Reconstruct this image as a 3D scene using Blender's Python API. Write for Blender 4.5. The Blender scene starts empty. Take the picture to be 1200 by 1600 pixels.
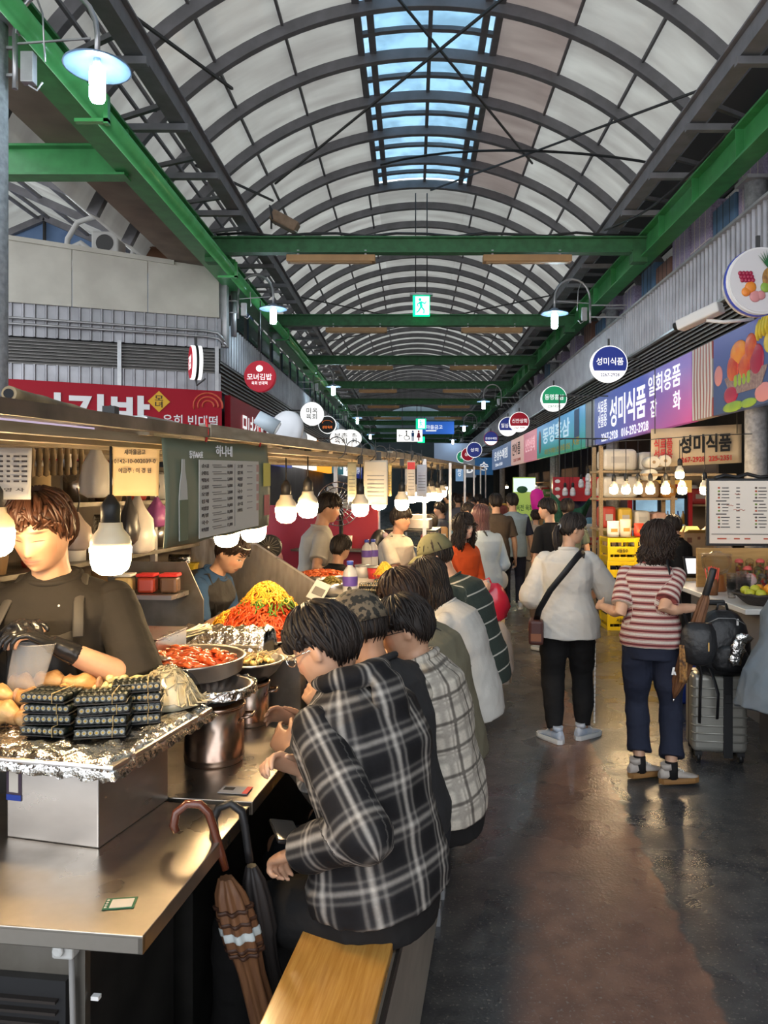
import bpy, math, random
import numpy as np
from mathutils import Vector, Matrix, noise as mnoise
R = math.radians
C = bpy.context.scene.collection
SC = bpy.context.scene
rnd = random.Random(7)

# ------------------------------------------------------------------ camera, sky, exposure
CAMZ = 1.75
cam_d = bpy.data.cameras.new('camera'); cam = bpy.data.objects.new('camera', cam_d); C.objects.link(cam)
cam.location = (0, 0, CAMZ); cam.rotation_euler = (R(90), 0, 0)
cam_d.sensor_width = 36; cam_d.sensor_fit = 'AUTO'; cam_d.lens = 27.0
cam_d.shift_x = -45/1600; cam_d.shift_y = -35/1600
cam_d.clip_start = .05; cam_d.clip_end = 400
SC.camera = cam
SC.view_settings.view_transform = 'Standard'; SC.view_settings.look = 'None'
SC.view_settings.gamma = 1; SC.view_settings.use_curve_mapping = False
SC.view_settings.exposure = 1.22
cy = SC.cycles
cy.max_bounces = 7; cy.diffuse_bounces = 3; cy.glossy_bounces = 3; cy.transmission_bounces = 4
cy.transparent_max_bounces = 10; cy.caustics_reflective = False; cy.caustics_refractive = False
cy.sample_clamp_indirect = 3.0; cy.use_denoising = True
SKY = 1.35           # overcast sky
LAMP = 54.0         # warm bulbs over the stalls
LED = 30.0          # cool lamps on the goosenecks
wd = bpy.data.worlds.new('sky'); SC.world = wd; wd.use_nodes = True
nt = wd.node_tree; nt.nodes.clear()
wo = nt.nodes.new('ShaderNodeOutputWorld'); bg = nt.nodes.new('ShaderNodeBackground')
tc = nt.nodes.new('ShaderNodeTexCoord'); sp = nt.nodes.new('ShaderNodeSeparateXYZ'); cr = nt.nodes.new('ShaderNodeValToRGB')
cn = nt.nodes.new('ShaderNodeTexNoise'); cn.inputs['Scale'].default_value = 3; cn.inputs['Detail'].default_value = 5
mxw = nt.nodes.new('ShaderNodeMix'); mxw.data_type = 'RGBA'
nt.links.new(tc.outputs['Generated'], sp.inputs[0]); nt.links.new(sp.outputs['Z'], cr.inputs[0])
nt.links.new(tc.outputs['Generated'], cn.inputs['Vector'])
cr.color_ramp.elements[0].position = 0.0; cr.color_ramp.elements[0].color = (.95, .96, 1.0, 1)
cr.color_ramp.elements[1].position = 0.7; cr.color_ramp.elements[1].color = (.80, .90, 1.0, 1)
nt.links.new(cn.outputs[0], mxw.inputs[0]); nt.links.new(cr.outputs[0], mxw.inputs[6])
mxw.inputs[7].default_value = (.82, .88, .93, 1)
mm = nt.nodes.new('ShaderNodeMath'); mm.operation = 'MULTIPLY'; mm.inputs[1].default_value = .35
nt.links.new(cn.outputs[0], mm.inputs[0]); nt.links.new(mm.outputs[0], mxw.inputs[0])
nt.links.new(mxw.outputs[2], bg.inputs[0]); bg.inputs[1].default_value = SKY
nt.links.new(bg.outputs[0], wo.inputs[0])

# ------------------------------------------------------------------ materials
MATS = {}
def mat(name, col=(.5, .5, .5), rough=.5, metal=0., noise=None, bump=None, col2=None, emit=0., emit_col=None,
        spec=None, coat=0., trans=0., ior=1.45, alpha=1., stretch=None, sheen=0., aniso=0., coords='Object', rough2=None, sss=0.):
    if name in MATS: return MATS[name]
    m = bpy.data.materials.new(name); m.use_nodes = True; MATS[name] = m
    n = m.node_tree.nodes; l = m.node_tree.links; b = n['Principled BSDF']
    b.inputs['Base Color'].default_value = (*col, 1); b.inputs['Roughness'].default_value = rough
    b.inputs['Metallic'].default_value = metal
    if spec is not None: b.inputs['Specular IOR Level'].default_value = spec
    if coat: b.inputs['Coat Weight'].default_value = coat; b.inputs['Coat Roughness'].default_value = .12
    if trans: b.inputs['Transmission Weight'].default_value = trans
    b.inputs['IOR'].default_value = ior; b.inputs['Alpha'].default_value = alpha
    if sheen: b.inputs['Sheen Weight'].default_value = sheen
    if aniso: b.inputs['Anisotropic'].default_value = aniso
    if sss:
        b.inputs['Subsurface Weight'].default_value = sss; b.inputs['Subsurface Radius'].default_value = (.01, .004, .002)
    if emit:
        b.inputs['Emission Color'].default_value = (*(emit_col or col), 1); b.inputs['Emission Strength'].default_value = emit
    if noise or bump:
        t = n.new('ShaderNodeTexCoord'); mp = n.new('ShaderNodeMapping'); l.new(t.outputs[coords], mp.inputs[0])
        if stretch: mp.inputs['Scale'].default_value = stretch
    if noise:
        x = n.new('ShaderNodeTexNoise'); x.inputs['Scale'].default_value = noise; x.inputs['Detail'].default_value = 4
        l.new(mp.outputs[0], x.inputs['Vector'])
        r = n.new('ShaderNodeValToRGB'); r.color_ramp.elements[0].position = .32; r.color_ramp.elements[1].position = .68
        r.color_ramp.elements[0].color = (*col, 1); r.color_ramp.elements[1].color = (*(col2 or [c*.7 for c in col]), 1)
        l.new(x.outputs[0], r.inputs[0]); l.new(r.outputs[0], b.inputs['Base Color'])
        if rough2 is not None:
            q = n.new('ShaderNodeMapRange'); q.inputs[1].default_value = .35; q.inputs[2].default_value = .65
            q.inputs[3].default_value = rough; q.inputs[4].default_value = rough2
            l.new(x.outputs[0], q.inputs[0]); l.new(q.outputs[0], b.inputs['Roughness'])
    if bump:
        x = n.new('ShaderNodeTexNoise'); x.inputs['Scale'].default_value = bump[0]; x.inputs['Detail'].default_value = 3
        l.new(mp.outputs[0], x.inputs['Vector'])
        bb = n.new('ShaderNodeBump'); bb.inputs['Strength'].default_value = bump[1]; bb.inputs['Distance'].default_value = bump[2] if len(bump) > 2 else .01
        l.new(x.outputs[0], bb.inputs['Height']); l.new(bb.outputs[0], b.inputs['Normal'])
    return m

# ------------------------------------------------------------------ mesh building
def frame_of(d):
    d = d.normalized(); up = Vector((0, 0, 1)) if abs(d.z) < .95 else Vector((0, 1, 0))
    a = d.cross(up).normalized(); return a, a.cross(d).normalized()

class MB:
    def __init__(s): s.v = []; s.f = []; s.sm = []
    def add(s, vs, fs, smooth=False):
        o = len(s.v); s.v += [tuple(v) for v in vs]; s.f += [tuple(i+o for i in f) for f in fs]; s.sm += [smooth]*len(fs); return s
    def box(s, c, d, rot=None, taper=1.0):
        x, y, z = [q/2 for q in d]; c = Vector(c)
        p = [(-x, -y, -z), (x, -y, -z), (x, y, -z), (-x, y, -z), (-x*taper, -y*taper, z), (x*taper, -y*taper, z), (x*taper, y*taper, z), (-x*taper, y*taper, z)]
        M = (rot if isinstance(rot, Matrix) else Matrix.Rotation(rot, 3, 'Z')) if rot is not None else Matrix.Identity(3)
        return s.add([c + M @ Vector(q) for q in p], [(0, 3, 2, 1), (4, 5, 6, 7), (0, 1, 5, 4), (1, 2, 6, 5), (2, 3, 7, 6), (3, 0, 4, 7)])
    def bar(s, a, b, w, h=None, up=None):
        a = Vector(a); b = Vector(b); d = (b-a); h = h or w
        u = Vector(up) if up else (Vector((0, 0, 1)) if abs(d.normalized().z) < .95 else Vector((0, 1, 0)))
        x = d.cross(u).normalized(); z = x.cross(d).normalized(); q = []
        for p in (a, b):
            for i, j in ((-1, -1), (1, -1), (1, 1), (-1, 1)): q.append(p + x*(w/2*i) + z*(h/2*j))
        return s.add(q, [(0, 3, 2, 1), (4, 5, 6, 7), (0, 1, 5, 4), (1, 2, 6, 5), (2, 3, 7, 6), (3, 0, 4, 7)])
    def rings(s, rings, cap=True, smooth=True, closed=False):
        n = len(rings[0]); vs = [v for r in rings for v in r]; fs = []; m = len(rings)
        for i in range(m if closed else m-1):
            for j in range(n):
                k = (j+1) % n; i2 = (i+1) % m
                fs.append((i*n+j, i*n+k, i2*n+k, i2*n+j))
        s.add(vs, fs, smooth)
        if cap and not closed:
            o = len(s.v)-len(vs)
            s.f += [tuple(o+j for j in reversed(range(n))), tuple(o+(m-1)*n+j for j in range(n))]; s.sm += [False, False]
        return s
    def tube(s, pts, r, n=8, cap=True, smooth=True, closed=False, flat=1.0):
        pts = [Vector(p) for p in pts]; rs = r if isinstance(r, (list, tuple)) else [r]*len(pts); out = []; pa = None
        for i, p in enumerate(pts):
            if closed: d = pts[(i+1) % len(pts)]-pts[i-1]
            else: d = pts[min(i+1, len(pts)-1)]-pts[max(i-1, 0)]
            if d.length < 1e-9: d = Vector((0, 0, 1))
            d.normalize()
            if pa is None: a, b = frame_of(d)
            else:
                a = pa - d*pa.dot(d)
                if a.length < 1e-6: a, b = frame_of(d)
                a.normalize(); b = a.cross(d).normalized()
            pa = a
            out.append([p + a*(rs[i]*math.cos(2*math.pi*j/n)) + b*(rs[i]*flat*math.sin(2*math.pi*j/n)) for j in range(n)])
        return s.rings(out, cap, smooth, closed)
    def cyl(s, a, b, r0, r1=None, n=16, smooth=True): return s.tube([a, b], [r0, r0 if r1 is None else r1], n, True, smooth)
    def lathe(s, prof, c=(0, 0, 0), n=24, smooth=True, sx=1., sy=1.):
        c = Vector(c); rr = [[c+Vector((r*sx*math.cos(2*math.pi*j/n), r*sy*math.sin(2*math.pi*j/n), z)) for j in range(n)] for r, z in prof]
        return s.rings(rr, True, smooth)
    def ball(s, c, r, n=12, m=8, rot=None):
        if not isinstance(r, (tuple, list)): r = (r, r, r)
        c = Vector(c); vs = []; fs = []; M = rot if rot is not None else Matrix.Identity(3)
        vs.append(c+M @ Vector((0, 0, r[2])))
        for i in range(1, m):
            t = math.pi*i/m
            for j in range(n):
                p = 2*math.pi*j/n; vs.append(c+M @ Vector((r[0]*math.sin(t)*math.cos(p), r[1]*math.sin(t)*math.sin(p), r[2]*math.cos(t))))
        vs.append(c+M @ Vector((0, 0, -r[2])))
        for j in range(n):
            k = (j+1) % n; fs.append((0, 1+j, 1+k)); e = 1+(m-2)*n; fs.append((e+k, e+j, len(vs)-1))
            for i in range(m-2): fs.append((1+i*n+j, 1+(i+1)*n+j, 1+(i+1)*n+k, 1+i*n+k))
        return s.add(vs, fs, True)
    def prism(s, poly, o, ex, ey, ez):
        """polygon in the (ex, ey) plane at o, extruded along ez (a vector with its length)"""
        o, ex, ey, ez = Vector(o), Vector(ex), Vector(ey), Vector(ez); n = len(poly)
        a = [o+ex*x+ey*y for x, y in poly]; b = [p+ez for p in a]
        return s.add(a+b, [tuple(reversed(range(n))), tuple(range(n, 2*n))]+[(i, (i+1) % n, n+(i+1) % n, n+i) for i in range(n)])
    def grid(s, fn, nu, nv, smooth=True):
        vs = [fn(i/nu, j/nv) for j in range(nv+1) for i in range(nu+1)]; w = nu+1
        return s.add(vs, [(j*w+i, j*w+i+1, (j+1)*w+i+1, (j+1)*w+i) for j in range(nv) for i in range(nu)], smooth)
    def sheet(s, fn, nu, nv, th=.002):
        """a grid with real thickness (thin cloth, paper, foil)"""
        vs = [Vector(fn(i/nu, j/nv)) for j in range(nv+1) for i in range(nu+1)]; w = nu+1; k = len(vs); ns = []
        for j in range(nv+1):
            for i in range(nu+1):
                a = vs[j*w+min(i+1, nu)]-vs[j*w+max(i-1, 0)]; b = vs[min(j+1, nv)*w+i]-vs[max(j-1, 0)*w+i]
                q = a.cross(b); ns.append(q.normalized() if q.length > 1e-12 else Vector((0, 0, 1)))
        F = [(j*w+i, j*w+i+1, (j+1)*w+i+1, (j+1)*w+i) for j in range(nv) for i in range(nu)]
        allv = vs+[v-n*th for v, n in zip(vs, ns)]
        fs = F+[tuple(reversed([i+k for i in f])) for f in F]
        edge = [i for i in range(w)]+[j*w+nu for j in range(1, nv+1)]+[nv*w+i for i in range(nu-1, -1, -1)]+[j*w for j in range(nv-1, 0, -1)]
        for a, b in zip(edge, edge[1:]+edge[:1]): fs.append((b, a, a+k, b+k))
        return s.add(allv, fs, True)
    def build(s, name, m, parent=None, bevel=0, seg=2, loc=None):
        me = bpy.data.meshes.new(name); me.from_pydata(s.v, [], s.f); me.polygons.foreach_set('use_smooth', s.sm); me.update()
        o = bpy.data.objects.new(name, me); C.objects.link(o)
        for q in (m if isinstance(m, (list, tuple)) else [m]): me.materials.append(q)
        if parent is not None: o.parent = parent
        if loc is not None: o.location = loc
        if bevel:
            b = o.modifiers.new('bevel', 'BEVEL'); b.width = bevel; b.segments = seg; b.limit_method = 'ANGLE'; b.angle_limit = R(40)
        return o

def thing(name, label, cat, loc=(0, 0, 0), rz=0., group=None):
    o = bpy.data.objects.new(name, None); C.objects.link(o); o.empty_display_size = .1
    o.location = loc; o.rotation_euler = (0, 0, rz); o['label'] = label; o['category'] = cat
    if group: o['group'] = group
    return o
def tag(o, label, cat, group=None, kind=None):
    o['label'] = label; o['category'] = cat
    if group: o['group'] = group
    if kind: o['kind'] = kind
    return o
def struct(o, label, cat='structure'):
    o['kind'] = 'structure'; o['label'] = label; o['category'] = cat; return o
KIDS = {}
def dup(root, loc, rz=None, label=None, group=None, scale=None):
    r = root.copy(); C.objects.link(r); r.location = loc
    if rz is not None: r.rotation_euler = (0, 0, rz)
    if scale: r.scale = (scale, scale, scale) if not isinstance(scale, tuple) else scale
    if label: r['label'] = label
    if group: r['group'] = group
    if root not in KIDS: KIDS[root] = [(c, list(c.children)) for c in root.children]
    for ch, gs in KIDS[root]:
        c = ch.copy(); C.objects.link(c); c.parent = r
        for g in gs:
            d = g.copy(); C.objects.link(d); d.parent = c
    return r
def at(px, py, D): return Vector(((px-645)/1200*D, D, CAMZ-(py-765)/1200*D))
SL = .125                                    # the stall row runs at a slight angle to the hall
def S(t, y, z=0.): return Vector((t+SL*y, y, z))
SROT = -math.atan(SL)
def rect_text(parent, body, c, right, up, w, h, m, bold=.012, depth=.003, name='lettering', keep=False):
    """raised lettering fitted into a w x h box centred on c"""
    cu = bpy.data.curves.new('t', 'FONT'); cu.body = body; cu.size = 1; cu.align_x = 'CENTER'; cu.offset = bold; cu.resolution_u = 2
    cu.space_line = .95
    o = bpy.data.objects.new('t', cu); C.objects.link(o)
    dg = bpy.context.evaluated_depsgraph_get(); me = bpy.data.meshes.new_from_object(o.evaluated_get(dg))
    bpy.data.objects.remove(o); bpy.data.curves.remove(cu)
    n = len(me.vertices)
    if n == 0: return None
    a = np.empty(n*3); me.vertices.foreach_get('co', a); a = a.reshape(-1, 3); lo = a.min(0); hi = a.max(0); ext = np.maximum(hi-lo, 1e-6)
    sx = w/ext[0]; sy = h/ext[1]
    if keep: sx = sy = min(sx, sy)
    c = Vector(c); right = Vector(right).normalized(); up = Vector(up).normalized(); nrm = right.cross(up)
    mid = (lo+hi)/2; ts = [[v for v in p.vertices] for p in me.polygons]
    P = [c+right*float((q[0]-mid[0])*sx)+up*float((q[1]-mid[1])*sy)+nrm*depth for q in a]
    bpy.data.meshes.remove(me)
    b = MB(); b.add(P, ts)
    k = len(P)
    b.v += [tuple(p-nrm*depth*.9) for p in P]                      # side walls down to the board
    ec = {}
    for f in ts:
        for i in range(len(f)):
            e = (f[i], f[(i+1) % len(f)]); ec[e] = ec.get(e, 0)+1
    for (i, j) in ec:
        if (j, i) not in ec: b.f.append((j, i, i+k, j+k)); b.sm.append(False)
    return b.build(name, m, parent)
def P_(root, name, mb, m, **k): return mb.build(name, m, root, **k)
# ------------------------------------------------------------------ shared materials
m_green = mat('green_paint', (.06, .30, .095), .34, noise=6, col2=(.045, .22, .07), spec=.5)
m_greenD = mat('green_paint_dull', (.04, .16, .06), .6, noise=9, col2=(.03, .11, .04))
m_grey = mat('grey_paint', (.20, .195, .21), .6, noise=5, col2=(.15, .147, .155))
m_rod = mat('dark_rod', (.05, .05, .05), .6)
m_steel = mat('brushed_steel', (.64, .60, .57), .27, 1., noise=5, col2=(.55, .51, .48), rough2=.36, stretch=(1, 1, 2.5))
m_steelS = mat('counter_steel', (.60, .55, .48), .26, 1., noise=5, col2=(.38, .34, .29), rough2=.42, bump=(9, .08, .004))
m_steelD = mat('grimy_steel', (.27, .25, .22), .42, 1., noise=7, col2=(.16, .145, .12), rough2=.6)
m_alu = mat('foil', (.86, .84, .80), .22, 1., bump=(45, .9, .012))
m_black = mat('black_plastic', (.012, .012, .013), .45)
m_white = mat('white_plastic', (.75, .74, .72), .4)
m_wood = mat('varnished_oak', (.58, .30, .07), .22, noise=7, col2=(.46, .21, .04), stretch=(22, 1.2, 4), coat=.25)
m_woodD = mat('dark_wood', (.13, .07, .035), .5, noise=8, col2=(.07, .035, .02), stretch=(8, 1, 8))
m_woodP = mat('pale_wood', (.50, .36, .20), .6, noise=6, col2=(.36, .24, .12), stretch=(12, 2, 12))
m_bamboo = mat('weathered_bamboo', (.34, .25, .13), .6, noise=10, col2=(.12, .08, .045), stretch=(1, 1, 1))
m_galv = mat('galvanised', (.50, .50, .51), .38, .7, noise=5, col2=(.36, .36, .37))
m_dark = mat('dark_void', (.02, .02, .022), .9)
m_pole = mat('speckled_pole', (.30, .30, .31), .6, noise=22, col2=(.18, .18, .19), bump=(40, .3))
m_chrome = mat('chrome', (.8, .8, .8), .08, 1.)

# ------------------------------------------------------------------ floor
def floor_mat():
    m = bpy.data.materials.new('wet_asphalt'); m.use_nodes = True; n = m.node_tree.nodes; l = m.node_tree.links; b = n['Principled BSDF']
    t = n.new('ShaderNodeTexCoord'); s = n.new('ShaderNodeSeparateXYZ'); l.new(t.outputs['Object'], s.inputs[0])
    def M(op, a, bb=None, c=None):
        x = n.new('ShaderNodeMath'); x.operation = op
        for i, q in enumerate((a, bb, c)):
            if q is None: continue
            if isinstance(q, (int, float)): x.inputs[i].default_value = q
            else: l.new(q, x.inputs[i])
        return x.outputs[0]
    def N(scale, detail=4, stretch=None):
        x = n.new('ShaderNodeTexNoise'); x.inputs['Scale'].default_value = scale; x.inputs['Detail'].default_value = detail
        if stretch:
            mp = n.new('ShaderNodeMapping'); mp.inputs['Scale'].default_value = stretch; l.new(t.outputs['Object'], mp.inputs[0]); l.new(mp.outputs[0], x.inputs['Vector'])
        else: l.new(t.outputs['Object'], x.inputs['Vector'])
        return x.outputs[0]
    def sm(x, a, bb):
        q = n.new('ShaderNodeMapRange'); q.interpolation_type = 'SMOOTHSTEP'; l.new(x, q.inputs[0]); q.inputs[1].default_value = a; q.inputs[2].default_value = bb; return q.outputs[0]
    def mix(f, a, bb):
        q = n.new('ShaderNodeMix'); q.data_type = 'RGBA'; l.new(f, q.inputs[0])
        for i, c in ((6, a), (7, bb)):
            if isinstance(c, tuple): q.inputs[i].default_value = (*c, 1)
            else: l.new(c, q.inputs[i])
        return q.outputs[2]
    n1 = N(1.6); n2 = N(9); n3 = N(75, 2); n4 = N(2.4, 3)
    wob = M('MULTIPLY', M('SUBTRACT', n2, .5), .10)
    edge = M('SUBTRACT', M('ADD', s.outputs['X'], wob), M('MULTIPLY', s.outputs['Y'], .07))   # right edge of the red band
    right = sm(edge, .845, .875)
    left = sm(M('ADD', M('SUBTRACT', s.outputs['X'], M('MULTIPLY', s.outputs['Y'], .22)), M('MULTIPLY', M('SUBTRACT', n1, .5), .35)), -.31, -.15)
    near = sm(s.outputs['Y'], 7.2, 7.0)
    band = M('MULTIPLY', M('MULTIPLY', left, M('SUBTRACT', 1., right)), near)
    asp = mix(sm(n2, .35, .7), (.042, .042, .045), (.078, .076, .074))
    red = mix(sm(n2, .3, .7), (.24, .125, .085), (.16, .082, .058))
    col = mix(band, asp, red)
    farc = mix(sm(n1, .35, .65), (.10, .085, .07), (.065, .055, .048))
    col = mix(M('MULTIPLY', sm(s.outputs['Y'], 7.0, 7.2), sm(s.outputs['X'], .9, 1.1)), col, farc)
    speck = sm(n3, .60, .70)
    col = mix(M('MULTIPLY', speck, .55), col, (.30, .26, .22))
    spots = sm(N(3.1, 1), .76, .79)
    col = mix(M('MULTIPLY', spots, .6), col, (.02, .02, .02))
    l.new(col, b.inputs['Base Color'])
    wet = sm(n4, .30, .72)
    rg = n.new('ShaderNodeMapRange'); l.new(wet, rg.inputs[0]); rg.inputs[3].default_value = .20; rg.inputs[4].default_value = .38
    l.new(rg.outputs[0], b.inputs['Roughness'])
    hgt = M('ADD', M('MULTIPLY', n3, .55), M('MULTIPLY', N(26, 3), .45))
    bp = n.new('ShaderNodeBump'); bp.inputs['Strength'].default_value = .22; bp.inputs['Distance'].default_value = .012
    l.new(hgt, bp.inputs['Height']); l.new(bp.outputs[0], b.inputs['Normal'])
    b.inputs['Specular IOR Level'].default_value = .6
    return m
m_floor = floor_mat()
fl = MB(); fl.box((-2, 34, -.05), (26, 82, .1)); struct(fl.build('floor', m_floor), 'wet dark asphalt floor with a red brown band', 'floor')

# ------------------------------------------------------------------ vaulted roof
XC, RA, ZC = .22, 5.17, 3.33
Y0, DY, NA = 2.985, 1.2625, 47
AMAX = 64.5
def arc(a, y, r=RA): return Vector((XC+r*math.sin(R(a)), y, ZC+r*math.cos(R(a))))
def panel_mat(name, a, b_, tr=.62):
    m = bpy.data.materials.new(name); m.use_nodes = True; n = m.node_tree.nodes; l = m.node_tree.links; n.clear()
    o = n.new('ShaderNodeOutputMaterial'); d = n.new('ShaderNodeBsdfDiffuse'); t = n.new('ShaderNodeBsdfTranslucent'); g = n.new('ShaderNodeBsdfGlossy'); x = n.new('ShaderNodeMixShader'); y = n.new('ShaderNodeMixShader')
    tc = n.new('ShaderNodeTexCoord'); no = n.new('ShaderNodeTexNoise'); no.inputs['Scale'].default_value = .9; no.inputs['Detail'].default_value = 6
    mp = n.new('ShaderNodeMapping'); mp.inputs['Scale'].default_value = (1, 3.5, 1); l.new(tc.outputs['Object'], mp.inputs[0]); l.new(mp.outputs[0], no.inputs['Vector'])
    cr = n.new('ShaderNodeValToRGB'); cr.color_ramp.elements[0].position = .3; cr.color_ramp.elements[1].position = .7
    cr.color_ramp.elements[0].color = (*a, 1); cr.color_ramp.elements[1].color = (*b_, 1); l.new(no.outputs[0], cr.inputs[0])
    l.new(cr.outputs[0], d.inputs[0]); l.new(cr.outputs[0], t.inputs[0]); g.inputs['Roughness'].default_value = .25
    x.inputs[0].default_value = tr; l.new(d.outputs[0], x.inputs[1]); l.new(t.outputs[0], x.inputs[2])
    y.inputs[0].default_value = .05; l.new(x.outputs[0], y.inputs[1]); l.new(g.outputs[0], y.inputs[2]); l.new(y.outputs[0], o.inputs[0])
    return m
m_fib = panel_mat('aged_fibreglass', (.66, .65, .61), (.52, .50, .47))
m_fibP = panel_mat('pink_stained_fibreglass', (.60, .54, .50), (.48, .42, .39), .55)
def tint_glass(name, col, f=1.0):
    m = bpy.data.materials.new(name); m.use_nodes = True; n = m.node_tree.nodes; l = m.node_tree.links; n.clear()
    o = n.new('ShaderNodeOutputMaterial'); t = n.new('ShaderNodeBsdfTransparent'); g = n.new('ShaderNodeBsdfGlossy'); x = n.new('ShaderNodeMixShader')
    g.inputs['Roughness'].default_value = .05; t.inputs[0].default_value = (*col, 1);x.inputs[0].default_value = .05
    no = n.new('ShaderNodeTexNoise'); no.inputs['Scale'].default_value = 2.5; no.inputs['Detail'].default_value = 6; tc = n.new('ShaderNodeTexCoord')
    l.new(tc.outputs['Object'], no.inputs['Vector']); cr = n.new('ShaderNodeValToRGB'); cr.color_ramp.elements[0].position = .35; cr.color_ramp.elements[1].position = .62
    cr.color_ramp.elements[0].color = (*[c*.78 for c in col], 1); cr.color_ramp.elements[1].color = (*col, 1); l.new(no.outputs[0], cr.inputs[0]); l.new(cr.outputs[0], t.inputs[0])
    l.new(t.outputs[0], x.inputs[1]); l.new(g.outputs[0], x.inputs[2]); l.new(x.outputs[0], o.inputs[0]); return m
m_sky = tint_glass('blue_polycarbonate', (.44, .58, .66))
roof = MB(); pink = MB(); YE = Y0+DY*(NA-1)
SKA = math.degrees(math.asin(1.0/RA)); SY0, SY1 = Y0-6, Y0+DY*11
A1 = [SKA+11.6*k for k in range(6)]; A1[-1] = AMAX
def strip(b, a0, a1, y0, y1, n=4, r=RA+.06):
    def fn(u, v): return arc(a0+(a1-a0)*u, y0+(y1-y0)*v, r)
    b.sheet(fn, n, 1, -.012)
for sgn in (-1, 1):
    for k in range(5):
        q = sgn > 0 and k == 0
        if q: strip(pink, A1[0], A1[1], SY0, SY1)
        strip(roof, sgn*A1[k], sgn*A1[k+1], SY1 if q else SY0, YE)
strip(roof, -SKA, SKA, SY1, YE)
ceil = struct(roof.build('ceiling', m_fib), 'barrel vault of aged translucent sheets over the hall', 'ceiling')
pink.build('stained_panel', m_fibP, ceil)
sk = MB(); strip(sk, -SKA, SKA, SY0, SY1, 6, RA+.10)
win = struct(sk.build('window_1', m_sky), 'blue skylight strip along the crown of the vault', 'window')
sf = MB()
for a in (-SKA, -SKA*.82, 0.4, SKA*.82, SKA):
    w = .06 if abs(a) < 5 else .10
    sf.bar(arc(a, SY0, RA+.03), arc(a, SY1, RA+.03), w, .08)
yy = Y0-.55
while yy < SY1:
    for k in range(6): sf.bar(arc(-SKA+k*SKA/3, yy, RA+.02), arc(-SKA+(k+1)*SKA/3, yy, RA+.02), .09, .06)
    yy += DY
sf.build('window_frame', m_grey, win)
def arch_mb():
    b = MB(); n = 44; rr = []
    for i in range(n+1):
        a = -AMAX+2*AMAX*i/n; rr.append([arc(a, -.055, RA+.03), arc(a, .055, RA+.03), arc(a, .055, RA-.13), arc(a, -.055, RA-.13)])
    return b.rings(rr, True, False)
ar0 = arch_mb().build('arch_rib', m_grey, ceil, bevel=.006); ar0.location.y = Y0-DY*2
for i in range(-1, NA):
    o = ar0.copy(); C.objects.link(o); o.parent = ceil; o.location.y = Y0+DY*i
bars = MB()
for sgn in (-1, 1):
    for k in range(1, 5): bars.bar(arc(sgn*A1[k], SY0, RA+.02), arc(sgn*A1[k], YE, RA+.02), .035, .05)
    bars.bar(arc(sgn*1.2*(SKA), SY1, RA), arc(sgn*1.2*SKA, YE, RA), .04, .05)
bars.build('glazing_bars', m_grey, ceil)
# purlins, side beams, crossbeams, struts
BL, BR, PZ = -3.08, 3.48, 5.72
for x in (-2.50, 3.02):
    b = MB(); b.box((x, 30, PZ), (.17, 66, .16)); b.box((x, 30, PZ+.10), (.25, 66, .02)); b.build('purlin', m_grey, ceil)
for x, s_ in ((BL, 1), (BR, -1)):
    b = MB(); b.box((x, 30, 5.36), (.04, 66, .34)); b.box((x, 30, 5.53), (.24, 66, .025)); b.box((x, 30, 5.19), (.24, 66, .025))
    for i in range(50): b.box((x+s_*.06, Y0+DY*i, 5.36), (.09, .02, .32))
    b.build('side_beam', m_green, ceil)
b = MB(); b.cyl((BL+.24, -2, 5.17), (BL+.24, 62, 5.17), .085, n=14)
for k in range(9):
    y = 6.9+k*5.05; b.box((BL+.14, y, 5.30), (.36, .06, .05)); b.box((BL+.33, y, 5.16), (.04, .06, .26)); b.box((BL+.2, y, 5.06), (.3, .06, .03))
b.build('green_pipe', mat('pipe_green', (.10, .46, .15), .2, noise=5, col2=(.08, .36, .11), coat=.3), ceil)
st = MB()
for i in range(-1, NA):
    y = Y0+DY*i
    for x0, x1 in ((-2.5, BL), (3.02, BR)):
        st.bar((x0+(.12 if x0 < 0 else -.12), y+.12, PZ-.13), (x1, y+.12, PZ-.13), .07, .07)
for sgn, px_, bx_ in ((-1, -2.62, BL), (1, 3.14, BR)):        # lattice of flat braces between purlin and eave
    for i in range(0, NA-1, 1):
        y = Y0+DY*i
        st.bar((px_, y, PZ+.05), (XC+sgn*4.2, y+DY, 6.1), .05, .05)
        st.bar((XC+sgn*3.7, y, 6.55), (XC+sgn*3.7, y+DY, 6.55), .04, .04)
st.build('eave_lattice', m_grey, ceil)
for k in range(10):
    y = 11.4+k*5.05
    b = MB(); b.box((.2, y, 5.37), (6.56, .03, .22)); b.box((.2, y, 5.48), (6.56, .16, .022)); b.box((.2, y, 5.26), (6.56, .16, .022))
    for s_ in (-3.15, 3.15): b.box((.2+s_, y, 5.2), (.22, .18, .18))
    b.build('crossbeam', m_greenD, ceil)
rods = MB()
def rod(a, b_, y0, y1, r=.016): rods.tube([arc(a+(b_-a)*i/8, y0+(y1-y0)*i/8, RA-.22-.9*math.sin(math.pi*i/8)*0-.02*i % .03) for i in range(9)], r, 6)
rods.bar(arc(-22, 6.8, RA-.16), arc(24, 14.5, RA-.16), .03); rods.bar(arc(30, 6.8, RA-.16), arc(-34, 14.4, RA-.16), .03)
rods.bar(arc(-44, 8.0, RA-.15), arc(-34, 11.0, RA-.15), .035); rods.bar(arc(-46, 12, RA-.15), arc(-36, 15, RA-.15), .035)
rods.bar(arc(46, 9.5, RA-.2), arc(2, 16.8, RA-.2), .028); rods.bar(arc(-48, 15.5, RA-.2), arc(0, 21, RA-.2), .028)
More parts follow.
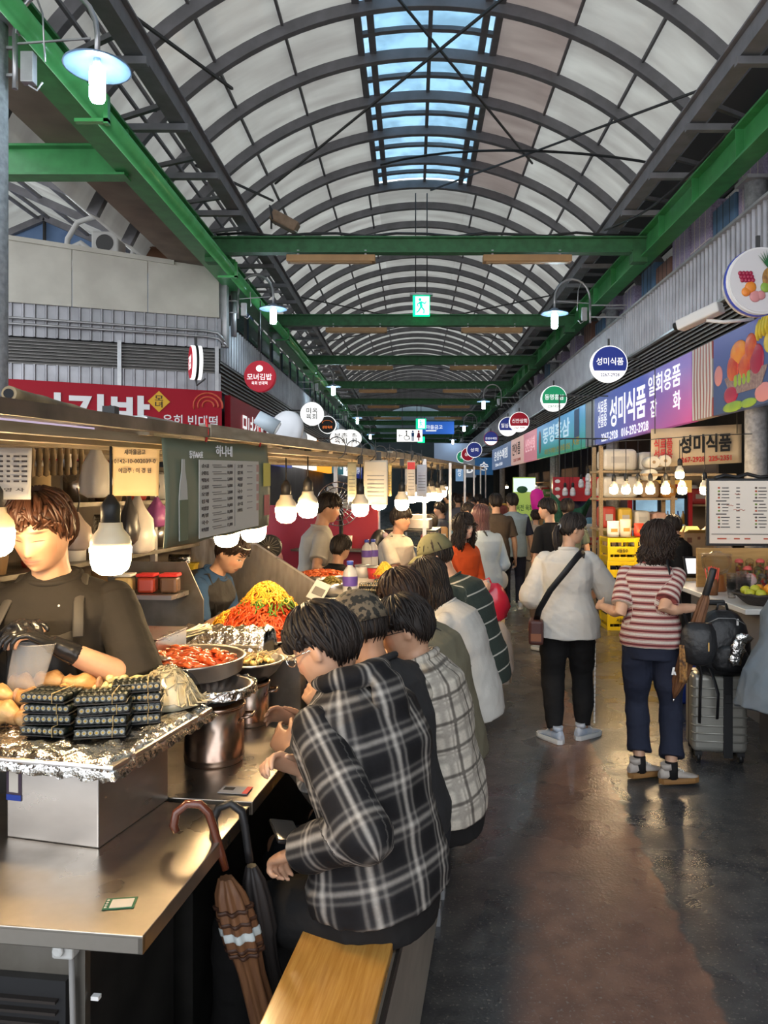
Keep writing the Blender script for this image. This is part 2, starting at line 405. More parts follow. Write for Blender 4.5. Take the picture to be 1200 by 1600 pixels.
for k in range(3):
    y = 19+k*8; rods.bar(arc(-48, y, RA-.2), arc(44, y+8, RA-.2), .03); rods.bar(arc(48, y, RA-.2), arc(-44, y+8, RA-.2), .03)
rods.build('brace_rods', m_rod, ceil)
cab = MB()                                               # sagging cables under the vault
cab.tube([arc(-10+62*i/12, 15.2-4.0*i/12, RA-.25)+Vector((0, 0, -.35*math.sin(math.pi*i/12))) for i in range(13)], .022, 6)
cab.tube([Vector((-2.9+6.2*i/14, 11.35, 5.52+.03*math.sin(i*2.2))) for i in range(15)], .02, 6)
cab.tube([Vector((3.4-.55*i/10, 8.0+3.4*i/10, 5.6-.5*math.sin(math.pi*i/10)*.4)) for i in range(11)], .016, 6)
cab.build('cables', m_black, ceil)

# ------------------------------------------------------------------ the building in the corner (faces the cross alley)
CO = Vector((-3.2, 12.8, 0)); EE = Vector((-.9385, -.345, 0)); OUT = Vector((.345, -.9385, 0))
def F(u, z, n=0.): return CO+EE*u+OUT*n+Vector((0, 0, z))
m_cream = mat('cream_panel', (.62, .60, .53), .6, noise=2.5, col2=(.52, .50, .44))
m_corr = mat('corrugated_sheet', (.42, .42, .45), .42, .5, noise=3, col2=(.30, .30, .32))
m_blueW = mat('blue_wall', (.16, .26, .44), .7, noise=3, col2=(.12, .20, .36))
m_louv = mat('louvre', (.30, .29, .28), .5, .4)
def corrugate(b, p, e, out, L, z0, z1, pitch=.16, depth=.035):
    n = int(L/pitch); prev = []
    for i in range(n):
        for du, dn in ((0, 0), (.36, 0), (.44, 1), (.56, 1), (.64, 0)):
            u = (i+du)*pitch; q = p+e*u+out*(dn*depth); prev.append(q)
    prev.append(p+e*(n*pitch)); vs = []
    for q in prev: vs += [(q.x, q.y, z0), (q.x, q.y, z1)]
    b.add(vs, [(2*i, 2*i+2, 2*i+3, 2*i+1) for i in range(len(prev)-1)])
def louvre(b, p, e, out, L, z0, z1, pitch=.05):
    n = int((z1-z0)/pitch)
    for i in range(n):
        z = z0+i*pitch; a = p+out*.05; c = a+e*L
        b.add([(a.x, a.y, z), (c.x, c.y, z), (c.x-out.x*.05, c.y-out.y*.05, z+pitch*.9), (a.x-out.x*.05, a.y-out.y*.05, z+pitch*.9),
               (a.x, a.y, z+.008), (c.x, c.y, z+.008), (c.x-out.x*.05, c.y-out.y*.05, z+pitch), (a.x-out.x*.05, a.y-out.y*.05, z+pitch)],
              [(0, 1, 2, 3), (7, 6, 5, 4), (0, 4, 5, 1), (1, 5, 6, 2), (3, 2, 6, 7), (0, 3, 7, 4)])
LW = 5.6
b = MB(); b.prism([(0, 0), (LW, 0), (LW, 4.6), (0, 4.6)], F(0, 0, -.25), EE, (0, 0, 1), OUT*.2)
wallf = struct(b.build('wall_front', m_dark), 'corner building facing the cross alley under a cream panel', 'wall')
b = MB(); 
for k in range(5): b.prism([(k*1.12+.004, 4.60), ((k+1)*1.12-.004, 4.60), ((k+1)*1.12-.004, 5.42+(k+1)*.06), (k*1.12+.004, 5.42+k*.06)], F(0.03, 0, 0), EE, (0, 0, 1), OUT*.06)
b.build('cream_panel', m_cream, wallf, bevel=.006)
b = MB(); b.prism([(-.05, 5.40), (LW, 5.72), (LW, 5.79), (-.05, 5.47)], F(.8, 0, -.02), EE, (0, 0, 1), OUT*.12); b.build('panel_cap', m_cream, wallf)
b = MB(); corrugate(b, F(0, 0, 0), EE, OUT, LW, 4.1, 4.6); corrugate(b, F(0, 0, 0), EE, OUT, LW, 3.3, 3.68); b.build('corrugated_sheet', m_corr, wallf)
b = MB(); louvre(b, F(.03, 0, -.02), EE, OUT, LW, 3.68, 4.1); b.build('louvre', m_louv, wallf)
b = MB()
for u in (.04, 1.55, 3.7, 5.2): b.prism([(u, 3.3), (u+.06, 3.3), (u+.06, 4.12), (u, 4.12)], F(0, 0, .03), EE, (0, 0, 1), OUT*.04)
b.build('louvre_post', m_galv, wallf)
b = MB()
for dz, u0 in ((0, -.05), (.09, -.1)):
    b.tube([F(5.4, 4.36-dz, .09), F(4.5-dz*4, 4.36-dz, .09), F(3.0, 4.36-dz, .09), F(.25, 4.36-dz, .09), F(.05, 4.34-dz, .09), F(u0, 4.2-dz, .12)], .02, 8)
b.tube([F(3.72, 3.3, .1), F(3.72, 4.2, .1), F(3.66, 4.27, .1), F(3.5, 4.27, .1)], .025, 8); b.build('conduit', m_galv, wallf)
# alley side of the corner building and the shops behind it
b = MB(); b.box((-3.45, 37.0, 2.6), (.2, 48.3, 5.2))
walll = struct(b.build('wall_left', mat('dim_wall', (.11, .11, .115), .7, noise=1.2, col2=(.06, .06, .065))), 'dim side wall of the shop row along the hall', 'wall')
b = MB(); corrugate(b, Vector((-3.33, 12.85, 0)), Vector((0, 1, 0)), Vector((1, 0, 0)), 48, 3.98, 4.72, .2); b.build('corrugated_sheet', m_corr, walll)
b = MB(); louvre(b, Vector((-3.34, 12.9, 0)), Vector((0, 1, 0)), Vector((1, 0, 0)), 48, 3.42, 3.98, .07); b.build('louvre', m_louv, walll)
b = MB(); y = 14.6
while y < 56:
    b.box((-3.34, y, 5.0), (.06, .9, .46)); y += 1.35
b.build('upper_window', mat('dim_glass', (.05, .07, .09), .15), walll)
b = MB(); b.box((-3.2, 12.95, 4.75), (.16, .16, 1.2)); b.cyl((-3.1, 13.3, 4.4), (-3.1, 13.3, 5.2), .05); b.build('corner_post', m_galv, walll)
# side hall: blue gable wall and its sheet roof
b = MB(); b.prism([(-15, 4), (-3.6, 4), (-3.6, 5.9), (-8.2, 7.9), (-15, 5.2)], (0, 17.2, 0), (1, 0, 0), (0, 0, 1), (0, .2, 0))
gw = struct(b.build('wall_gable', m_blueW), 'blue gable wall beyond the cream panel', 'wall')
b = MB(); b.cyl((-10.5, 16.9, 6.75), (-7.5, 16.9, 6.75), .13); b.cyl((-7.5, 16.9, 6.75), (-7.35, 16.9, 6.75), .17); b.build('duct_pipe', m_galv, gw)
b = MB(); b.cyl((-8.2, 17.1, 5), (-8.2, 17.1, 7.8), .04, n=6); b.build('wall_stay', m_rod, gw)
b = MB()
for (xa, za, xb, zb) in ((-8.2, 7.9, -3.3, 5.75), (-8.2, 7.9, -15, 5.0)):
    for k in range(5):
        def fn(u, v, k=k): 
            q = (k+u*.96)/5; return Vector((xa+(xb-xa)*q, 6.5+v*11, za+(zb-za)*q+.02))
        b.sheet(fn, 1, 1, .012)
sr = struct(b.build('ceiling_side', m_fib), 'lower pitched sheet roof over the cross alley', 'ceiling')
b = MB()
for y in (6.5, 8.6, 10.7, 12.8, 14.9, 17.1):
    b.bar((-8.2, y, 7.8), (-3.3, y, 5.66), .1, .14); b.bar((-8.2, y, 7.8), (-15, y, 4.9), .1, .14)
for q in (.02, .2, .4, .6, .8, .98): b.bar((-8.2+4.9*q, 6.5, 7.84-2.15*q), (-8.2+4.9*q, 17.2, 7.84-2.15*q), .06, .06); b.bar((-8.2-6.8*q, 6.5, 7.84-2.9*q), (-8.2-6.8*q, 17.2, 7.84-2.9*q), .06, .06)
b.build('rafter', m_grey, sr)
m_ply = mat('brown_ply', (.26, .20, .15), .8, noise=2, col2=(.18, .13, .10))
b = MB(); b.prism([(-3.4, 5.62), (-5.2, 6.40), (-5.2, 6.44), (-3.4, 5.66)], (0, 6.5, 0), (1, 0, 0), (0, 0, 1), (0, 6.6, 0)); b.box((-3.5, 9.5, 5.5), (.9, 8, .05)); b.build('ply_patch', m_ply, sr)
b = MB(); b.box((-4.6, 8.35, 5.3), (3.0, .03, .3)); b.box((-4.6, 8.35, 5.46), (3.0, .2, .025)); b.box((-4.6, 8.35, 5.15), (3.0, .2, .025)); b.build('branch_beam', m_green, sr)

# ------------------------------------------------------------------ right hand shops: fascia, louvres, storage deck, back wall
b = MB(); b.box((6.6, 30, 3), (.2, 70, 6))
wallr = struct(b.build('wall_right', mat('shop_back', (.10, .075, .05), .7, noise=1, col2=(.05, .04, .03))), 'back wall of the shop row under the storage deck', 'wall')
b = MB(); corrugate(b, Vector((3.62, 3, 0)), Vector((0, 1, 0)), Vector((-1, 0, 0)), 54, 3.95, 4.72, .13, .03); b.build('corrugated_sheet', m_corr, wallr)
b = MB(); b.box((3.6, 30, 4.73), (.08, 54, .03)); b.box((3.6, 30, 3.95), (.06, 54, .03)); b.build('fascia_trim', m_galv, wallr)
b = MB(); louvre(b, Vector((3.66, 3, 0)), Vector((0, 1, 0)), Vector((-1, 0, 0)), 54, 3.53, 3.95, .055); b.build('louvre', m_louv, wallr)
b = MB(); b.box((5.1, 30, 4.02), (2.9, 54, .12)); b.build('storage_deck', mat('deck_board', (.12, .11, .10), .8), wallr)
b = MB(); b.box((5.15, 30, 3.5), (2.9, 54, .05)); b.build('shop_soffit', mat('soffit', (.30, .22, .13), .7, noise=2, col2=(.2, .14, .08)), wallr)
b = MB(); b.box((5.2, 30, 6.05), (3.2, 70, .06), Matrix.Rotation(R(8), 3, 'Y')); b.build('deck_roof', mat('deck_roof', (.07, .07, .075), .8), wallr)
b = MB(); b.box((1, 62, 4.6), (14, .2, 9.2)); struct(b.build('wall_far', mat('far_wall', (.13, .17, .19), .8, noise=.6, col2=(.09, .12, .14))), 'dark closing wall at the far end of the hall', 'wall')  # wall colour lightened and blued to paint in the haze down the hall
def pillar(x, y, z0, z1, r, label):
    t = thing('steel_column', label, 'column', (x, y, z0), 0); t['kind'] = 'structure'
    b = MB(); b.cyl((0, 0, 0), (0, 0, z1-z0), r, n=20); b.build('shaft', m_pole, t)
    b = MB(); b.box((0, 0, .02), (r*3, r*3, .04)); b.build('base_plate', m_galv, t)
    b = MB(); b.box((0, 0, z1-z0-.02), (r*2.8, r*2.8, .04)); b.build('cap_plate', m_galv, t)
    return t
pillar(-3.06, 5.6, 0, 5.18, .10, 'speckled grey column carrying the green pipe at the near stall')
pillar(3.80, 8.5, 0, 5.18, .12, 'rough grey column beside the white menu board')
for k, y in enumerate((14.6, 20.6, 26.6, 32.6)):
    pillar(3.80, y, 0, 5.18, .12, ['grey column between the food shop and the red bulb display', 'grey column under the pink shop signs', 'grey column past the blue grey sign panel', 'farthest grey column in the shop row'][k])
# ------------------------------------------------------------------ overhead lamps, signs
X, Y_, Z = (1, 0, 0), (0, 1, 0), (0, 0, 1)
m_led = mat('cool_led', (.8, .95, 1), .3, emit=LED, emit_col=(.66, .88, 1))
m_shade = mat('enamel_shade', (.20, .29, .42), .3, .3, noise=8, col2=(.14, .21, .32))
m_lb = mat('lightbox_white', (.85, .85, .83), .4, emit=.55)
m_navy = mat('navy', (.02, .035, .22), .35, emit=.25)
m_red = mat('sign_red', (.36, .008, .022), .5, spec=.2)
m_redb = mat('sign_red_lit', (.45, .012, .03), .4, emit=.16, spec=.3)
m_gsign = mat('sign_green', (.01, .26, .11), .35, emit=.3)
m_blk = mat('ink', (.012, .012, .012), .6)
m_ltr = mat('letter_white', (.85, .85, .85), .5, emit=.35)
m_ltrP = mat('letter_plain', (.82, .82, .84), .5)
m_yel = mat('letter_yellow', (.80, .50, .03), .5)
m_redL = mat('letter_red', (.55, .03, .03), .5)
def gooseneck(loc, side, label, s=1.0, bl=.16):
    """side +1: neck arches towards +x from its root, -1: towards -x; origin at the root bracket"""
    t = thing('gooseneck_lamp', label, 'lamp', loc, 0, None); k = side*s
    b = MB(); pts = [(0, 0, -.35*s), (0, 0, .05*s)]
    for i in range(11):
        a = math.pi*(1-i/10); pts.append((k*(.30+.30*math.cos(a)), 0, .05*s+.34*s*math.sin(a)))
    pts.append((k*.60, 0, -.12*s)); b.tube(pts, .02*s, 10)
    b.tube([(k*.22, 0, -.15*s), (k*.2, 0, .2*s), (k*.14, 0, .36*s)], .007, 6); b.bar((0, 0, -.02), (k*.55, 0, .02), .012); b.build('neck', m_galv, t, )
    b = MB(); b.bar((0, 0, -.05*s), (-side*bl, .0, -.05*s), .02); b.bar((0, 0, -.25*s), (-side*bl, 0, -.25*s), .02); b.build('bracket', m_galv, t)
    b = MB(); b.box((k*.10, 0, -.20*s), (.09, .07, .22)); b.tube([(k*.10, 0, -.32*s), (k*.16, 0, -.36*s), (k*.2, 0, -.3*s)], .008, 6); b.build('ballast_box', m_galv, t, bevel=.008)
    b = MB(); c = k*.60
    pr = [(.02, -.10), (.05, -.105), (.08, -.13), (.16, -.16), (.235, -.185), (.238, -.195), (.225, -.195), (.155, -.168), (.07, -.14), (.02, -.13)]
    b.lathe([(r*s, z*s) for r, z in pr], (c, 0, 0), 28); sh = b.build('lamp_shade', m_shade, t)
    b = MB(); b.cyl((c, 0, -.12*s), (c, 0, -.20*s), .028*s); b.build('socket', m_white, t)
    b = MB(); b.lathe([(.02, -.19), (.05, -.205), (.055, -.23), (.055, -.42), (.045, -.44), (.012, -.446)], (c, 0, 0), 16)
    for q in (0,): pass
    b.v = [((x-c)*s+c, y*s, z*s) for x, y, z in b.v]; b.build('bulb', m_led, t)
    return t
gooseneck((-2.90, 5.6, 5.02), 1, 'nearest gooseneck lamp, blue white shade hanging beside the green pipe on its column')
for y, l in ((13.1, 'gooseneck lamp above the red round sign at the building corner'), (23.0, 'small gooseneck lamp above the white round lightbox'), (33, 'distant gooseneck lamp over the shop row facing the green restroom signs'), (43, 'tiny gooseneck lamp deepest on the side of the long food counter')):
    gooseneck((-2.98, y, 5.02), 1, l, bl=.38)
for y, l in ((13.0, 'gooseneck lamp over the blue round sign of the food shop'), (26.0, 'gooseneck lamp above the red and blue round signs'), (36, 'distant gooseneck lamp past the small navy round sign'), (46, 'tiny gooseneck lamp deepest on the side with the fascia')):
    gooseneck((3.0, y, 4.92), -1, l, bl=.62)
# brown battens (switched off strip lights) under the crossbeams
m_tan = mat('tan_batten', (.42, .24, .10), .5, noise=4, col2=(.34, .19, .08))
first = None
for k in range(6):
    y = 11.4+k*5.05
    for j, x in enumerate((-1.2, 1.68)):
        lab = f"tan strip batten under the {['first', 'second', 'third', 'fourth', 'fifth', 'sixth'][k]} green crossbeam, {['on the food counter side', 'on the fascia side'][j]}"
        if first is None:
            first = thing('strip_light', lab, 'light', (x, y-.1, 5.14), 0, 'tan battens under the crossbeams')
            b = MB(); b.box((0, 0, 0), (1.3, .16, .10)); b.build('housing', m_tan, first, bevel=.01)
            b = MB(); b.box((0, 0, -.053), (1.2, .1, .012)); b.build('diffuser', mat('tan_diffuser', (.55, .36, .18), .4), first)
            b = MB(); b.box((-.5, .08, .1), (.03, .03, .12)); b.box((.5, .08, .1), (.03, .03, .12)); b.build('hanger', m_galv, first)
        else: dup(first, (x, y-.1, 5.14), label=lab)
def floodlight(loc, rz, label):
    t = thing('floodlight', label, 'lamp', loc, rz)
    b = MB(); b.box((0, 0, 0), (.42, .22, .16), Matrix.Rotation(R(28), 3, 'Y')); b.build('housing', mat('dusty_brown', (.30, .20, .13), .6, noise=9, col2=(.2, .13, .08)), t, bevel=.02)
    b = MB(); b.box((.03, 0, -.085), (.36, .18, .012), Matrix.Rotation(R(28), 3, 'Y')); b.build('lens', mat('dusty_glass', (.4, .38, .34), .2), t)
    b = MB(); b.tube([(-.16, -.13, .0), (-.2, -.13, .2), (-.2, .13, .2), (-.16, .13, 0)], .012, 6); b.cyl((-.2, 0, .2), (-.2, 0, -.1), .015); b.build('yoke', m_rod, t); return t
floodlight((-1.9, 11.4, 5.72), 0, 'dusty brown floodlight standing on the first green crossbeam')

# exit signs and hanging boards over the aisle
def hanging(name, label, cat, loc, w, h, d, m, rods_, ztop):
    t = thing(name, label, cat, loc)
    b = MB(); b.box((0, 0, 0), (w, d, h)); b.build('panel', m, t, bevel=.006)
    b = MB()
    for x in rods_: b.cyl((x, 0, h/2), (x, 0, ztop-loc[2]), .012, n=6)
    b.build('hanger_rod', m_rod, t); return t
m_exit = mat('exit_green', (.0, .55, .22), .4, emit=1.1); m_exw = mat('exit_white', (.75, 1, .85), .4, emit=1.2)
def runner(t, y, s):
    b = MB()
    def B(a, c, w): b.bar((a[0]*s, y, a[1]*s), (c[0]*s, y, c[1]*s), w*s, .006, up=(0, 1, 0))
    b.box((.02*s, y, -.0), (.30*s, .004, .40*s))
    fr = b.build('lit_panel', m_exw, t)
    b = MB(); y -= .006
    b.lathe([(0.001, -.002), (.035*s, -.002), (.035*s, .002), (.001, .002)], (0, 0, 0), 12)
    b.v = [(vx-.03*s, y+vz, vy+.13*s) for vx, vy, vz in b.v]
    B((-.02, .09), (.0, -.03), .06); B((.0, .08), (.08, .04), .03); B((.08, .04), (.11, .09), .025); B((-.02, .07), (-.09, .03), .03); B((-.09, .03), (-.07, -.03), .025)
    B((.0, -.03), (.06, -.10), .035); B((.06, -.10), (.05, -.18), .03); B((-.01, -.03), (-.06, -.12), .035); B((-.06, -.12), (-.11, -.16), .03)
    b.build('running_figure', m_exit, t)
t = hanging('exit_sign', 'green lit exit sign with a running figure above the second crossbeam', 'sign', (.18, 16.2, 5.62), .36, .42, .1, m_exit, (-.12, .12), 8.0); runner(t, -.055, .95)
b = MB(); b.box((0, 0, .24), (.48, .14, .04)); b.build('sign_cap', m_galv, t)
t = hanging('exit_sign', 'small green exit sign hanging above the restroom board', 'sign', (.34, 31.66, 4.46), .42, .42, .1, m_exit, (0,), 5.27); runner(t, -.055, .9)
t = hanging('exit_sign', 'tiny green exit sign below the restroom board', 'sign', (.40, 36.65, 4.13), .34, .28, .1, m_exit, (0,), 5.27)
b = MB(); b.box((0, -.055, 0), (.12, .01, .18)); b.build('lit_panel', m_exw, t)
t = hanging('restroom_sign', 'white lit board with an arrow and restroom figures', 'sign', (-.13, 31.6, 3.97), 1.05, .5, .1, m_lb, (-.3, .3), 5.27)
yb = -.056
b = MB(); b.bar((-.44, yb, 0), (-.30, yb, 0), .02, .006, (0, 1, 0)); b.bar((-.44, yb, 0), (-.39, yb, .06), .02, .006, (0, 1, 0)); b.bar((-.44, yb, 0), (-.39, yb, -.06), .02, .006, (0, 1, 0)); b.build('arrow', m_blk, t)
def disc(b, x, z, r, y): b.cyl((x, y+.003, z), (x, y-.003, z), r, n=14, smooth=False)
b = MB(); disc(b, -.13, .17, .035, yb); b.bar((-.13, yb, .13), (-.12, yb, -.02), .035, .006, (0, 1, 0)); b.bar((-.12, yb, -.02), (-.03, yb, -.03), .035, .006, (0, 1, 0)); b.bar((-.03, yb, -.03), (.0, yb, -.16), .03, .006, (0, 1, 0))
b.tube([(-.12+.1*math.cos(a), yb, -.09+.1*math.sin(a)) for a in [R(100+i*24) for i in range(11)]], .012, 6); b.build('wheelchair_figure', m_blk, t)
b = MB(); disc(b, .13, .17, .04, yb); b.prism([(-.06, .12), (.06, .12), (.05, -.04), (-.05, -.04)], (.13, yb, 0), X, Z, (0, .006, 0)); b.box((.105, yb, -.12), (.035, .006, .2)); b.box((.155, yb, -.12), (.035, .006, .2)); b.build('man_figure', mat('blue_ink', (.02, .15, .5), .5), t)
b = MB(); disc(b, .37, .17, .04, yb); b.prism([(-.04, .12), (.04, .12), (.08, -.08), (-.08, -.08)], (.37, yb, 0), X, Z, (0, .006, 0)); b.box((.35, yb, -.14), (.03, .006, .14)); b.box((.39, yb, -.14), (.03, .006, .14)); b.build('woman_figure', mat('red_ink', (.5, .02, .08), .5), t)
t = hanging('direction_board', 'blue hanging direction board behind the restroom board', 'sign', (1.07, 36.68, 4.70), 1.8, .6, .1, mat('board_blue', (.02, .10, .42), .4, emit=.35), (-.5, .6), 5.27)
rect_text(t, '새마을금고', (-.15, -.056, .03), X, Z, 1.0, .2, m_ltr); b = MB(); b.box((-.2, -.053, -.14), (.5, .006, .06)); b.build('caption_bar', m_ltr, t)
t = hanging('hanging_banner', 'pale blue grey banner board spanning the far aisle', 'banner', (3.6, 46.75, 3.95), 4.6, 1.25, .08, mat('pale_board', (.28, .34, .46), .6, emit=.12), (-1.6, 1.6), 5.3)

# round projecting signs
def round_sign(label, loc, r, body, face, top_text, tcol, bottom=None, bcol=None, split=None, armx=0, arm=True, txtw=1.5, txth=.5, rz=0., tz=0):
    t = thing('round_sign', label, 'sign', loc, rz)
    b = MB(); b.cyl((0, .07, 0), (0, -.07, 0), r, n=40, smooth=True); b.build('drum', body, t)
    b = MB(); b.cyl((0, -.071, 0), (0, -.078, 0), r*.95, n=40, smooth=False); b.build('face', face, t)
    if split:                                               # white lower segment
        a0 = math.asin(-.42); pl = [(r*.95*math.cos(a), r*.95*math.sin(a)) for a in [math.pi-a0+(math.pi+2*a0)*i/18 for i in range(19)]]
        b = MB(); b.prism(pl, (0, -.079, 0), X, Z, (0, -.004, 0)); b.build('lower_segment', split, t)
    if top_text: rect_text(t, top_text, (0, -.080, tz*r), X, Z, r*txtw, r*txth, tcol)
    if bottom: rect_text(t, bottom, (0, -.084, -.62*r), X, Z, r*1.05, r*.2, bcol)
    if arm:
        b = MB(); b.bar((0, 0, r), (0, 0, r+.12), .03); b.bar((0, 0, r*.3), (armx, 0, r*.3), .03); b.bar((0, 0, -r*.3), (armx, 0, -r*.3), .03); b.build('bracket', m_rod, t)
    return t
round_sign('dark blue round sign with a white lower band beside the long blue purple fascia', (3.11, 12.2, 3.74), .285, m_lb, m_navy, '성미식품', m_ltr, '2267-2928', mat('navy_ink', (.02, .03, .2), .5), m_lb, .5, txth=.42, tz=.12)
round_sign('green round sign over the green and blue ginseng shop panel', (3.10, 16.9, 3.75), .28, m_lb, m_gsign, '동명홍삼', m_ltr, '2267-0240', mat('green_ink', (.02, .2, .08), .5), m_lb, .5, txth=.45, tz=.1)
round_sign('red round sign over the pink shop panels', (3.10, 22.4, 3.72), .29, m_lb, m_redb, '신안상회', m_ltr, '2267-7979', m_redL, m_lb, .5, txth=.45, tz=.1)
round_sign('blue round sign half hidden behind the red round one', (3.10, 25.0, 3.80), .31, m_lb, m_navy, '일심상회', m_ltr, None, None, m_lb, .5, txth=.45, tz=.1)
round_sign('small navy and red round sign past the pink panels', (3.10, 30.5, 3.78), .28, m_redb, m_navy, '은성수예점', m_ltr, None, None, m_lb, .5, txtw=1.6, txth=.35)
for k, (px, py, D, col, l) in enumerate(((741, 703, 36, m_navy, 'navy round sign over the distant blue board'), (731, 710, 41, m_redb, 'distant maroon round sign behind the navy one'), (723, 714, 45, m_gsign, 'distant green round sign behind the maroon one'), (712, 721, 50, m_navy, 'farthest dark round sign of the row'))):
    p = at(px, py, D); round_sign(l, p, .36, m_lb, col, '상회', m_ltr, armx=.8, txtw=1.0, txth=.5)
# fruit picture drum
t = round_sign('large round drum sign with a picture of fruit and a pineapple', (3.02, 6.72, 3.56), .29, m_white, mat('drum_face', (.66, .64, .64), .35), None, None, armx=.58)
b = MB(); b.cyl((0, .02, 0), (0, -.02, 0), .296, n=40); b.build('band', m_navy, t)
def picture_fruit(t, items, y0):
    for nm, m, shape in items:
        b = MB()
        for q in shape:
            if len(q) == 3: b.ball((q[0], y0, q[1]), (q[2], .012, q[2]), 12, 8)
            else: b.ball((q[0], y0, q[1]), (q[2], .012, q[3]), 12, 8)
        b.build(nm, m, t)
f_red = mat('fruit_red', (.50, .04, .03), .35, noise=9, col2=(.60, .14, .03)); f_org = mat('fruit_orange', (.75, .30, .03), .4, noise=9, col2=(.75, .18, .03))
f_yel = mat('fruit_yellow', (.75, .55, .06), .4, noise=6, col2=(.55, .5, .06)); f_grn = mat('fruit_green', (.30, .45, .05), .4, noise=6, col2=(.2, .34, .05)); f_pur = mat('grape_red', (.35, .02, .06), .3); f_pin = mat('pineapple', (.45, .24, .05), .6, noise=30, col2=(.2, .09, .02)); f_leaf = mat('leaf_green', (.02, .13, .04), .5); f_pnk = mat('fruit_pink', (.6, .25, .25), .5)
gr = [(-.17+.03*(i % 4)-.01*(i//4), .0+.03*(i//4), .02) for i in range(12)]; gg = [(.08+.03*(i % 4), -.15+.03*(i//4), .02) for i in range(16)]
picture_fruit(t, [('grapes_picture', f_pur, gr), ('pineapple_picture', f_pin, [(.06, .02, .06, .09)]), ('mango_picture', f_org, [(-.1, -.06, .05), (-.14, -.1, .04)]), ('apple_picture', f_grn, [(.03, -.06, .045), (.12, -.02, .05)]), ('green_grapes_picture', f_grn, gg), ('peach_picture', f_pnk, [(-.06, -.14, .05), (-.01, -.13, .04)])], -.082)
b = MB()
for i in range(9):
    a = R(40+i*12.5); b.prism([(-.012, 0), (.012, 0), (math.cos(a)*.13, .03+math.sin(a)*.13)], (.06, -.086-.001*i, .1), X, Z, (0, -.002, 0))
b.build('pineapple_leaves', f_leaf, t)
# left side round signs
t = round_sign('red round hanging sign at the corner of the grey building', (-2.62, 13.2, 3.69), .265, m_redb, m_redb, '모녀김밥', m_ltr, None, arm=True, txtw=1.6, txth=.42, tz=-.05)
rect_text(t, '육회 빈대떡', (0, -.080, -.12), X, Z, .27, .06, m_ltr); b = MB(); b.ball((0, -.082, .13), (.06, .006, .055)); b.build('logo_spot', m_lb, t); b = MB(); b.cyl((0, 0, .25), (0, 0, 1.3), .01, n=6); b.build('chain', m_rod, t)
def edge_sign(label, loc, rz, r):
    t = thing('drum_lightbox', label, 'sign', loc, rz)
    b = MB(); b.cyl((0, .075, 0), (0, -.075, 0), r, n=40); b.build('drum', m_lb, t)
    b = MB(); b.cyl((0, -.02, 0), (0, .02, 0), r*1.012, n=40); b.build('band', m_blk, t)
    b = MB(); b.cyl((0, -.076, 0), (0, -.085, 0), r*.94, n=40, smooth=False); b.build('face', m_redb, t)
    rect_text(t, '김밥', (0, -.087, 0), X, Z, r*1.2, r*.8, m_ltr)
    b = MB(); b.bar((0, 0, r), (0, 0, r+.14), .04); b.tube([(0, 0, -r), (.1, 0, -r-.1), (.3, .1, -r-.02)], .012, 6); b.build('bracket', m_rod, t); return t
edge_sign('red and white drum lightbox seen edge on against the grey louvres', (-3.32, 11.75, 3.69), R(-67), .26)
round_sign('white round lightbox with black brush lettering above the canopy', (-2.62, 20.0, 3.72), .30, m_lb, m_lb, '미옥\n육회', m_blk, armx=-.6, txtw=1.0, txth=1.0)
t = round_sign('black round sign with an orange flame mark beside the white lightbox', (-2.62, 23.6, 3.74), .27, m_lb, m_blk, None, None, armx=-.6)
b = MB(); b.tube([(.15*math.cos(a), -.08, .06+.07*math.sin(a)) for a in [R(i*20) for i in range(11)]], .018, 6, flat=.3); b.build('flame_mark', mat('orange_ink', (.7, .16, .03), .5, emit=.4), t); rect_text(t, '광장육회', (0, -.083, -.08), X, Z, .3, .09, mat('orange_ink'))
for px, w, l in ((533, .52, 'white oval lightbox with black lettering past the flame sign'), (548, .44, 'second white oval lightbox just behind the first')):
    p = at(px, 685, 26 if px < 540 else 26.6); t = thing('oval_sign', l, 'sign', p)
    b = MB(); b.lathe([(.001, -.07), (.33, -.07), (.36, -.05), (.36, .05), (.33, .07), (.001, .07)], (0, 0, 0), 32); b.v = [(x*1.05, z, y*.85) for x, y, z in b.v]; b.build('lightbox', m_lb, t)
    rect_text(t, '부촌\n육회', (0, -.075, 0), X, Z, .45, .36, m_blk); b = MB(); b.bar((-.3, 0, 0), (-1.25, 0, 0), .03); b.build('bracket', m_rod, t)
# shop signs on the left
sg = thing('shop_sign', 'long red kimbap shop sign along the corner building', 'sign', F(0, 2.2, .06))
def lf(u, z, n): return F(u, z, n)-F(0, 2.2, .06)
b = MB(); b.prism([(.0, 2.2), (LW, 2.2), (LW, 3.46), (0, 3.37)], lf(0, 0, .06), EE, Z, OUT*.10); b.build('board', m_red, sg, bevel=.004)
RT = -EE
rect_text(sg, '모녀김밥', lf(2.35, 2.93, .165), RT, Z, 2.45, .62, m_ltrP, bold=.03, depth=.02)
rect_text(sg, '육회 빈대떡', lf(.50, 2.86, .165), RT, Z, .86, .20, m_ltrP)
b = MB(); b.prism([(0, -.17), (.17, 0), (0, .17), (-.17, 0)], lf(.985, 3.16, .165), RT, Z, OUT*.012); b.build('diamond_mark', mat('mark_yellow', (.75, .42, .02), .5), sg)
rect_text(sg, '모\n녀', lf(.985, 3.16, .18), RT, Z, .13, .19, m_blk)
b = MB()
for r0 in (.09, .16, .23): b.tube([lf(.22, 3.12, .17)+RT*(r0*math.cos(a))+Vector((0, 0, r0*math.sin(a)*.9)) for a in [R(-10+i*16) for i in range(14)]], .017, 6, flat=.4)
b.build('swirl_mark', mat('swirl_red', (.62, .10, .05), .5), sg)
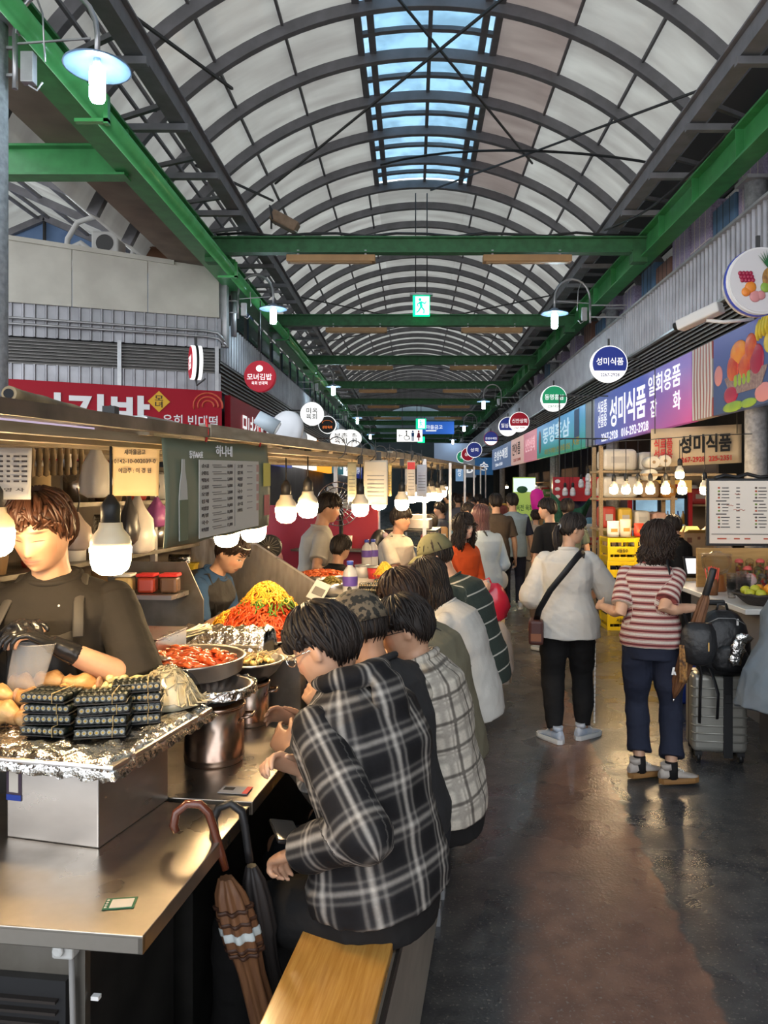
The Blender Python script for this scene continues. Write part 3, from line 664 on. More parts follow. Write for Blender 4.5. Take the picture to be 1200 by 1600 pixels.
sg = thing('shop_sign', 'red shop sign turning to blue just round the building corner', 'sign', (-3.14, 13.1, 2.3))
b = MB(); b.box((-.02, 1.9, .53), (.1, 3.8, 1.06)); b.build('board', m_red, sg); b = MB(); b.box((.0, 5.2, .53), (.1, 2.7, 1.06)); b.build('blue_board', mat('board_violet', (.08, .12, .48), .4, emit=.2), sg)
rect_text(sg, '모녀김밥', (.05, 1.8, .6), Y_, Z, 2.0, .5, m_ltr)
sg = thing('shop_sign', 'white lightbox with blue lettering above the canopy', 'sign', (-3.1, 19.8, 2.35)); b = MB(); b.box((0, 2.2, .5), (.14, 4.4, 1.0)); b.build('board', m_lb, sg); rect_text(sg, '미옥육회', (.075, 2.2, .5), Y_, Z, 3.4, .6, mat('blue_lit', (.05, .15, .5), .5, emit=.3))
sg = thing('shop_sign', 'orange lit shop sign beyond the white lightbox', 'sign', (-3.1, 24.4, 2.35)); b = MB(); b.box((0, 2.2, .48), (.14, 4.2, .96)); b.build('board', mat('orange_lit', (.8, .28, .02), .4, emit=.7), sg); rect_text(sg, '육회', (.075, 2.2, .5), Y_, Z, 2.0, .55, m_redL)
for k, (y, L, m_, l) in enumerate(((29, 4.5, mat('dim_teal', (.05, .2, .25), .4, emit=.2), 'dim teal shop sign deep along the far counter'), (34, 5, m_lb, 'pale lightbox sign deep along the far counter'), (40, 6, m_navy, 'dark blue shop sign deepest along the far counter'))):
    sg = thing('shop_sign', l, 'sign', (-3.1, y, 2.4)); b = MB(); b.box((0, L/2, .45), (.14, L, .9)); b.build('board', m_, sg); rect_text(sg, '광장시장', (.075, L/2, .45), Y_, Z, L*.7, .5, m_blk if m_ is m_lb else m_ltr)

# fascia panels on the right (plane x = 3.6, reading towards +y decreasing)
RTX = (0, -1, 0)
def fascia(label, y0, y1, m, deco=None):
    sg = thing('fascia_sign', label, 'sign', (3.62, (y0+y1)/2, 3.075)); L = y1-y0
    b = MB(); b.box((0, 0, 0), (.10, L-.02, .90)); b.build('board', m, sg, bevel=.004)
    return sg
def wave_mat(name, a, b_, c, vert=True):
    m = bpy.data.materials.new(name); m.use_nodes = True; n = m.node_tree.nodes; l = m.node_tree.links; p = n['Principled BSDF']
    t = n.new('ShaderNodeTexCoord'); w = n.new('ShaderNodeTexWave'); w.inputs['Scale'].default_value = 3.2; w.inputs['Distortion'].default_value = 2.0; w.inputs['Detail'].default_value = 0; w.inputs['Detail Scale'].default_value = .6
    w.bands_direction = 'Y'; l.new(t.outputs['Object'], w.inputs['Vector']); r = n.new('ShaderNodeValToRGB'); r.color_ramp.interpolation = 'CONSTANT'
    e = r.color_ramp.elements; e[0].color = (*a, 1); e[1].position = .45; e[1].color = (*b_, 1); q = e.new(.82); q.color = (*c, 1)
    l.new(w.outputs[0], r.inputs[0]); l.new(r.outputs[0], p.inputs['Base Color']); p.inputs['Roughness'].default_value = .4; return m
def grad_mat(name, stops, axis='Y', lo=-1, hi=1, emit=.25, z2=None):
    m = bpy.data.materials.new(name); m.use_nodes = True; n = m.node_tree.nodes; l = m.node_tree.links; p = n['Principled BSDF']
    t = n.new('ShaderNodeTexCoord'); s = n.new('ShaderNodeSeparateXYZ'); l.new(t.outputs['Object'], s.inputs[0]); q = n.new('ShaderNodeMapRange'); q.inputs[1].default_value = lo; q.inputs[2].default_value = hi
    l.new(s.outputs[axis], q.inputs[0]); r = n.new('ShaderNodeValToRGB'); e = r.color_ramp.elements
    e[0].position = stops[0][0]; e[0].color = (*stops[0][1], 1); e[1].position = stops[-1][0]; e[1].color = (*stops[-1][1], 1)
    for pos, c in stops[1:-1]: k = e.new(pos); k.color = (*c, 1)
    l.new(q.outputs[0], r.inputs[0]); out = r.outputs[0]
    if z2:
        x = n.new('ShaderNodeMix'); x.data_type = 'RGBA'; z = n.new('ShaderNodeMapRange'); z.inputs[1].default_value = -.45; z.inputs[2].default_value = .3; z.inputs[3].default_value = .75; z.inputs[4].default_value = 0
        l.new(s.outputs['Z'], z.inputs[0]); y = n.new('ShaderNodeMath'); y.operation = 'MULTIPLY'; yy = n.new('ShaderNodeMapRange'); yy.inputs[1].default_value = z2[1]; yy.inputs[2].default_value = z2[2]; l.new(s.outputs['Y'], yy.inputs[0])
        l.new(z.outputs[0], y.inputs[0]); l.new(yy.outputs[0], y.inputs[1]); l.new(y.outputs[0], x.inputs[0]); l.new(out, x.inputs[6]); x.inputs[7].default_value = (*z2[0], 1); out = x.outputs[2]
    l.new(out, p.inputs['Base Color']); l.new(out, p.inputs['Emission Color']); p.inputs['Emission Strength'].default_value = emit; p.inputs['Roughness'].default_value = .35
    return m
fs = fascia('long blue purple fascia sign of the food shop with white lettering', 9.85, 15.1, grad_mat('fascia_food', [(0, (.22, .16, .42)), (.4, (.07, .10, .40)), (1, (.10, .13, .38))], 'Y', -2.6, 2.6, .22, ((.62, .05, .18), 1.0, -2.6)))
rect_text(fs, '성미식품', (-.054, .35, .05), RTX, Z, 2.15, .52, m_ltr, bold=.02)
rect_text(fs, '식료품\n선물용', (-.054, 1.98, .1), RTX, Z, .68, .50, m_ltr)
rect_text(fs, '일회용품', (-.054, -1.55, .22), RTX, Z, 1.4, .30, m_ltr); rect_text(fs, '잡', (-.054, -1.1, -.12), RTX, Z, .3, .26, m_ltr); rect_text(fs, '화', (-.054, -2.1, -.12), RTX, Z, .3, .26, m_ltr)
rect_text(fs, '2267-2928   016-292-2928', (-.054, .6, -.35), RTX, Z, 2.9, .15, m_ltr)
m_wave = wave_mat('ribbon_stripes', (.62, .62, .60), (.35, .33, .32), (.42, .10, .08))
fascia('striped ribbon panel between the lettering and the fruit picture', 9.15, 9.83, m_wave)
fascia('narrow pale ribbon panel between the ginseng and food shop signs', 15.12, 15.9, wave_mat('ribbon_pale', (.55, .57, .56), (.40, .42, .42), (.05, .15, .30)))
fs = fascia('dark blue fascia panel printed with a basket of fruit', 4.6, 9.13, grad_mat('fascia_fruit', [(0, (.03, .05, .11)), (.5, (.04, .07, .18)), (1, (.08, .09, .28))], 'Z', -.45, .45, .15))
def pf(name, m, shape):
    b = MB()
    for (u, z, r, *q) in shape: b.ball((-.052, -u, z), (.012, r*1.0, q[0] if q else r), 14, 8)
    return b.build(name, m, fs)
pf('mango_picture', f_org, [(-1.55, .18, .22, .13), (-.55, -.28, .2, .09), (-.2, -.12, .2, .1)]); pf('apple_picture', f_red, [(-1.25, .18, .15), (-1.7, .02, .16), (-1.4, -.0, .15), (.1, -.05, .24), (-.0, .3, .2)])
pf('peach_picture', f_pnk, [(-2.1, -.0, .12), (-.95, -.33, .2, .1), (.6, -.2, .25)]); pf('plum_picture', f_pur, [(-1.75, -.26, .2, .1), (-1.1, .02, .17), (1.0, .1, .25), (1.4, -.2, .3)]); pf('pear_picture', f_yel, [(-.75, .16, .2, .13), (-.45, .2, .15, .11), (1.2, .3, .3, .1)])
b = MB()
for i in range(6): b.tube([(-.056, 1.0-i*.07+.02*k, .42-.07*k+.01*i) for k in range(4)], [.02, .045, .045, .015], 8, flat=.4)
b.build('banana_picture', f_yel, fs); pf('grape_picture', f_grn, [(-1.62+.11*(i % 4), -.1-.05*(i//4), .05) for i in range(8)]); pf('melon_picture', f_grn, [(-1.7, -.4, .28, .06), (-1.3, -.4, .2, .05), (-.5, .38, .3, .08)])
b = MB(); b.prism([(.85, -.06), (1.62+.3, -.06), (1.75, -.27), (1.0, -.27)], (-.052, 0, 0), (0, 1, 0), Z, (-.006, 0, 0)); b.build('basket_picture', mat('wicker_print', (.32, .24, .22), .6, noise=25, col2=(.18, .12, .13)), fs)
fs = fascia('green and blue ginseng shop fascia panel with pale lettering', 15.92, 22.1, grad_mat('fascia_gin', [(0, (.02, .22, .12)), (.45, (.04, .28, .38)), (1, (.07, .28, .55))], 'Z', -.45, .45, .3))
rect_text(fs, '동명홍삼', (-.054, .25, .12), RTX, Z, 3.6, .44, mat('letter_ice', (.55, .72, .85), .5, emit=.3), bold=.02); rect_text(fs, '지점 전국배송 선물용품 상담', (-.054, .1, -.32), RTX, Z, 3.4, .14, m_yel); rect_text(fs, 'X홍', (-.054, -2.2, -.25), RTX, Z, .8, .2, m_yel)
b = MB(); b.prism([(-.25, -.3), (.25, -.3), (.25, .3), (-.25, .3)], (-.052, -2.3, .12), (0, 1, 0), Z, (-.006, 0, 0)); b.build('print_patch', mat('patch_teal', (.10, .20, .40), .5), fs)
b = MB(); b.ball((-.052, 2.55, 0), (.012, .2, .32)); b.build('ginseng_mark', f_pnk, fs)
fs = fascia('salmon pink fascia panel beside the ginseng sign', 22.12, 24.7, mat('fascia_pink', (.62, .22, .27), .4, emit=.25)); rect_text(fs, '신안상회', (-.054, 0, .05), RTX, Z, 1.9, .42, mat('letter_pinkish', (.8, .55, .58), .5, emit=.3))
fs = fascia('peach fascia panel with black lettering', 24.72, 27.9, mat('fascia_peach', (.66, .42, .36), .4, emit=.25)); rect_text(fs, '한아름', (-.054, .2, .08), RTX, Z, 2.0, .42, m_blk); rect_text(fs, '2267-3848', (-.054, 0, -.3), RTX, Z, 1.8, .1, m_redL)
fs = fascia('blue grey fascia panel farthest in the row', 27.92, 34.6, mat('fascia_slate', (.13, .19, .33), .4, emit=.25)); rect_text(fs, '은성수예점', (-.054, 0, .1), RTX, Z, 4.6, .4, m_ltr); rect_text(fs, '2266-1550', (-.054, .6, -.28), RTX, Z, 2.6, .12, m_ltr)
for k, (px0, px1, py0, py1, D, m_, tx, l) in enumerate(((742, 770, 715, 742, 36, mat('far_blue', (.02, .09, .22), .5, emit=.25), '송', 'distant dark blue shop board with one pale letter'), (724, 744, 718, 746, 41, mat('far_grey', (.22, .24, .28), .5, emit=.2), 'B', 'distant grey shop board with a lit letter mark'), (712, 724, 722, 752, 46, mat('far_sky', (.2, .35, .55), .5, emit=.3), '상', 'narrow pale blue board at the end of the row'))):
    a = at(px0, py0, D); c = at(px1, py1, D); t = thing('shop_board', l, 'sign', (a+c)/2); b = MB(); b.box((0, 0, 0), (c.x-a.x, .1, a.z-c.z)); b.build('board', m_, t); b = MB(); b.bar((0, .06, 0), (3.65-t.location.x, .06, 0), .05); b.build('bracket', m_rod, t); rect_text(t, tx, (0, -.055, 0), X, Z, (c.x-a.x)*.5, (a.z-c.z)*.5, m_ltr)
# security camera on the fascia
t = thing('security_camera', 'white security camera on a bracket under the fascia louvres', 'camera', (3.42, 8.15, 3.66))
b = MB(); b.box((-.28, .25, -.02), (.15, .52, .12), Matrix.Rotation(R(38), 3, 'Z') @ Matrix.Rotation(R(-14), 3, 'X')); b.build('housing', m_white, t, bevel=.02)
b = MB(); b.cyl((-.44, .45, -.07), (-.47, .49, -.08), .045); b.build('lens', m_blk, t)
b = MB(); b.tube([(.2, 0, -.1), (-.1, .05, -.12), (-.24, .16, -.08)], .02, 8); b.build('arm', m_white, t); b = MB(); b.tube([(-.12, .1, .05), (0, .05, .09), (.1, 0, .0), (.18, 0, -.08)], .012, 6); b.build('cable', m_blk, t)
# ------------------------------------------------------------------ right hand shops
m_bulb = mat('warm_led', (1, .9, .7), .4, emit=LAMP, emit_col=(1, .70, .36))
m_bulbw = mat('bulb_body', (.80, .68, .48), .35)
m_sock = mat('bulb_socket', (.02, .02, .02), .5)
m_ctop = mat('white_counter', (.72, .70, .66), .3)
m_card = mat('cardboard', (.40, .26, .14), .7, noise=6, col2=(.33, .21, .11))
m_cyel = mat('crate_yellow', (.80, .56, .015), .35)
m_clear = mat('clear_plastic', (.9, .92, .93), .08, trans=1., ior=1.2, alpha=.45)
m_glass = tint_glass('window_glass', (.85, .9, .92))
m_paper = mat('menu_paper', (.80, .72, .62), .6)
m_ink = mat('print_ink', (.06, .05, .05), .6)
m_wick = mat('dark_wicker', (.04, .03, .025), .6, bump=(60, .8, .01))
m_bluep = mat('blue_plastic', (.02, .05, .30), .4)
def lamp_bulb(loc, cord, label, s=1.0, lit=True, group=None, proto={}):
    key = (lit, round(cord, 2))
    if key in proto: return dup(proto[key], loc, label=label, group=group, scale=s if s != 1 else None)
    t = thing('hanging_bulb', label, 'bulb', loc, 0, group); proto[key] = t
    b = MB(); b.lathe([(.006, -.062), (.03, -.058), (.047, -.045), (.05, -.02), (.05, .012), (.049, .014), (.001, .014)], n=20); b.build('glowing_dome', m_bulb if lit else mat('unlit_dome', (.75, .75, .77), .3), t)
    b = MB(); b.lathe([(.048, .012), (.046, .045), (.038, .068), (.026, .078), (.024, .10), (.001, .10)], n=20); b.build('bulb_neck', m_bulbw if lit else m_white, t)
    b = MB(); b.lathe([(.026, .095), (.027, .15), (.022, .17), (.006, .185), (.001, .185)], n=16); b.build('socket', m_sock, t)
    b = MB(); b.cyl((0, 0, .18), (0, 0, .18+cord), .0045, n=6); b.build('cord', m_sock, t)
    if s != 1: t.scale = (s, s, s)
    return t
pos = [(959, 9.1, 'first'), (978, 8.9, 'second'), (997, 8.8, 'third'), (1016, 8.7, 'fourth'), (1040, 8.5, 'fifth'), (1066, 8.3, 'sixth'), (1101, 8.0, 'seventh')]
for px, D, w in pos: lamp_bulb(at(px, 764, D), .39, f'lit bulb in the food shop row above the yellow crates, {w} of it', .96, True, 'food shop bulbs')
lamp_bulb(at(1062, 740, 8.28), .22, 'lit bulb hung higher than the rest of the food shop row', .9)
b = MB(); b.tube([(2.62, 10.68, 2.34)]+[tuple(at(p_, 764, d_)+Vector((0, 0, .56))) for p_, d_, _ in pos]+[(3.72, 8.42, 2.36)], .005, 6); tag(b.build('lamp_rail', m_rod), 'thin wire carrying the row of lit bulbs of the food shop', 'rail')
# juice counter with the white top
ct = thing('juice_counter', 'juice counter with a pale top and grey front beside the bench', 'counter', (2.98, 6.35, -.08))
b = MB(); b.box((0, 0, .96), (1.24, 1.8, .04)); b.build('countertop', m_ctop, ct, bevel=.006)
b = MB(); b.box((.10, 0, .51), (.98, 1.7, .86)); b.build('body', mat('grey_laminate', (.20, .20, .21), .5), ct)
b = MB(); b.box((.05, .36, 1.15), (1.1, .03, .34)); b.build('back_board', mat('warm_ply', (.52, .30, .10), .45, noise=5, col2=(.42, .23, .07), stretch=(1, 1, 9)), ct)
b = MB(); b.box((-.1, -.87, .70), (.5, .02, .3)); b.box((.05, -.87, .5), (.8, .02, .02)); b.build('front_panel', m_alu if 0 else m_steelD, ct)
# menu board
mb = thing('menu_board', 'large white menu board with two printed columns in a dark frame', 'board', (2.98, 6.80, 1.55), R(-4))
b = MB(); b.box((0, .02, 0), (.74, .03, .60)); b.build('backing', m_black, mb, bevel=.004)
b = MB(); b.box((0, .0, .0), (.69, .012, .555)); b.build('sheet', m_paper, mb)
b = MB(); b.box((0, -.008, -.195), (.66, .003, .006)); b.build('rule', m_ink, mb)
b = MB(); rr = random.Random(3)
for cx in (-.255, .065):
    for i in range(13):
        z = .215-i*.029
        if i in (4, 8): b.box((cx+.01, -.0075, z), (.09, .003, .009)); continue
        b.box((cx+.045, -.0075, z), (.05+.03*rr.random(), .003, .008)); b.box((cx+.155, -.0075, z), (.03, .003, .008))
b.build('printed_rows', m_ink, mb)
cols = [mat('dot_a', (.5, .1, .05)), mat('dot_b', (.2, .3, .06)), mat('dot_c', (.08, .05, .04))]
for c in range(3):
    b = MB()
    for cx in (-.255, .065):
        for i in range(13):
            if i in (4, 8) or (i*7+int(cx > 0)*5) % 3 != c: continue
            b.ball((cx-.01, -.007, .215-i*.029), (.011, .003, .009), 8, 5)
    b.build('printed_icons', cols[c], mb)
b = MB()
for x, z, w in ((-.14, .02, .10), (-.20, .06, .06), (-.13, .16, .05)): b.tube([(x+w*i/6, -.008, z+.006*math.sin(i*2.1)) for i in range(7)], .0022, 5)
b.build('handwritten_note', mat('red_pen', (.55, .12, .05)), mb)
b = MB()
for x, w in ((-.24, .08), (-.11, .05), (-.02, .05), (.2, .16)): b.box((x, -.0075, -.235), (w, .003, .012)); 
b.build('footer_print', cols[0], mb)
b = MB(); b.tube([(-.3, 0, .3), (-.2, .05, .33), (-.1, .02, .31), (.0, .06, .34), (.1, .02, .31), (.3, .05, .33)], .018, 6); b.build('binder_clips', m_black, mb)
b = MB(); b.cyl((-.25, .06, -.645), (-.25, .06, .32), .012); b.cyl((.25, .06, -.645), (.25, .06, .32), .012); b.build('stand_post', m_galv, mb)
# juice dispenser globe, cups, straws
t = thing('juice_dispenser', 'clear round plastic jug on the juice counter before the board', 'jug', (2.55, 6.45, .90))
b = MB(); b.lathe([(.05, .14), (.09, .16), (.115, .20), (.122, .27), (.115, .30), (.111, .30), (.117, .27), (.11, .205), (.086, .165), (.04, .147)], n=28); b.build('globe', m_clear, t)
b = MB(); b.lathe([(.075, 0), (.085, .01), (.07, .05), (.06, .13), (.05, .142), (.001, .142)], n=24); b.build('base', mat('amber_base', (.4, .14, .04), .3), t)
b = MB(); b.lathe([(.124, .30), (.124, .312), (.05, .318), (.03, .335), (.001, .337)], n=28); b.build('lid', m_clear, t)
t = thing('straw_cup', 'dark cup crammed with red straws at the end of the juice counter', 'cup', (2.42, 6.2, .90))
b = MB(); b.lathe([(.04, 0), (.05, .13), (.046, .13), (.037, .006), (.001, .006)], n=20); b.build('holder', mat('brown_cup', (.2, .08, .03), .5), t)
for i in range(26):
    a = rnd.uniform(0, 6.28); r0 = .03*rnd.random()**.5; b = MB(); b.cyl((r0*math.cos(a), r0*math.sin(a), .01), (r0*2.1*math.cos(a), r0*2.1*math.sin(a), .21+.02*rnd.random()), .0042, n=6); b.build('straw', mat('straw_red', (.85, .09, .05), .35), t)
cup0 = None
for i, (x, y, n, l) in enumerate(((2.50, 6.02, 1, 'clear cup stack nearest the red straws'), (2.58, 5.95, 1, 'clear cup stack between the straws and the fruit basket'), (2.62, 6.12, 1, 'clear cup stack behind the other two by the wooden backing'))):
    if cup0 is None:
        cup0 = thing('cup_stack', l, 'cup', (x, y, .90), 0, 'clear cup stacks')
        for k in range(5): b = MB(); z = k*.022; b.lathe([(.028, z), (.040, z+.10), (.043, z+.103), (.040, z+.106), (.037, z+.10), (.026, z+.004), (.001, z+.004)], n=18); b.build('cup', m_clear, cup0)
    else: dup(cup0, (x, y, .90), label=l)
b = MB(); b.ball((0, 0, .09), (.05, .045, .09), 14, 10); b.v = [(x*(1+.25*math.sin(z*80+x*90)), y*(1+.2*math.sin(z*70)), z) for x, y, z in b.v]; o = tag(b.build('plastic_bag', mat('pinkish_bag', (.78, .58, .55), .2, alpha=.55), loc=(2.70, 6.15, .90)), 'pinkish crumpled plastic bag between the clear cups and fruit cups', 'bag')
# fruit cups
cupc = [((.62, .05, .03), (.75, .35, .03)), ((.75, .55, .05), (.35, .42, .06)), ((.25, .35, .05), (.7, .1, .04)), ((.75, .30, .03), (.65, .03, .03))]
fc = {}
nm = ['red and orange', 'yellow and green', 'green and red', 'orange and red']
for r_ in range(3):
    for c in range(5):
        k = (r_*2+c*3) % 4; loc = (2.76+c*.09+.02*(r_ % 2), 6.26+r_*.12, .90+.05*r_)
        l = f"clear cup of {nm[k]} cut fruit, {['front', 'middle', 'back'][r_]} row, {['first', 'second', 'third', 'fourth', 'fifth'][c]} from the dispenser side"
        if k not in fc:
            t = thing('fruit_cup', l, 'cup', loc, 0, 'cups of cut fruit'); fc[k] = t
            b = MB(); b.lathe([(.024, 0), (.034, .13), (.036, .133), (.033, .135), (.022, .004), (.001, .004)], n=18); b.build('cup', m_clear, t)
            for q in range(9):
                b = MB(); a = q*2.4; z = .016+.0125*q; b.box((.012*math.cos(a), .012*math.sin(a), z), (.024, .02, .018), Matrix.Rotation(a, 3, 'Z') @ Matrix.Rotation(.5, 3, 'X')); b.build('fruit_piece', mat(f'cut_{k}_{q % 2}', cupc[k][q % 2], .3), t, bevel=.003)
            b = MB(); b.lathe([(.036, .133), (.036, .142), (.028, .158), (.012, .166), (.001, .166)], n=18); b.build('lid', mat('red_lid', (.75, .12, .10), .25, alpha=.8) if k % 2 == 0 else m_clear, t)
        else: dup(fc[k], loc, label=l)
b = MB(); b.box((0, 0, 0), (.54, .11, .05)); tag(b.build('display_riser', m_ctop, loc=(2.96, 6.38, .925)), 'low white riser under the middle row of fruit cups', 'riser')
b = MB(); b.box((0, 0, 0), (.54, .11, .10)); tag(b.build('display_riser', m_ctop, loc=(2.96, 6.50, .95)), 'taller white riser under the back row of fruit cups', 'riser')
t = thing('fruit_basket', 'dark wicker basket of limes and oranges on the counter corner', 'basket', (2.58, 5.68, .90))
b = MB(); b.lathe([(.10, 0), (.13, .02), (.19, .075), (.20, .08), (.19, .085), (.125, .03), (.001, .02)], n=28); b.build('basket_body', m_wick, t)
b = MB(); b.tube([(.195*math.cos(i*.2618), .195*math.sin(i*.2618), .08+.006*(i % 2)) for i in range(24)], .011, 6, closed=True); b.build('rim', m_wick, t)
for i, (x, y, z, c, l) in enumerate(((-.11, -.05, .09, 'l', 'lime at the outer edge of the basket'), (-.05, -.10, .09, 'l', 'lime at the front edge of the basket'), (-.04, .02, .11, 'l', 'lime heaped in the middle of the basket'), (.03, -.11, .09, 'y', 'yellow lemon at the front of the basket'), (.05, -.02, .115, 'o', 'orange on top of the basket heap'), (.11, -.06, .10, 'o', 'orange by the basket rim near the seated person'), (.02, .09, .10, 'o', 'orange at the back of the basket'), (-.08, .09, .095, 'l', 'lime at the back of the basket'), (.12, .05, .10, 'y', 'yellow lemon at the inner side of the basket'))):
    b = MB(); b.ball((0, 0, 0), (.038, .036, .034) if c != 'o' else (.042, .042, .04), 16, 12); o = b.build('citrus_fruit', {'l': mat('lime', (.42, .46, .03), .35, noise=20, col2=(.55, .50, .04)), 'y': mat('lemon', (.80, .52, .02), .35), 'o': mat('orange', (.75, .28, .02), .4, bump=(90, .3, .003))}[c], loc=(2.58+x, 5.68+y, .90+z)); tag(o, l, 'fruit', 'citrus fruit in the basket')
    b = MB(); b.cyl((0, 0, .032), (0, 0, .042), .004, n=6); b.build('stem', m_wick, o)
# bench with a wooden top and grey front
t = thing('bench', 'bench with a dark wooden top and grey metal front beside the suitcase', 'bench', (2.33, 4.0, 0), R(-10))
b = MB(); b.box((0, 0, .49), (.42, 2.4, .04)); b.build('seat', m_woodD, t, bevel=.006)
b = MB(); b.box((-.015, 0, .25), (.36, 2.34, .42)); b.build('front', mat('bench_grey', (.12, .12, .125), .35, .6), t)
b = MB(); b.box((-.20, 0, .45), (.015, 2.38, .05)); b.build('edge_strip', m_steelD, t)
for y in (-1.0, 1.0):
    b = MB(); b.box((-.1, y, .02), (.06, .06, .04)); b.build('foot', m_black, t)
# suitcase
m_case = mat('suitcase_shell', (.34, .33, .29), .3, .35, noise=3, col2=(.30, .29, .26))
t = thing('suitcase', 'silver grey ribbed suitcase with a raised handle beside the bench', 'suitcase', (1.98, 5.02, 0), R(-8))
b = MB()
b.box((0, 0, .315), (.34, .235, .50)); b.build('shell', m_case, t, bevel=.035, seg=4)
b = MB()
for z in (.14, .19, .24, .30, .36, .42, .48): b.tube([(-.173, -.09, z), (-.158, -.121, z), (.158, -.121, z), (.173, -.09, z)], .006, 6)
b.build('shell_ribs', m_case, t)
b = MB(); b.box((.045, -.125, .30), (.055, .012, .52)); b.build('luggage_strap', m_black, t)
b = MB(); b.box((.045, -.134, .42), (.045, .012, .06)); b.build('strap_buckle', m_black, t, bevel=.004)
b = MB(); b.box((0, 0, .315), (.346, .02, .506)); b.build('zip_band', m_black, t, bevel=.03)
for x in (-.13, .13):
    for y in (-.085, .085):
        b = MB(); b.box((x, y, .055), (.045, .045, .03)); b.cyl((x-.012, y, .03), (x+.012, y, .03), .03, n=14); b.build('wheel', m_black, t)
b = MB(); b.tube([(-.09, .09, .55), (-.09, .09, .98), (-.07, .09, 1.0), (.07, .09, 1.0), (.09, .09, .98), (.09, .09, .55)], .011, 8); b.build('handle', m_galv, t)
b = MB(); b.box((0, .09, 1.0), (.16, .032, .035)); b.build('grip', m_black, t, bevel=.01)
m_ny = mat('black_nylon', (.018, .018, .02), .42, noise=12, col2=(.01, .01, .011), bump=(14, .5, .02))
t = thing('backpack', 'shiny black backpack with a crumpled silver charm standing on the suitcase', 'backpack', (2.00, 4.96, .565), R(-8))
b = MB()
rr_ = []
for z, w, d in ((0, .14, .075), (.03, .165, .10), (.12, .17, .11), (.22, .165, .105), (.32, .14, .085), (.38, .10, .055), (.405, .05, .02)):
    rr_.append([(w*math.copysign(abs(math.cos(a))**.7, math.cos(a)), d*math.copysign(abs(math.sin(a))**.7, math.sin(a)), z+.004*math.sin(a*5)) for a in [2*math.pi*i/28 for i in range(28)]])
b.rings([[Vector(p) for p in r] for r in rr_]); b.build('pack_body', m_ny, t)
b = MB()
rr_ = [[Vector((w*math.cos(a)+.02, -.085-.05*max(0, -math.sin(a)), .10+.10*k+.0*a+.09*math.sin(a)*0)) for a in [2*math.pi*i/20 for i in range(20)]] for k, w in ((-.6, .09), (-.3, .115), (.3, .12), (.7, .10), (1., .05))]
b.rings(rr_); b.build('front_pocket', m_ny, t)
b = MB(); b.ball((.055, -.155, .19), (.045, .014, .06), 12, 9); b.ball((.09, -.15, .255), (.055, .012, .03), 12, 9); b.ball((.04, -.15, .12), (.04, .014, .04), 12, 8); b.v = [(x+.006*math.sin(z*150), y, z+.006*math.sin(x*170)) for x, y, z in b.v]; b.build('silver_charm', m_alu, t)
b = MB(); b.tube([(-.03, .03, .40), (-.02, .03, .44), (.03, .03, .44), (.04, .03, .40)], .009, 6); b.build('top_loop', m_ny, t)
for k, pts in enumerate(([(-.13, -.06, .36), (-.17, -.09, .25), (-.17, -.09, .1), (-.15, -.08, 0), (-.16, -.1, -.12), (-.165, -.1, -.30)], [(-.10, -.09, .05), (-.08, -.13, -.02), (-.06, -.14, -.10), (-.065, -.135, -.26)])):
    b = MB(); b.tube(pts, .012, 6, flat=.35); b.build('strap', m_ny, t)
b = MB(); b.tube([(-.12, -.085, .33), (-.05, -.10, .37), (.05, -.10, .37), (.12, -.085, .33)], .004, 6); b.build('zipper', mat('zip_grey', (.2, .2, .2), .3), t)
b = MB(); b.box((.07, -.085, .345), (.012, .008, .04)); b.build('zip_pull', m_white, t)
# yellow crates
def crate_mb():
    parts = {}
    b = MB(); w, d, h = .335, .40, .285
    for z in (.02, h-.03): b.box((0, -d/2, z), (w, .02, .05)); b.box((0, d/2, z), (w, .02, .05)); b.box((-w/2, 0, z), (.02, d, .05)); b.box((w/2, 0, z), (.02, d, .05))
    b.box((0, -d/2+.004, h*.45), (w, .014, .10)); b.box((-w/2+.004, 0, h*.45), (.014, d, .10))
    for x in (-w/2, w/2):
        for y in (-d/2, d/2): b.box((x, y, h/2), (.035, .035, h))
    b.box((0, -d/2, .22), (.02, .02, .07)); b.box((0, 0, .01), (w, d, .015))
    return b
cr0 = None
for c in range(2):
    for k in range(4):
        loc = (2.60+.36*c+.004*(k % 2), 9.75+.05*c, .288*k)
        l = f"yellow plastic bottle crate, {['lowest', 'second from the floor', 'third from the floor', 'topmost'][k]} of the {['aisle side stack', 'stack behind the striped shirt'][c]}"
        if cr0 is None:
            cr0 = thing('bottle_crate', l, 'crate', loc, 0, 'yellow bottle crates'); crate_mb().build('frame', m_cyel, cr0, bevel=.004)
            for q in range(4):
                b = MB(); x = -.12+.08*q; b.lathe([(.03, .02), (.032, .15), (.014, .2), (.013, .25), (.001, .25)], (x, -.1, 0), 10); b.build('bottle', mat('bottle_dark', (.05, .03, .01), .15), cr0)
            rect_text(cr0, '서울장수', (0, -.213, .128), X, Z, .14, .05, m_blk)
        else: dup(cr0, loc, label=l)
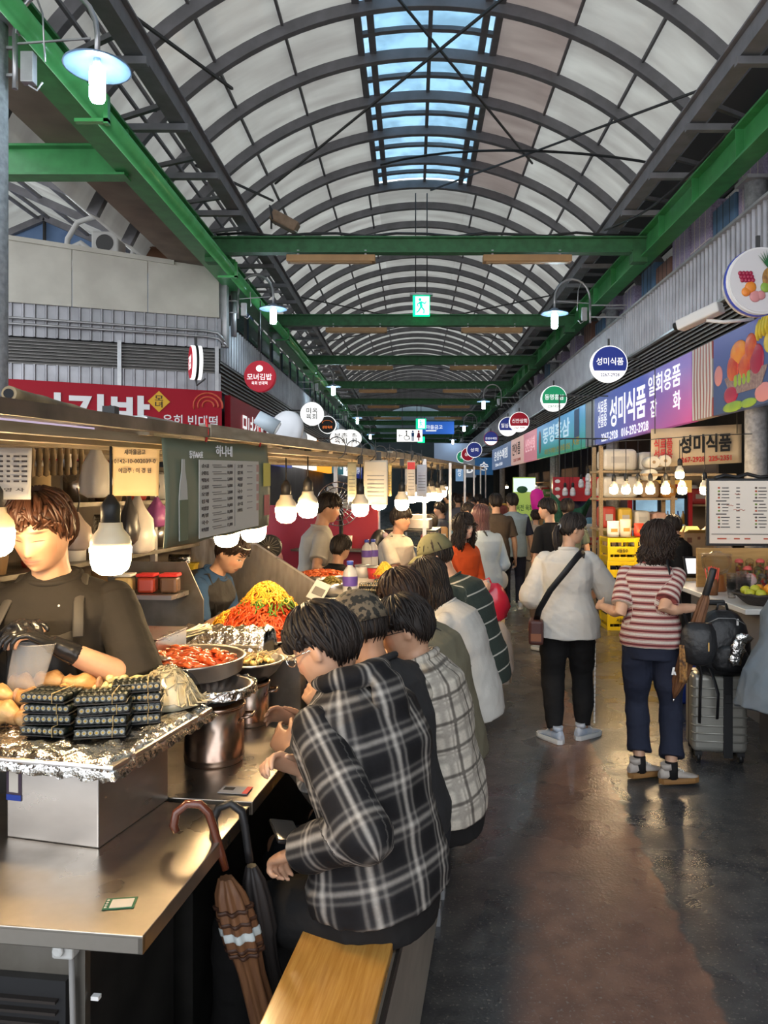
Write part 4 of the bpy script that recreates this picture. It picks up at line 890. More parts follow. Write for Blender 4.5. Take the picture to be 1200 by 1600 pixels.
for i, (x, y, w, h, m_, l) in enumerate(((2.53, 9.7, .16, .2, m_white, 'white snack pouch on the crate stack beside the aisle'), (2.68, 9.68, .15, .22, mat('cream_pack', (.7, .62, .5), .4), 'cream snack pouch beside the white one on the crates'), (2.86, 9.72, .13, .17, mat('red_pack', (.65, .06, .03), .35), 'red snack pouch on the hidden crate stack'))):
    t = thing('snack_pouch', l, 'pouch', (x, y, 1.155)); b = MB(); b.rings([[Vector((w/2*math.cos(a)*s1, .05*math.sin(a)*s2, z)) for a in [2*math.pi*j/16 for j in range(16)]] for z, s1, s2 in ((0, .9, 1), (h*.3, 1, 1.1), (h*.75, .95, .7), (h*.9, .95, .2), (h, .97, .12))]); b.build('pouch_body', m_, t)
    b = MB(); b.box((0, -.058, h*.42), (w*.5, .008, h*.2)); b.build('print_patch', mat('print_orange', (.7, .25, .05), .5), t)
# cardboard box with prints on a side table
tb = thing('side_table', 'low dark table under the cardboard carton beside the vendor', 'table', (2.95, 8.0, 0)); b = MB(); b.box((0, 0, 1.0), (.55, .5, .03)); b.build('tabletop', m_woodD, tb)
for x in (-.24, .24):
    for y in (-.2, .2): b = MB(); b.box((x, y, .49), (.04, .04, .98)); b.build('leg', m_black, tb)
t = thing('carton', 'open cardboard carton with printed symbols before the menu board', 'box', (2.90, 7.95, 1.016), R(6))
b = MB(); b.box((0, 0, .15), (.31, .26, .30)); b.build('box_body', m_card, t)
b = MB(); b.bar((-.155, -.10, .30), (-.13, -.1, .37), .02, .01); b.box((0, -.17, .312), (.30, .09, .006), Matrix.Rotation(R(-20), 3, 'X')); b.box((0, .17, .32), (.30, .09, .006), Matrix.Rotation(R(30), 3, 'X')); b.build('flap', mat('flap_yellow', (.60, .44, .14), .6), t)
b = MB()
for x, z, w, h in ((-.1, .22, .05, .05), (.0, .24, .03, .03), (.09, .24, .05, .03), (.05, .12, .14, .012), (.05, .10, .14, .012), (.05, .075, .12, .012), (.05, .05, .14, .012)): b.box((x, -.1315, z), (w, .003, h))
b.build('box_print', mat('box_ink', (.16, .07, .04), .7), t)
t = thing('plastic_bag', 'clear crumpled bag lying behind the open carton', 'bag', (3.2, 8.15, 1.016)); b = MB(); b.ball((0, 0, .17), (.2, .14, .19), 18, 12); b.v = [(x+.02*math.sin(z*40+y*30), y+.02*math.sin(x*50), z+.012*math.sin(x*45)) for x, y, z in b.v]; b.build('bag_body', mat('bag_film', (.6, .5, .42), .15, alpha=.7), t)
# POS tablet on the vendor's counter, blue bins, small things
vc = thing('vendor_counter', 'dark vendor counter behind the striped shirt woman', 'counter', (2.75, 7.35, 0)); b = MB(); b.box((0, 0, .9), (.7, .45, .04)); b.build('countertop', m_woodP, vc); b = MB(); b.box((.05, 0, .44), (.6, .4, .88)); b.build('body', m_black, vc)
t = thing('tablet', 'tilted tablet with a pale screen behind the umbrella handle', 'tablet', (2.68, 7.25, .92)); M_ = Matrix.Rotation(R(-25), 3, 'X')
b = MB(); b.box((0, 0, .11), (.24, .015, .19), M_); b.build('case', m_black, t, bevel=.005); b = MB(); b.box((0, -.011, .11), (.20, .004, .15), M_); b.build('screen', mat('screen_lit', (.7, .7, .72), .3, emit=.5), t); b = MB(); b.box((0, .05, .015), (.2, .12, .03)); b.build('stand', m_black, t)
t = thing('storage_bin', 'dark blue plastic bin on the floor under the juice counter end', 'bin', (2.42, 7.45, 0)*1 if 0 else (2.26, 6.45, 0)); b = MB(); b.box((0, 0, .2), (.26, .4, .40), None, 1.04); b.build('bin_body', m_bluep, t, bevel=.02); b = MB(); b.box((0, 0, .41), (.28, .43, .03)); b.build('rim', m_bluep, t, bevel=.01)
# fridge with red sides
t = thing('drinks_fridge', 'black framed glass door drinks fridge with red side strips', 'fridge', (3.86, 12.0, .0))
b = MB(); b.box((0, .32, .86), (.90, .6, 1.70)); b.build('cabinet', mat('fridge_dark', (.03, .03, .035), .4), t)
for x in (-.47, .47): b = MB(); b.box((x, .0, .86), (.06, .06, 1.70)); b.build('side_strip', mat('fridge_red', (.62, .02, .02), .35), t)
for k, x in enumerate((-.21, .21)):
    b = MB()
    for dx in (-.19, .19): b.box((x+dx, -.0, .90), (.035, .05, 1.5))
    for z in (.17, 1.63): b.box((x, 0, z), (.40, .05, .04))
    dr = b.build('door', m_black, t); b = MB(); b.box((x, .0, .9), (.35, .01, 1.42)); b.build('glass', m_glass, dr); b = MB(); b.box((x+(.15 if k == 0 else -.15), -.04, 1.15), (.02, .03, .16)); b.build('handle', m_white, dr)
b = MB(); b.box((0, .012, .9), (.84, .004, 1.46)); b.build('interior_light', mat('fridge_glow', (.35, .5, .62), .5, emit=.55), t)
bc = [mat(f'drink_{i}', c, .25) for i, c in enumerate(((.05, .25, .08), (.45, .25, .05), (.55, .55, .6), (.10, .18, .45), (.4, .05, .05)))]
for s_ in range(3):
    b = MB(); b.box((0, -.002, .52+.34*s_), (.82, .03, .012)); b.build('shelf', m_white, t)
    for q in range(10):
        b = MB(); x = -.36+.08*q; z = .526+.34*s_; b.lathe([(.001, z), (.028, z), (.029, z+.13), (.012, z+.18), (.012, z+.21), (.001, z+.21)], (x, -.006, 0), 10, sy=.3); b.build('bottle', bc[(q*3+s_*2) % 5], t)
b = MB(); b.box((-.03, -.03, 1.80), (1.0, .10, .19)); b.build('header', mat('header_amber', (.62, .36, .08), .5, emit=.3), t)
b = MB(); b.box((.08, -.085, 1.8), (.5, .01, .07)); b.build('header_print', m_redL, t)
# hanging beige banner of the shop
t = thing('shop_banner', 'beige hanging banner with big black lettering and red numbers', 'banner', (3.66, 10.0, 2.28), R(-3))
b = MB(); b.sheet(lambda u, v: Vector((-.55+1.16*u, .012*math.sin(u*9), -.24+.50*v+.06*u)), 20, 4, .006); b.build('cloth', mat('banner_beige', (.66, .52, .34), .7, noise=4, col2=(.58, .45, .28)), t)
rect_text(t, '성미식품', (.14, -.022, .07), (1, 0, .05), Z, .66, .24, m_blk, bold=.03, depth=.006); rect_text(t, '267-2928  225-2351', (.15, -.022, -.13), (1, 0, .05), Z, .64, .07, m_redL, bold=.02, depth=.006)
rect_text(t, '식료품\n선물용', (-.40, -.022, .0), (1, 0, .05), Z, .24, .28, m_redL, bold=.02, depth=.006)
b = MB()
for x in (-.5, .55): b.cyl((x, 0, .2), (x, .0, 1.2), .006, n=6)
b.build('hanging_cord', m_rod, t)
# goods above: wrapped rolls, cartons
def soft_pack(label, loc, d, m_, name='wrapped_pack', cat='pack', grp=None):
    t = thing(name, label, cat, loc); b = MB(); b.box((0, 0, d[2]/2), d); b.build('wrapping', m_, t, bevel=min(d)*.22, seg=3); b = MB(); b.box((0, -d[1]/2-.002, d[2]*.5), (d[0]*.5, .006, d[2]*.3)); b.build('print_patch', mat('pack_print', (.55, .5, .42), .6), t); return t
m_pw = mat('white_wrap', (.74, .68, .56), .35, noise=5, col2=(.62, .56, .46), bump=(8, .5, .03))
sh = thing('goods_rack', 'tall wooden rack of paper goods and cartons beside the fridge', 'rack', (3.12, 10.9, 0))
b = MB()
for x in (-.5, .5):
    for y in (-.2, .2): b.box((x, y, 1.18), (.05, .05, 2.36))
b.build('post', m_woodP, sh)
for z in (.7, 1.2, 1.62, 2.0): b = MB(); b.box((0, 0, z), (1.1, .5, .03)); b.build('shelf', m_woodP, sh)
k = 0
for z, row in ((2.015, (('large white wrapped paper pack', .5, .30, m_pw), ('white wrapped paper pack', .34, .26, m_pw))), (1.635, (('white wrapped bundle', .52, .30, m_pw), ('brown carton', .26, .24, m_card), ('orange carton', .2, .2, mat('carton_orange', (.55, .25, .06), .6)))), (1.215, (('red snack box', .2, .3, mat('snack_red', (.5, .05, .03), .4)), ('yellow snack box', .2, .28, mat('snack_yellow', (.7, .45, .05), .4)), ('white snack box', .22, .24, m_pw), ('red and cream box', .2, .22, mat('snack_cream', (.6, .35, .25), .4)))), (.715, (('brown carton', .4, .36, m_card), ('pale carton', .4, .3, m_pw)))):
    x = -.5; nm_ = {2.015: 'top', 1.635: 'second', 1.215: 'third', .715: 'lowest'}[z]
    for j, (n_, w, h, m_) in enumerate(row):
        soft_pack(f"{n_} on the {nm_} rack shelf, {['first', 'second', 'third', 'fourth'][j]} from the aisle", (3.12+x+w/2+.01, 10.85, z), (w, .36, h), m_, 'goods_box', 'box', 'goods on the wooden rack'); x += w+.03
for i, (px, py, l) in enumerate(((1022, 722, 'white paper roll lying end on above the bulbs'), (1040, 720, 'second white paper roll beside the first'), (1019, 742, 'lower white paper roll end on above the bulbs'))):
    p = at(px, py, 9.9); t = thing('paper_roll', l, 'roll', p); b = MB(); b.cyl((0, 0, 0), (0, .3, 0), .075, n=20); b.build('roll_body', m_pw, t); b = MB(); b.cyl((0, -.003, 0), (0, .0, 0), .022, n=12); b.build('core', m_card, t)
b = MB(); b.box((3.55, 10.1, 1.965 if 0 else 2.0), (1.2, .5, .03)); tag(b.build('hanging_shelf', m_woodP, loc=(0, 0, -.06)), 'pale shelf board under the paper rolls', 'shelf')
# red board with unlit bulbs and dark opening
t = thing('bulb_display', 'red display board with pale unlit bulbs beyond the ponytail woman', 'board', (2.98, 14.0, 1.76))
b = MB(); b.box((0, .03, 0), (.84, .03, .44)); b.build('board', mat('display_red', (.42, .02, .03), .5, noise=4, col2=(.33, .015, .03)), t); b = MB(); b.box((-.12, .01, 0), (.012, .02, .44)); b.build('seam', mat('dark_red', (.2, .01, .02)), t)
for z in (.14, 0, -.14): b = MB(); b.ball((-.34, .008, z), (.05, .01, .035)); b.build('round_label', m_white, t)
b = MB(); b.box((-.3, .04, .8), (.02, .02, 1.84)); b.box((.3, .04, .8), (.02, .02, 1.84)); b.bar((-.45, -.29, .9), (.5, -.29, .9), .02); b.bar((-.3, .04, .9), (-.3, -.3, .9), .02); b.bar((.3, .04, .9), (.3, -.3, .9), .02); b.bar((-.3, .04, 1.7), (.66, .04, 1.7), .02); b.build('hanger_post', m_rod, t)
for i, (px, py) in enumerate(((883, 770), (895, 770), (908, 757), (919, 759), (918, 769), (930, 770), (919, 748))):
    lamp_bulb(at(px, py, 13.7), 2.48-at(px, py, 13.7).z, f"pale unlit bulb before the red board, {['first', 'second', 'third', 'fourth', 'fifth', 'sixth', 'highest'][i]}{' from the aisle' if i < 6 else ' of them'}", 1.0, False, 'unlit bulbs at the red board')
t = thing('curtain', 'dark navy cloth hanging below the red bulb display', 'curtain', (3.0, 14.08, .6)); b = MB(); b.sheet(lambda u, v: Vector((-.5+u, .03*math.sin(u*25), v*.95)), 30, 3, .01); b.build('cloth', mat('navy_cloth', (.012, .014, .04), .8), t)
t = thing('net_sheet', 'green netting draped beside the crates behind the glasses woman', 'net', (2.55, 12.2, 0)); b = MB(); b.sheet(lambda u, v: Vector((-.35+.7*u*(.4+.6*v), .1*math.sin(u*12+v*3), .5+1.2*v-.25*math.sin(u*3.1))), 16, 12, .01); b.build('netting', mat('net_green', (.015, .10, .05), .7, noise=30, col2=(.005, .05, .025)), t)
# lit poster, cabinet and a magenta vest on a stand further back
p = at(819, 775, 17); t = thing('poster', 'lit green and white food poster beyond the blue grey shirt man', 'poster', (p.x, 17, 0)); b = MB(); b.box((0, 0, 1.55), (.50, .06, .95)); b.build('print', mat('poster_green', (.35, .50, .10), .5, emit=.2), t); b = MB(); b.box((0, -.035, 1.85), (.48, .01, .3)); b.build('photo_print', mat('poster_white', (.65, .8, .8), .5, emit=.4), t); b = MB(); b.ball((-.05, -.045, 1.75), (.12, .01, .08)); b.build('dish_print', f_leaf, t); b = MB(); b.box((-.2, .05, .7), (.04, .04, 1.4)); b.box((.2, .05, .7), (.04, .04, 1.4)); b.build('stand', m_galv, t); rect_text(t, '육전 육회', (0, -.04, 1.35), X, Z, .36, .14, f_leaf)
p = at(839, 778, 16.5); t = thing('mannequin_torso', 'magenta vest on a half torso stand before the poster shop', 'mannequin', (p.x, 16.5, 0))
b = MB(); b.lathe([(.001, 1.28), (.10, 1.30), (.13, 1.45), (.15, 1.62), (.12, 1.72), (.05, 1.76), (.001, 1.78)], n=18, sy=.7); b.build('vest', mat('magenta', (.65, .02, .28), .6, emit=.1), t)
b = MB(); b.lathe([(.001, 1.1), (.08, 1.12), (.09, 1.2), (.06, 1.28), (.001, 1.28)], n=16); b.build('lower_wrap', mat('violet', (.08, .03, .5), .5), t); b = MB(); b.cyl((0, 0, 0), (0, 0, 1.3), .02); b.lathe([(.001, 0), (.18, 0), (.18, .03), (.001, .03)]); b.build('stand', m_galv, t); b = MB(); b.ball((0, 0, 1.8), (.035, .035, .04)); b.build('neck_cap', m_white, t)
# a line of side stalls down the far right, each with goods on a table
gcol = [(.5, .06, .05), (.65, .45, .1), (.7, .66, .58), (.1, .25, .35), (.12, .3, .1), (.55, .3, .12)]
gm = [mat(f'goods_{i}', c, .5) for i, c in enumerate(gcol)]
gn = ['red', 'yellow', 'pale', 'blue', 'green', 'brown']
for k, y in enumerate((13.3, 16.9, 20.0, 23.5, 27.0, 30.5)):
    on = ['nearest', 'second', 'third', 'fourth', 'fifth', 'farthest'][k]
    t = thing('market_table', f'goods table under the fascia, {on} of those past the crates', 'table', (3.15, y, 0)); b = MB(); b.box((0, 0, .82), (.8, 1.6, .04)); b.build('tabletop', m_woodP, t)
    b = MB(); b.box((0, 0, .4), (.7, 1.5, .8)); b.build('skirt', mat('table_skirt', (.06, .07, .12), .8), t)
    for j in range(6):
        h = .12+.10*((k*3+j*5) % 4); soft_pack(f"{gn[(j+k) % 6]} packed goods on the {on} goods table, {['first', 'second', 'third', 'fourth', 'fifth', 'sixth'][j]} from its near end", (3.0+.18*(j % 2), y-.62+.25*j, .841), (.3, .2, h), gm[(j+k) % 6], 'goods_box', 'box', 'goods on the market tables')
    t = thing('wall_shelf', f'dim shelf unit behind the {on} goods table', 'shelf', (4.6, y, 0)); b = MB(); b.box((.2, 0, 1.2), (.04, 2.4, 2.4)); b.build('back_panel', mat('shelf_back', (.16, .12, .08), .7), t)
    for z in (.5, 1.0, 1.5, 2.0): b = MB(); b.box((0, 0, z), (.4, 2.4, .03)); b.build('shelf_board', m_woodP, t)
    for j in range(6): soft_pack(f"{gn[(j*2+k) % 6]} box on the eye level shelf behind the {on} goods table, {['first', 'second', 'third', 'fourth', 'fifth', 'sixth'][j]} along", (4.55, y-1.0+.4*j, 1.516), (.3, .3, .25+.06*(j % 3)), gm[(j*2+k) % 6], 'goods_box', 'box', 'boxes on the dim shelves')
    lamp_bulb((3.78, y+.4, 1.86), 1.43, f'warm bulb over the {on} goods table', 1.1)
# stored packs on the deck above the fascia
m_pk = mat('pack_lilac', (.44, .38, .50), .5, noise=40, col2=(.26, .20, .34))
m_pb = mat('pack_blue', (.12, .22, .36), .5, noise=3, col2=(.07, .14, .24))
m_pr = mat('pack_brown', (.22, .11, .08), .6)
st0 = {}
for i, (y, h, m_) in enumerate(((6.4, 1.1, 'l'), (7.3, 1.2, 'l'), (9.1, 1.05, 'l'), (9.9, .95, 'b'), (10.7, 1.1, 'l'), (11.5, 1.05, 'l'), (12.3, .9, 'r'), (13.1, 1.0, 'b'), (14.3, .95, 'l'), (15.6, 1.05, 'l'), (16.5, .9, 'b'), (17.6, 1.0, 'r'), (19.2, 1.0, 'l'), (21, .95, 'l'), (23, 1.0, 'b'), (25, .95, 'l'))):
    h *= 1.45; od = ['first', 'second', 'third', 'fourth', 'fifth', 'sixth', 'seventh', 'eighth', 'ninth', 'tenth', 'eleventh', 'twelfth', 'thirteenth', 'fourteenth', 'fifteenth', 'sixteenth'][i]
    t = thing('stored_pack', f"{ {'l': 'lilac wrapped', 'b': 'dull blue', 'r': 'brown'}[m_]} goods pack on the deck above the fascia, {od} from the fruit sign end", 'pack', (4.25, y, 4.085), 0, 'packs on the storage deck'); b = MB(); b.box((0, 0, h/2), (.5, .72, h)); b.build('wrapping', {'l': m_pk, 'b': m_pb, 'r': m_pr}[m_], t, bevel=.03)
    b = MB()
    for z in (.33, .66): b.box((0, 0, h*z), (.506, .726, .012))
    for q in (-.2, 0, .2): b.box((-.252, q, h/2), (.004, .012, h))
    b.build('packing_band', m_pw if m_ == 'l' else m_rod, t)
# ------------------------------------------------------------------ the long food counter and its canopy
CT = .90
def srow(name, label, cat, t, y, z=0., rz=None, grp=None): return thing(name, label, cat, S(t, y, z), SROT if rz is None else rz, grp)
# counters: two near segments and the rest of the row
def counter(y0, y1, label, t0=-1.22, t1=-.69, front=False, zt=CT):
    L = (y1-y0)*math.sqrt(1+SL*SL); c = srow('food_counter', label, 'counter', (t0+t1)/2, (y0+y1)/2); w = t1-t0
    b = MB(); b.box((0, 0, zt-.004), (w, L, .008)); b.box((w/2-.006, 0, zt-.02), (.012, L, .034)); b.box((-w/2+.006, 0, zt-.02), (.012, L, .034)); b.box((0, -L/2+.006, zt-.02), (w, .012, .034)); b.box((0, L/2-.006, zt-.02), (w, .012, .034)); b.build('countertop', m_steelS, c, bevel=.002)
    b = MB(); b.box((-.08, .02, (zt-.04)/2), (w-.34+.1, L-.10, zt-.04)); b.build('body', mat('counter_body', (.07, .065, .06), .45, .6, noise=5, col2=(.035, .033, .03)), c)
    return c, w, L
c1, w1, L1 = counter(1.515, 2.115, 'nearest steel food counter with a fridge grille below', -1.55, -.70)
b = MB(); b.box((-.02, -L1/2+.075, .44), (.58, .02, .86)); b.build('front_panel', m_steelD, c1)
b = MB(); b.box((.03, -L1/2+.055, .42), (.42, .02, .70)); gr_ = b.build('grille_frame', m_black, c1)
b = MB()
for i in range(30): b.box((.03, -L1/2+.04, .08+i*.0225), (.39, .014, .006))
b.build('grille_bars', m_galv if 0 else mat('grille_bar', (.06, .05, .045), .4, .7), gr_)
b = MB(); b.box((.06, -L1/2+.03, .42), (.008, .008, .68)); b.build('grille_stay', m_black, gr_)
b = MB(); b.box((.235, -L1/2+.055, .835), (.045, .03, .04)); b.cyl((.23, -L1/2+.04, .835), (.23, -L1/2+.03, .835), .012); so = b.build('power_socket', mat('socket_clear', (.5, .5, .48), .25), c1, bevel=.006)
b = MB(); b.tube([(.25, -L1/2+.05, .815), (.255, -L1/2+.05, .6), (.25, -L1/2+.05, .3), (.255, -L1/2+.05, .02)], .006, 8); b.build('cable', mat('grey_cable', (.2, .19, .18), .5), c1)
b = MB(); b.box((.285, -L1/2+.08, .72), (.016, .012, .008)); b.build('latch', m_white, c1)
counter(2.125, 3.75, 'second steel food counter segment under the red rice cake pan', -1.25, -.70)
counter(3.76, 6.9, 'third steel food counter segment with the water bottles', -1.30, -.72)
for k, (y0, y1) in enumerate(((7.3, 10.0), (10.4, 13.4), (13.8, 17.0), (17.4, 21), (21.5, 26))): counter(y0, y1, f"steel food counter farther along the row, {['first', 'second', 'third', 'fourth', 'fifth'][k]} past the glass case", -1.35, -.75)
# sticker and card on the counter
t = thing('table_sticker', 'green edged white sticker on the corner of the nearest counter', 'sticker', (-.60, 1.575, CT+.001), R(8))
b = MB(); b.box((0, 0, .0008), (.062, .042, .0016)); b.build('sticker_base', mat('sticker_green', (.02, .12, .05), .4), t); b = MB(); b.box((.004, -.002, .0018), (.044, .032, .001)); b.build('blank_field', mat('sticker_white', (.62, .56, .48), .4), t)
b = MB()
for i in range(4): b.cyl((-.026, -.014+.009*i, .0016), (-.026, -.014+.009*i, .0022), .0028, n=10)
b.build('round_marks', mat('sticker_white'), t)
t = thing('name_card', 'small printed card with a red corner taped to the counter joint', 'card', (-.50, 2.165, CT+.002), R(-8))
b = MB(); b.box((0, 0, .001), (.085, .05, .002)); b.build('card', mat('card_grey', (.30, .30, .32), .35), t); b = MB(); b.box((.035, 0, .0022), (.016, .05, .001)); b.build('red_corner', m_redL, t); b = MB(); b.box((-.02, .005, .0022), (.03, .02, .001)); b.build('print_patch', m_blk, t)
# steel boxes
def steel_box(label, loc, d, rz, m_=None):
    t = thing('steel_box', label, 'box', loc, rz); w, l, h = d; m_ = m_ or m_steel
    b = MB(); b.box((0, 0, h/2), d); b.build('box_body', m_, t, bevel=.004)
    b = MB(); b.box((0, 0, h+.003), (w+.006, l+.006, .006)); b.build('top_edge', m_, t, bevel=.002); return t
bx = steel_box('big shiny steel box with a small sticker carrying the foil tray', (-.832, 1.992, CT), (.258, .30, .19), R(-14))
b = MB(); b.box((-.106, -.151, .135), (.042, .002, .085)); st_ = b.build('sticker', mat('sticker_dark', (.05, .03, .05), .4), bx)
b = MB(); b.box((-.106, -.1525, .138), (.026, .001, .05)); b.build('white_field', mat('sticker_white'), st_); b = MB(); b.box((-.106, -.1525, .100), (.042, .001, .014)); b.build('blue_field', m_bluep, st_)
steel_box('dull steel box behind the noodle bag beside the vendor', (-.97, 2.72, CT), (.25, .24, .34), SROT, m_steel)
steel_box('steel box on the counter before the plastic cup', (-.49, 3.06, CT), (.15, .22, .19), SROT, m_steelD)
# crumpled foil tray and its food
def foil_sheet(b, x0, x1, y0, y1, z, amp=.008, n=26, drop=.03, th=.002, seed=0):
    def fn(u, v):
        x = x0+(x1-x0)*u; y = y0+(y1-y0)*v; e = min(u, 1-u, v, 1-v); k = max(0, 1-e/.06)
        q = Vector((x*26+seed, y*26, seed)); w = amp*(mnoise.noise(q)+.7*mnoise.noise(q*2.3))
        return Vector((x+.3*w*k, y+.3*w*k, z+w-drop*k*k+.012*(1-k)*0))
    b.sheet(fn, n, n, th)
ft = thing('foil_tray', 'big steel tray lined with crumpled foil under the kimbap packs', 'tray', (-.93, 2.07, CT+.197), R(-12))
b = MB(); b.box((0, 0, .008), (.60, .50, .016)); b.build('tray', m_steel, ft, bevel=.006)
b = MB(); foil_sheet(b, -.31, .31, -.26, .26, .026, .012, 44, .04); b.build('foil_lining', m_alu, ft)
TZ = CT+.197+.030
m_film = tint_glass('clear_film', (.93, .95, .95)); m_rice = mat('rice', (.50, .47, .38), .5); m_nori = mat('seaweed', (.012, .016, .012), .4); m_fill = mat('filling', (.75, .45, .05), .5)
gp0 = None
def gimbap(loc, rz, label):
    global gp0
    if gp0 is not None: return dup(gp0, loc, rz, label)
    t = thing('kimbap_pack', label, 'food pack', loc, rz, 'stacked kimbap packs'); gp0 = t
    b = MB(); b.box((0, 0, .002), (.125, .085, .004)); b.build('base_tray', m_black, t, bevel=.002)
    for r in range(2):
        for i in range(8):
            b = MB(); x = -.052+.0148*i; y = -.021+.042*r; b.cyl((x, y-.018, .0145), (x, y+.018, .0145), .0088, n=10, smooth=True); ro = b.build('kimbap_roll', m_nori, t)
            if r == 0:
                b = MB(); b.cyl((x, y-.0182, .0145), (x, y-.0194, .0145), .0058, n=10); b.build('rice_end', m_rice, ro)
    b = MB()
    for i in range(8): x = -.052+.0148*i; b.cyl((x, -.0395-.0012, .0145), (x, -.042, .0145), .003, n=6)
    b.build('filling_ends', m_fill, t)
    b = MB(); b.box((0, 0, .0152), (.124, .088, .021)); b.build('clear_lid', m_film, t, bevel=.003)
    b = MB(); b.tube([(.03, -.045, .002), (.03, -.045, .0262), (.03, .045, .0262), (.03, .045, .002)], .0012, 4, closed=True); b.build('rubber_band', mat('band_tan', (.5, .35, .15), .5), t)
    return t
for sidx, (x, y, rz, nm_) in enumerate(((-.918, 1.965, -6, 'outer'), (-.782, 1.952, 10, 'corner'), (-.738, 2.062, 14, 'inner'))):
    for k in range(4): gimbap((x+.003*((k*7) % 3-1), y+.003*((k*5) % 3-1), TZ+.004+.028*k), R(rz+((k*5+sidx) % 3-1)*4), f"black kimbap pack, {['lowest', 'second up', 'third up', 'topmost'][k]} of the {nm_} stack on the foil tray")
def lumps(b, pts, r, jit=.35, n=10):
    for x, y, z in pts:
        k = r*(1+rnd.uniform(-jit, jit)*.5); b.ball((x, y, z), (k*rnd.uniform(.9, 1.5), k*rnd.uniform(.8, 1.1), k*rnd.uniform(.5, .8)), n, 6, Matrix.Rotation(rnd.uniform(0, 3), 3, 'Z') @ Matrix.Rotation(rnd.uniform(-.5, .5), 3, 'X'))
m_dump = mat('dumpling', (.78, .62, .26), .4, noise=18, col2=(.70, .66, .42)); m_meat = mat('braised_pork', (.42, .17, .05), .35, noise=22, col2=(.66, .42, .18), bump=(40, .6, .006))
for i in range(16):
    x, y = -.905+.05*(i % 4)+.012*(i//4 % 2), 2.15+.036*(i//4); b = MB(); z0 = TZ+.035+.006*((i*7) % 4)+.02*(i//4 >= 2)
    a0 = rnd.uniform(0, 6)
    b.tube([(.021*math.cos(a0+q*.55), .021*math.sin(a0+q*.55), .004*math.sin(q)) for q in range(10)], [.006]+[.012]*8+[.006], 8); b.ball((0, 0, -.004), (.016, .016, .014), 10, 6)
    tag(b.build('dumpling', m_dump, loc=(x, y, z0)), 'yellowish folded dumpling in the heap behind the kimbap packs', 'dumpling', 'dumplings on the foil tray')
for i in range(9):
    x, y = -1.16+.085*(i % 3)+.02*(i//3), 2.02+.09*(i//3); b = MB(); b.ball((0, 0, 0), (.055, .028, .03), 14, 9, Matrix.Rotation(rnd.uniform(-.6, .6), 3, 'Z') @ Matrix.Rotation(rnd.uniform(-.3, .3), 3, 'Y')); b.v = [(vx, vy, vz+.006*math.sin(vx*120)) for vx, vy, vz in b.v]
    o = tag(b.build('pork_cut', m_meat, loc=(x, y, TZ+.03+.018*(i//3)+.008*(i % 2))), 'browned cut of braised pork heaped on the foil tray beside the dumplings', 'meat', 'braised pork cuts')
    b = MB(); b.ball((.052, 0, .002), (.008, .019, .02), 10, 6); b.build('cut_face', mat('meat_face', (.62, .42, .26), .4, noise=40, col2=(.35, .15, .09)), o)
def strands(b, n, cx, cy, z0, rx, ry, hz, L, r, flat=1., top=None, pw=2.0):
    for i in range(n):
        a = rnd.uniform(0, 6.283); q = rnd.random()**.5*.97; x = cx+rx*q*math.cos(a); y = cy+ry*q*math.sin(a); z = z0+hz*(1-q**pw)
        d = rnd.uniform(0, 6.283); pts = []; cu = rnd.uniform(-2.4, 2.4)
        for k in range(5):
            s = (k/4-.5)*L; dd = d+cu*s/L; xx = x+s*math.cos(dd); yy = y+s*math.sin(dd); qq = min(1., math.hypot((xx-cx)/rx, (yy-cy)/ry))
            pts.append((xx, yy, z0+hz*(1-qq**pw)+rnd.uniform(0, .012)))
        b.tube(pts, r, 5, flat=flat)
def mound(b, cx, cy, z0, rx, ry, hz, pw=2., n=28, m=10, amp=.006):
    rr_ = []
    for i in range(m+1):
        q = 1-i/m*.98; rr_.append([Vector((cx+rx*q*math.cos(a)+amp*mnoise.noise(Vector((a*3, q*9, 1))), cy+ry*q*math.sin(a), z0+hz*(1-q**pw)+amp*mnoise.noise(Vector((math.cos(a)*q*14, math.sin(a)*q*14, 3))))) for a in [2*math.pi*j/n for j in range(n)]])
    b.rings(rr_)
m_nood = mat('pale_noodle', (.80, .70, .50), .4, noise=30, col2=(.66, .52, .30))
def noodle_bag(label, loc, r, h):
    t = thing('noodle_bag', label, 'food pack', loc); b = MB(); mound(b, 0, 0, 0, r, r*.85, h, 2.2); b.build('noodle_mass', m_nood, t)
    b = MB(); strands(b, 70, 0, 0, .004, r*.98, r*.83, h, r*.9, .0022); s_ = b.build('noodles', m_nood, t); s_['kind'] = 'stuff'
    b = MB(); mound(b, 0, 0, -.004, r*1.12, r*.98, h*1.16, 2.4, 30, 12, .012); b.build('film', m_film, t); return t
noodle_bag('film wrapped mound of pale noodles on the end of the foil tray', (-.715, 2.235, TZ), .10, .10)
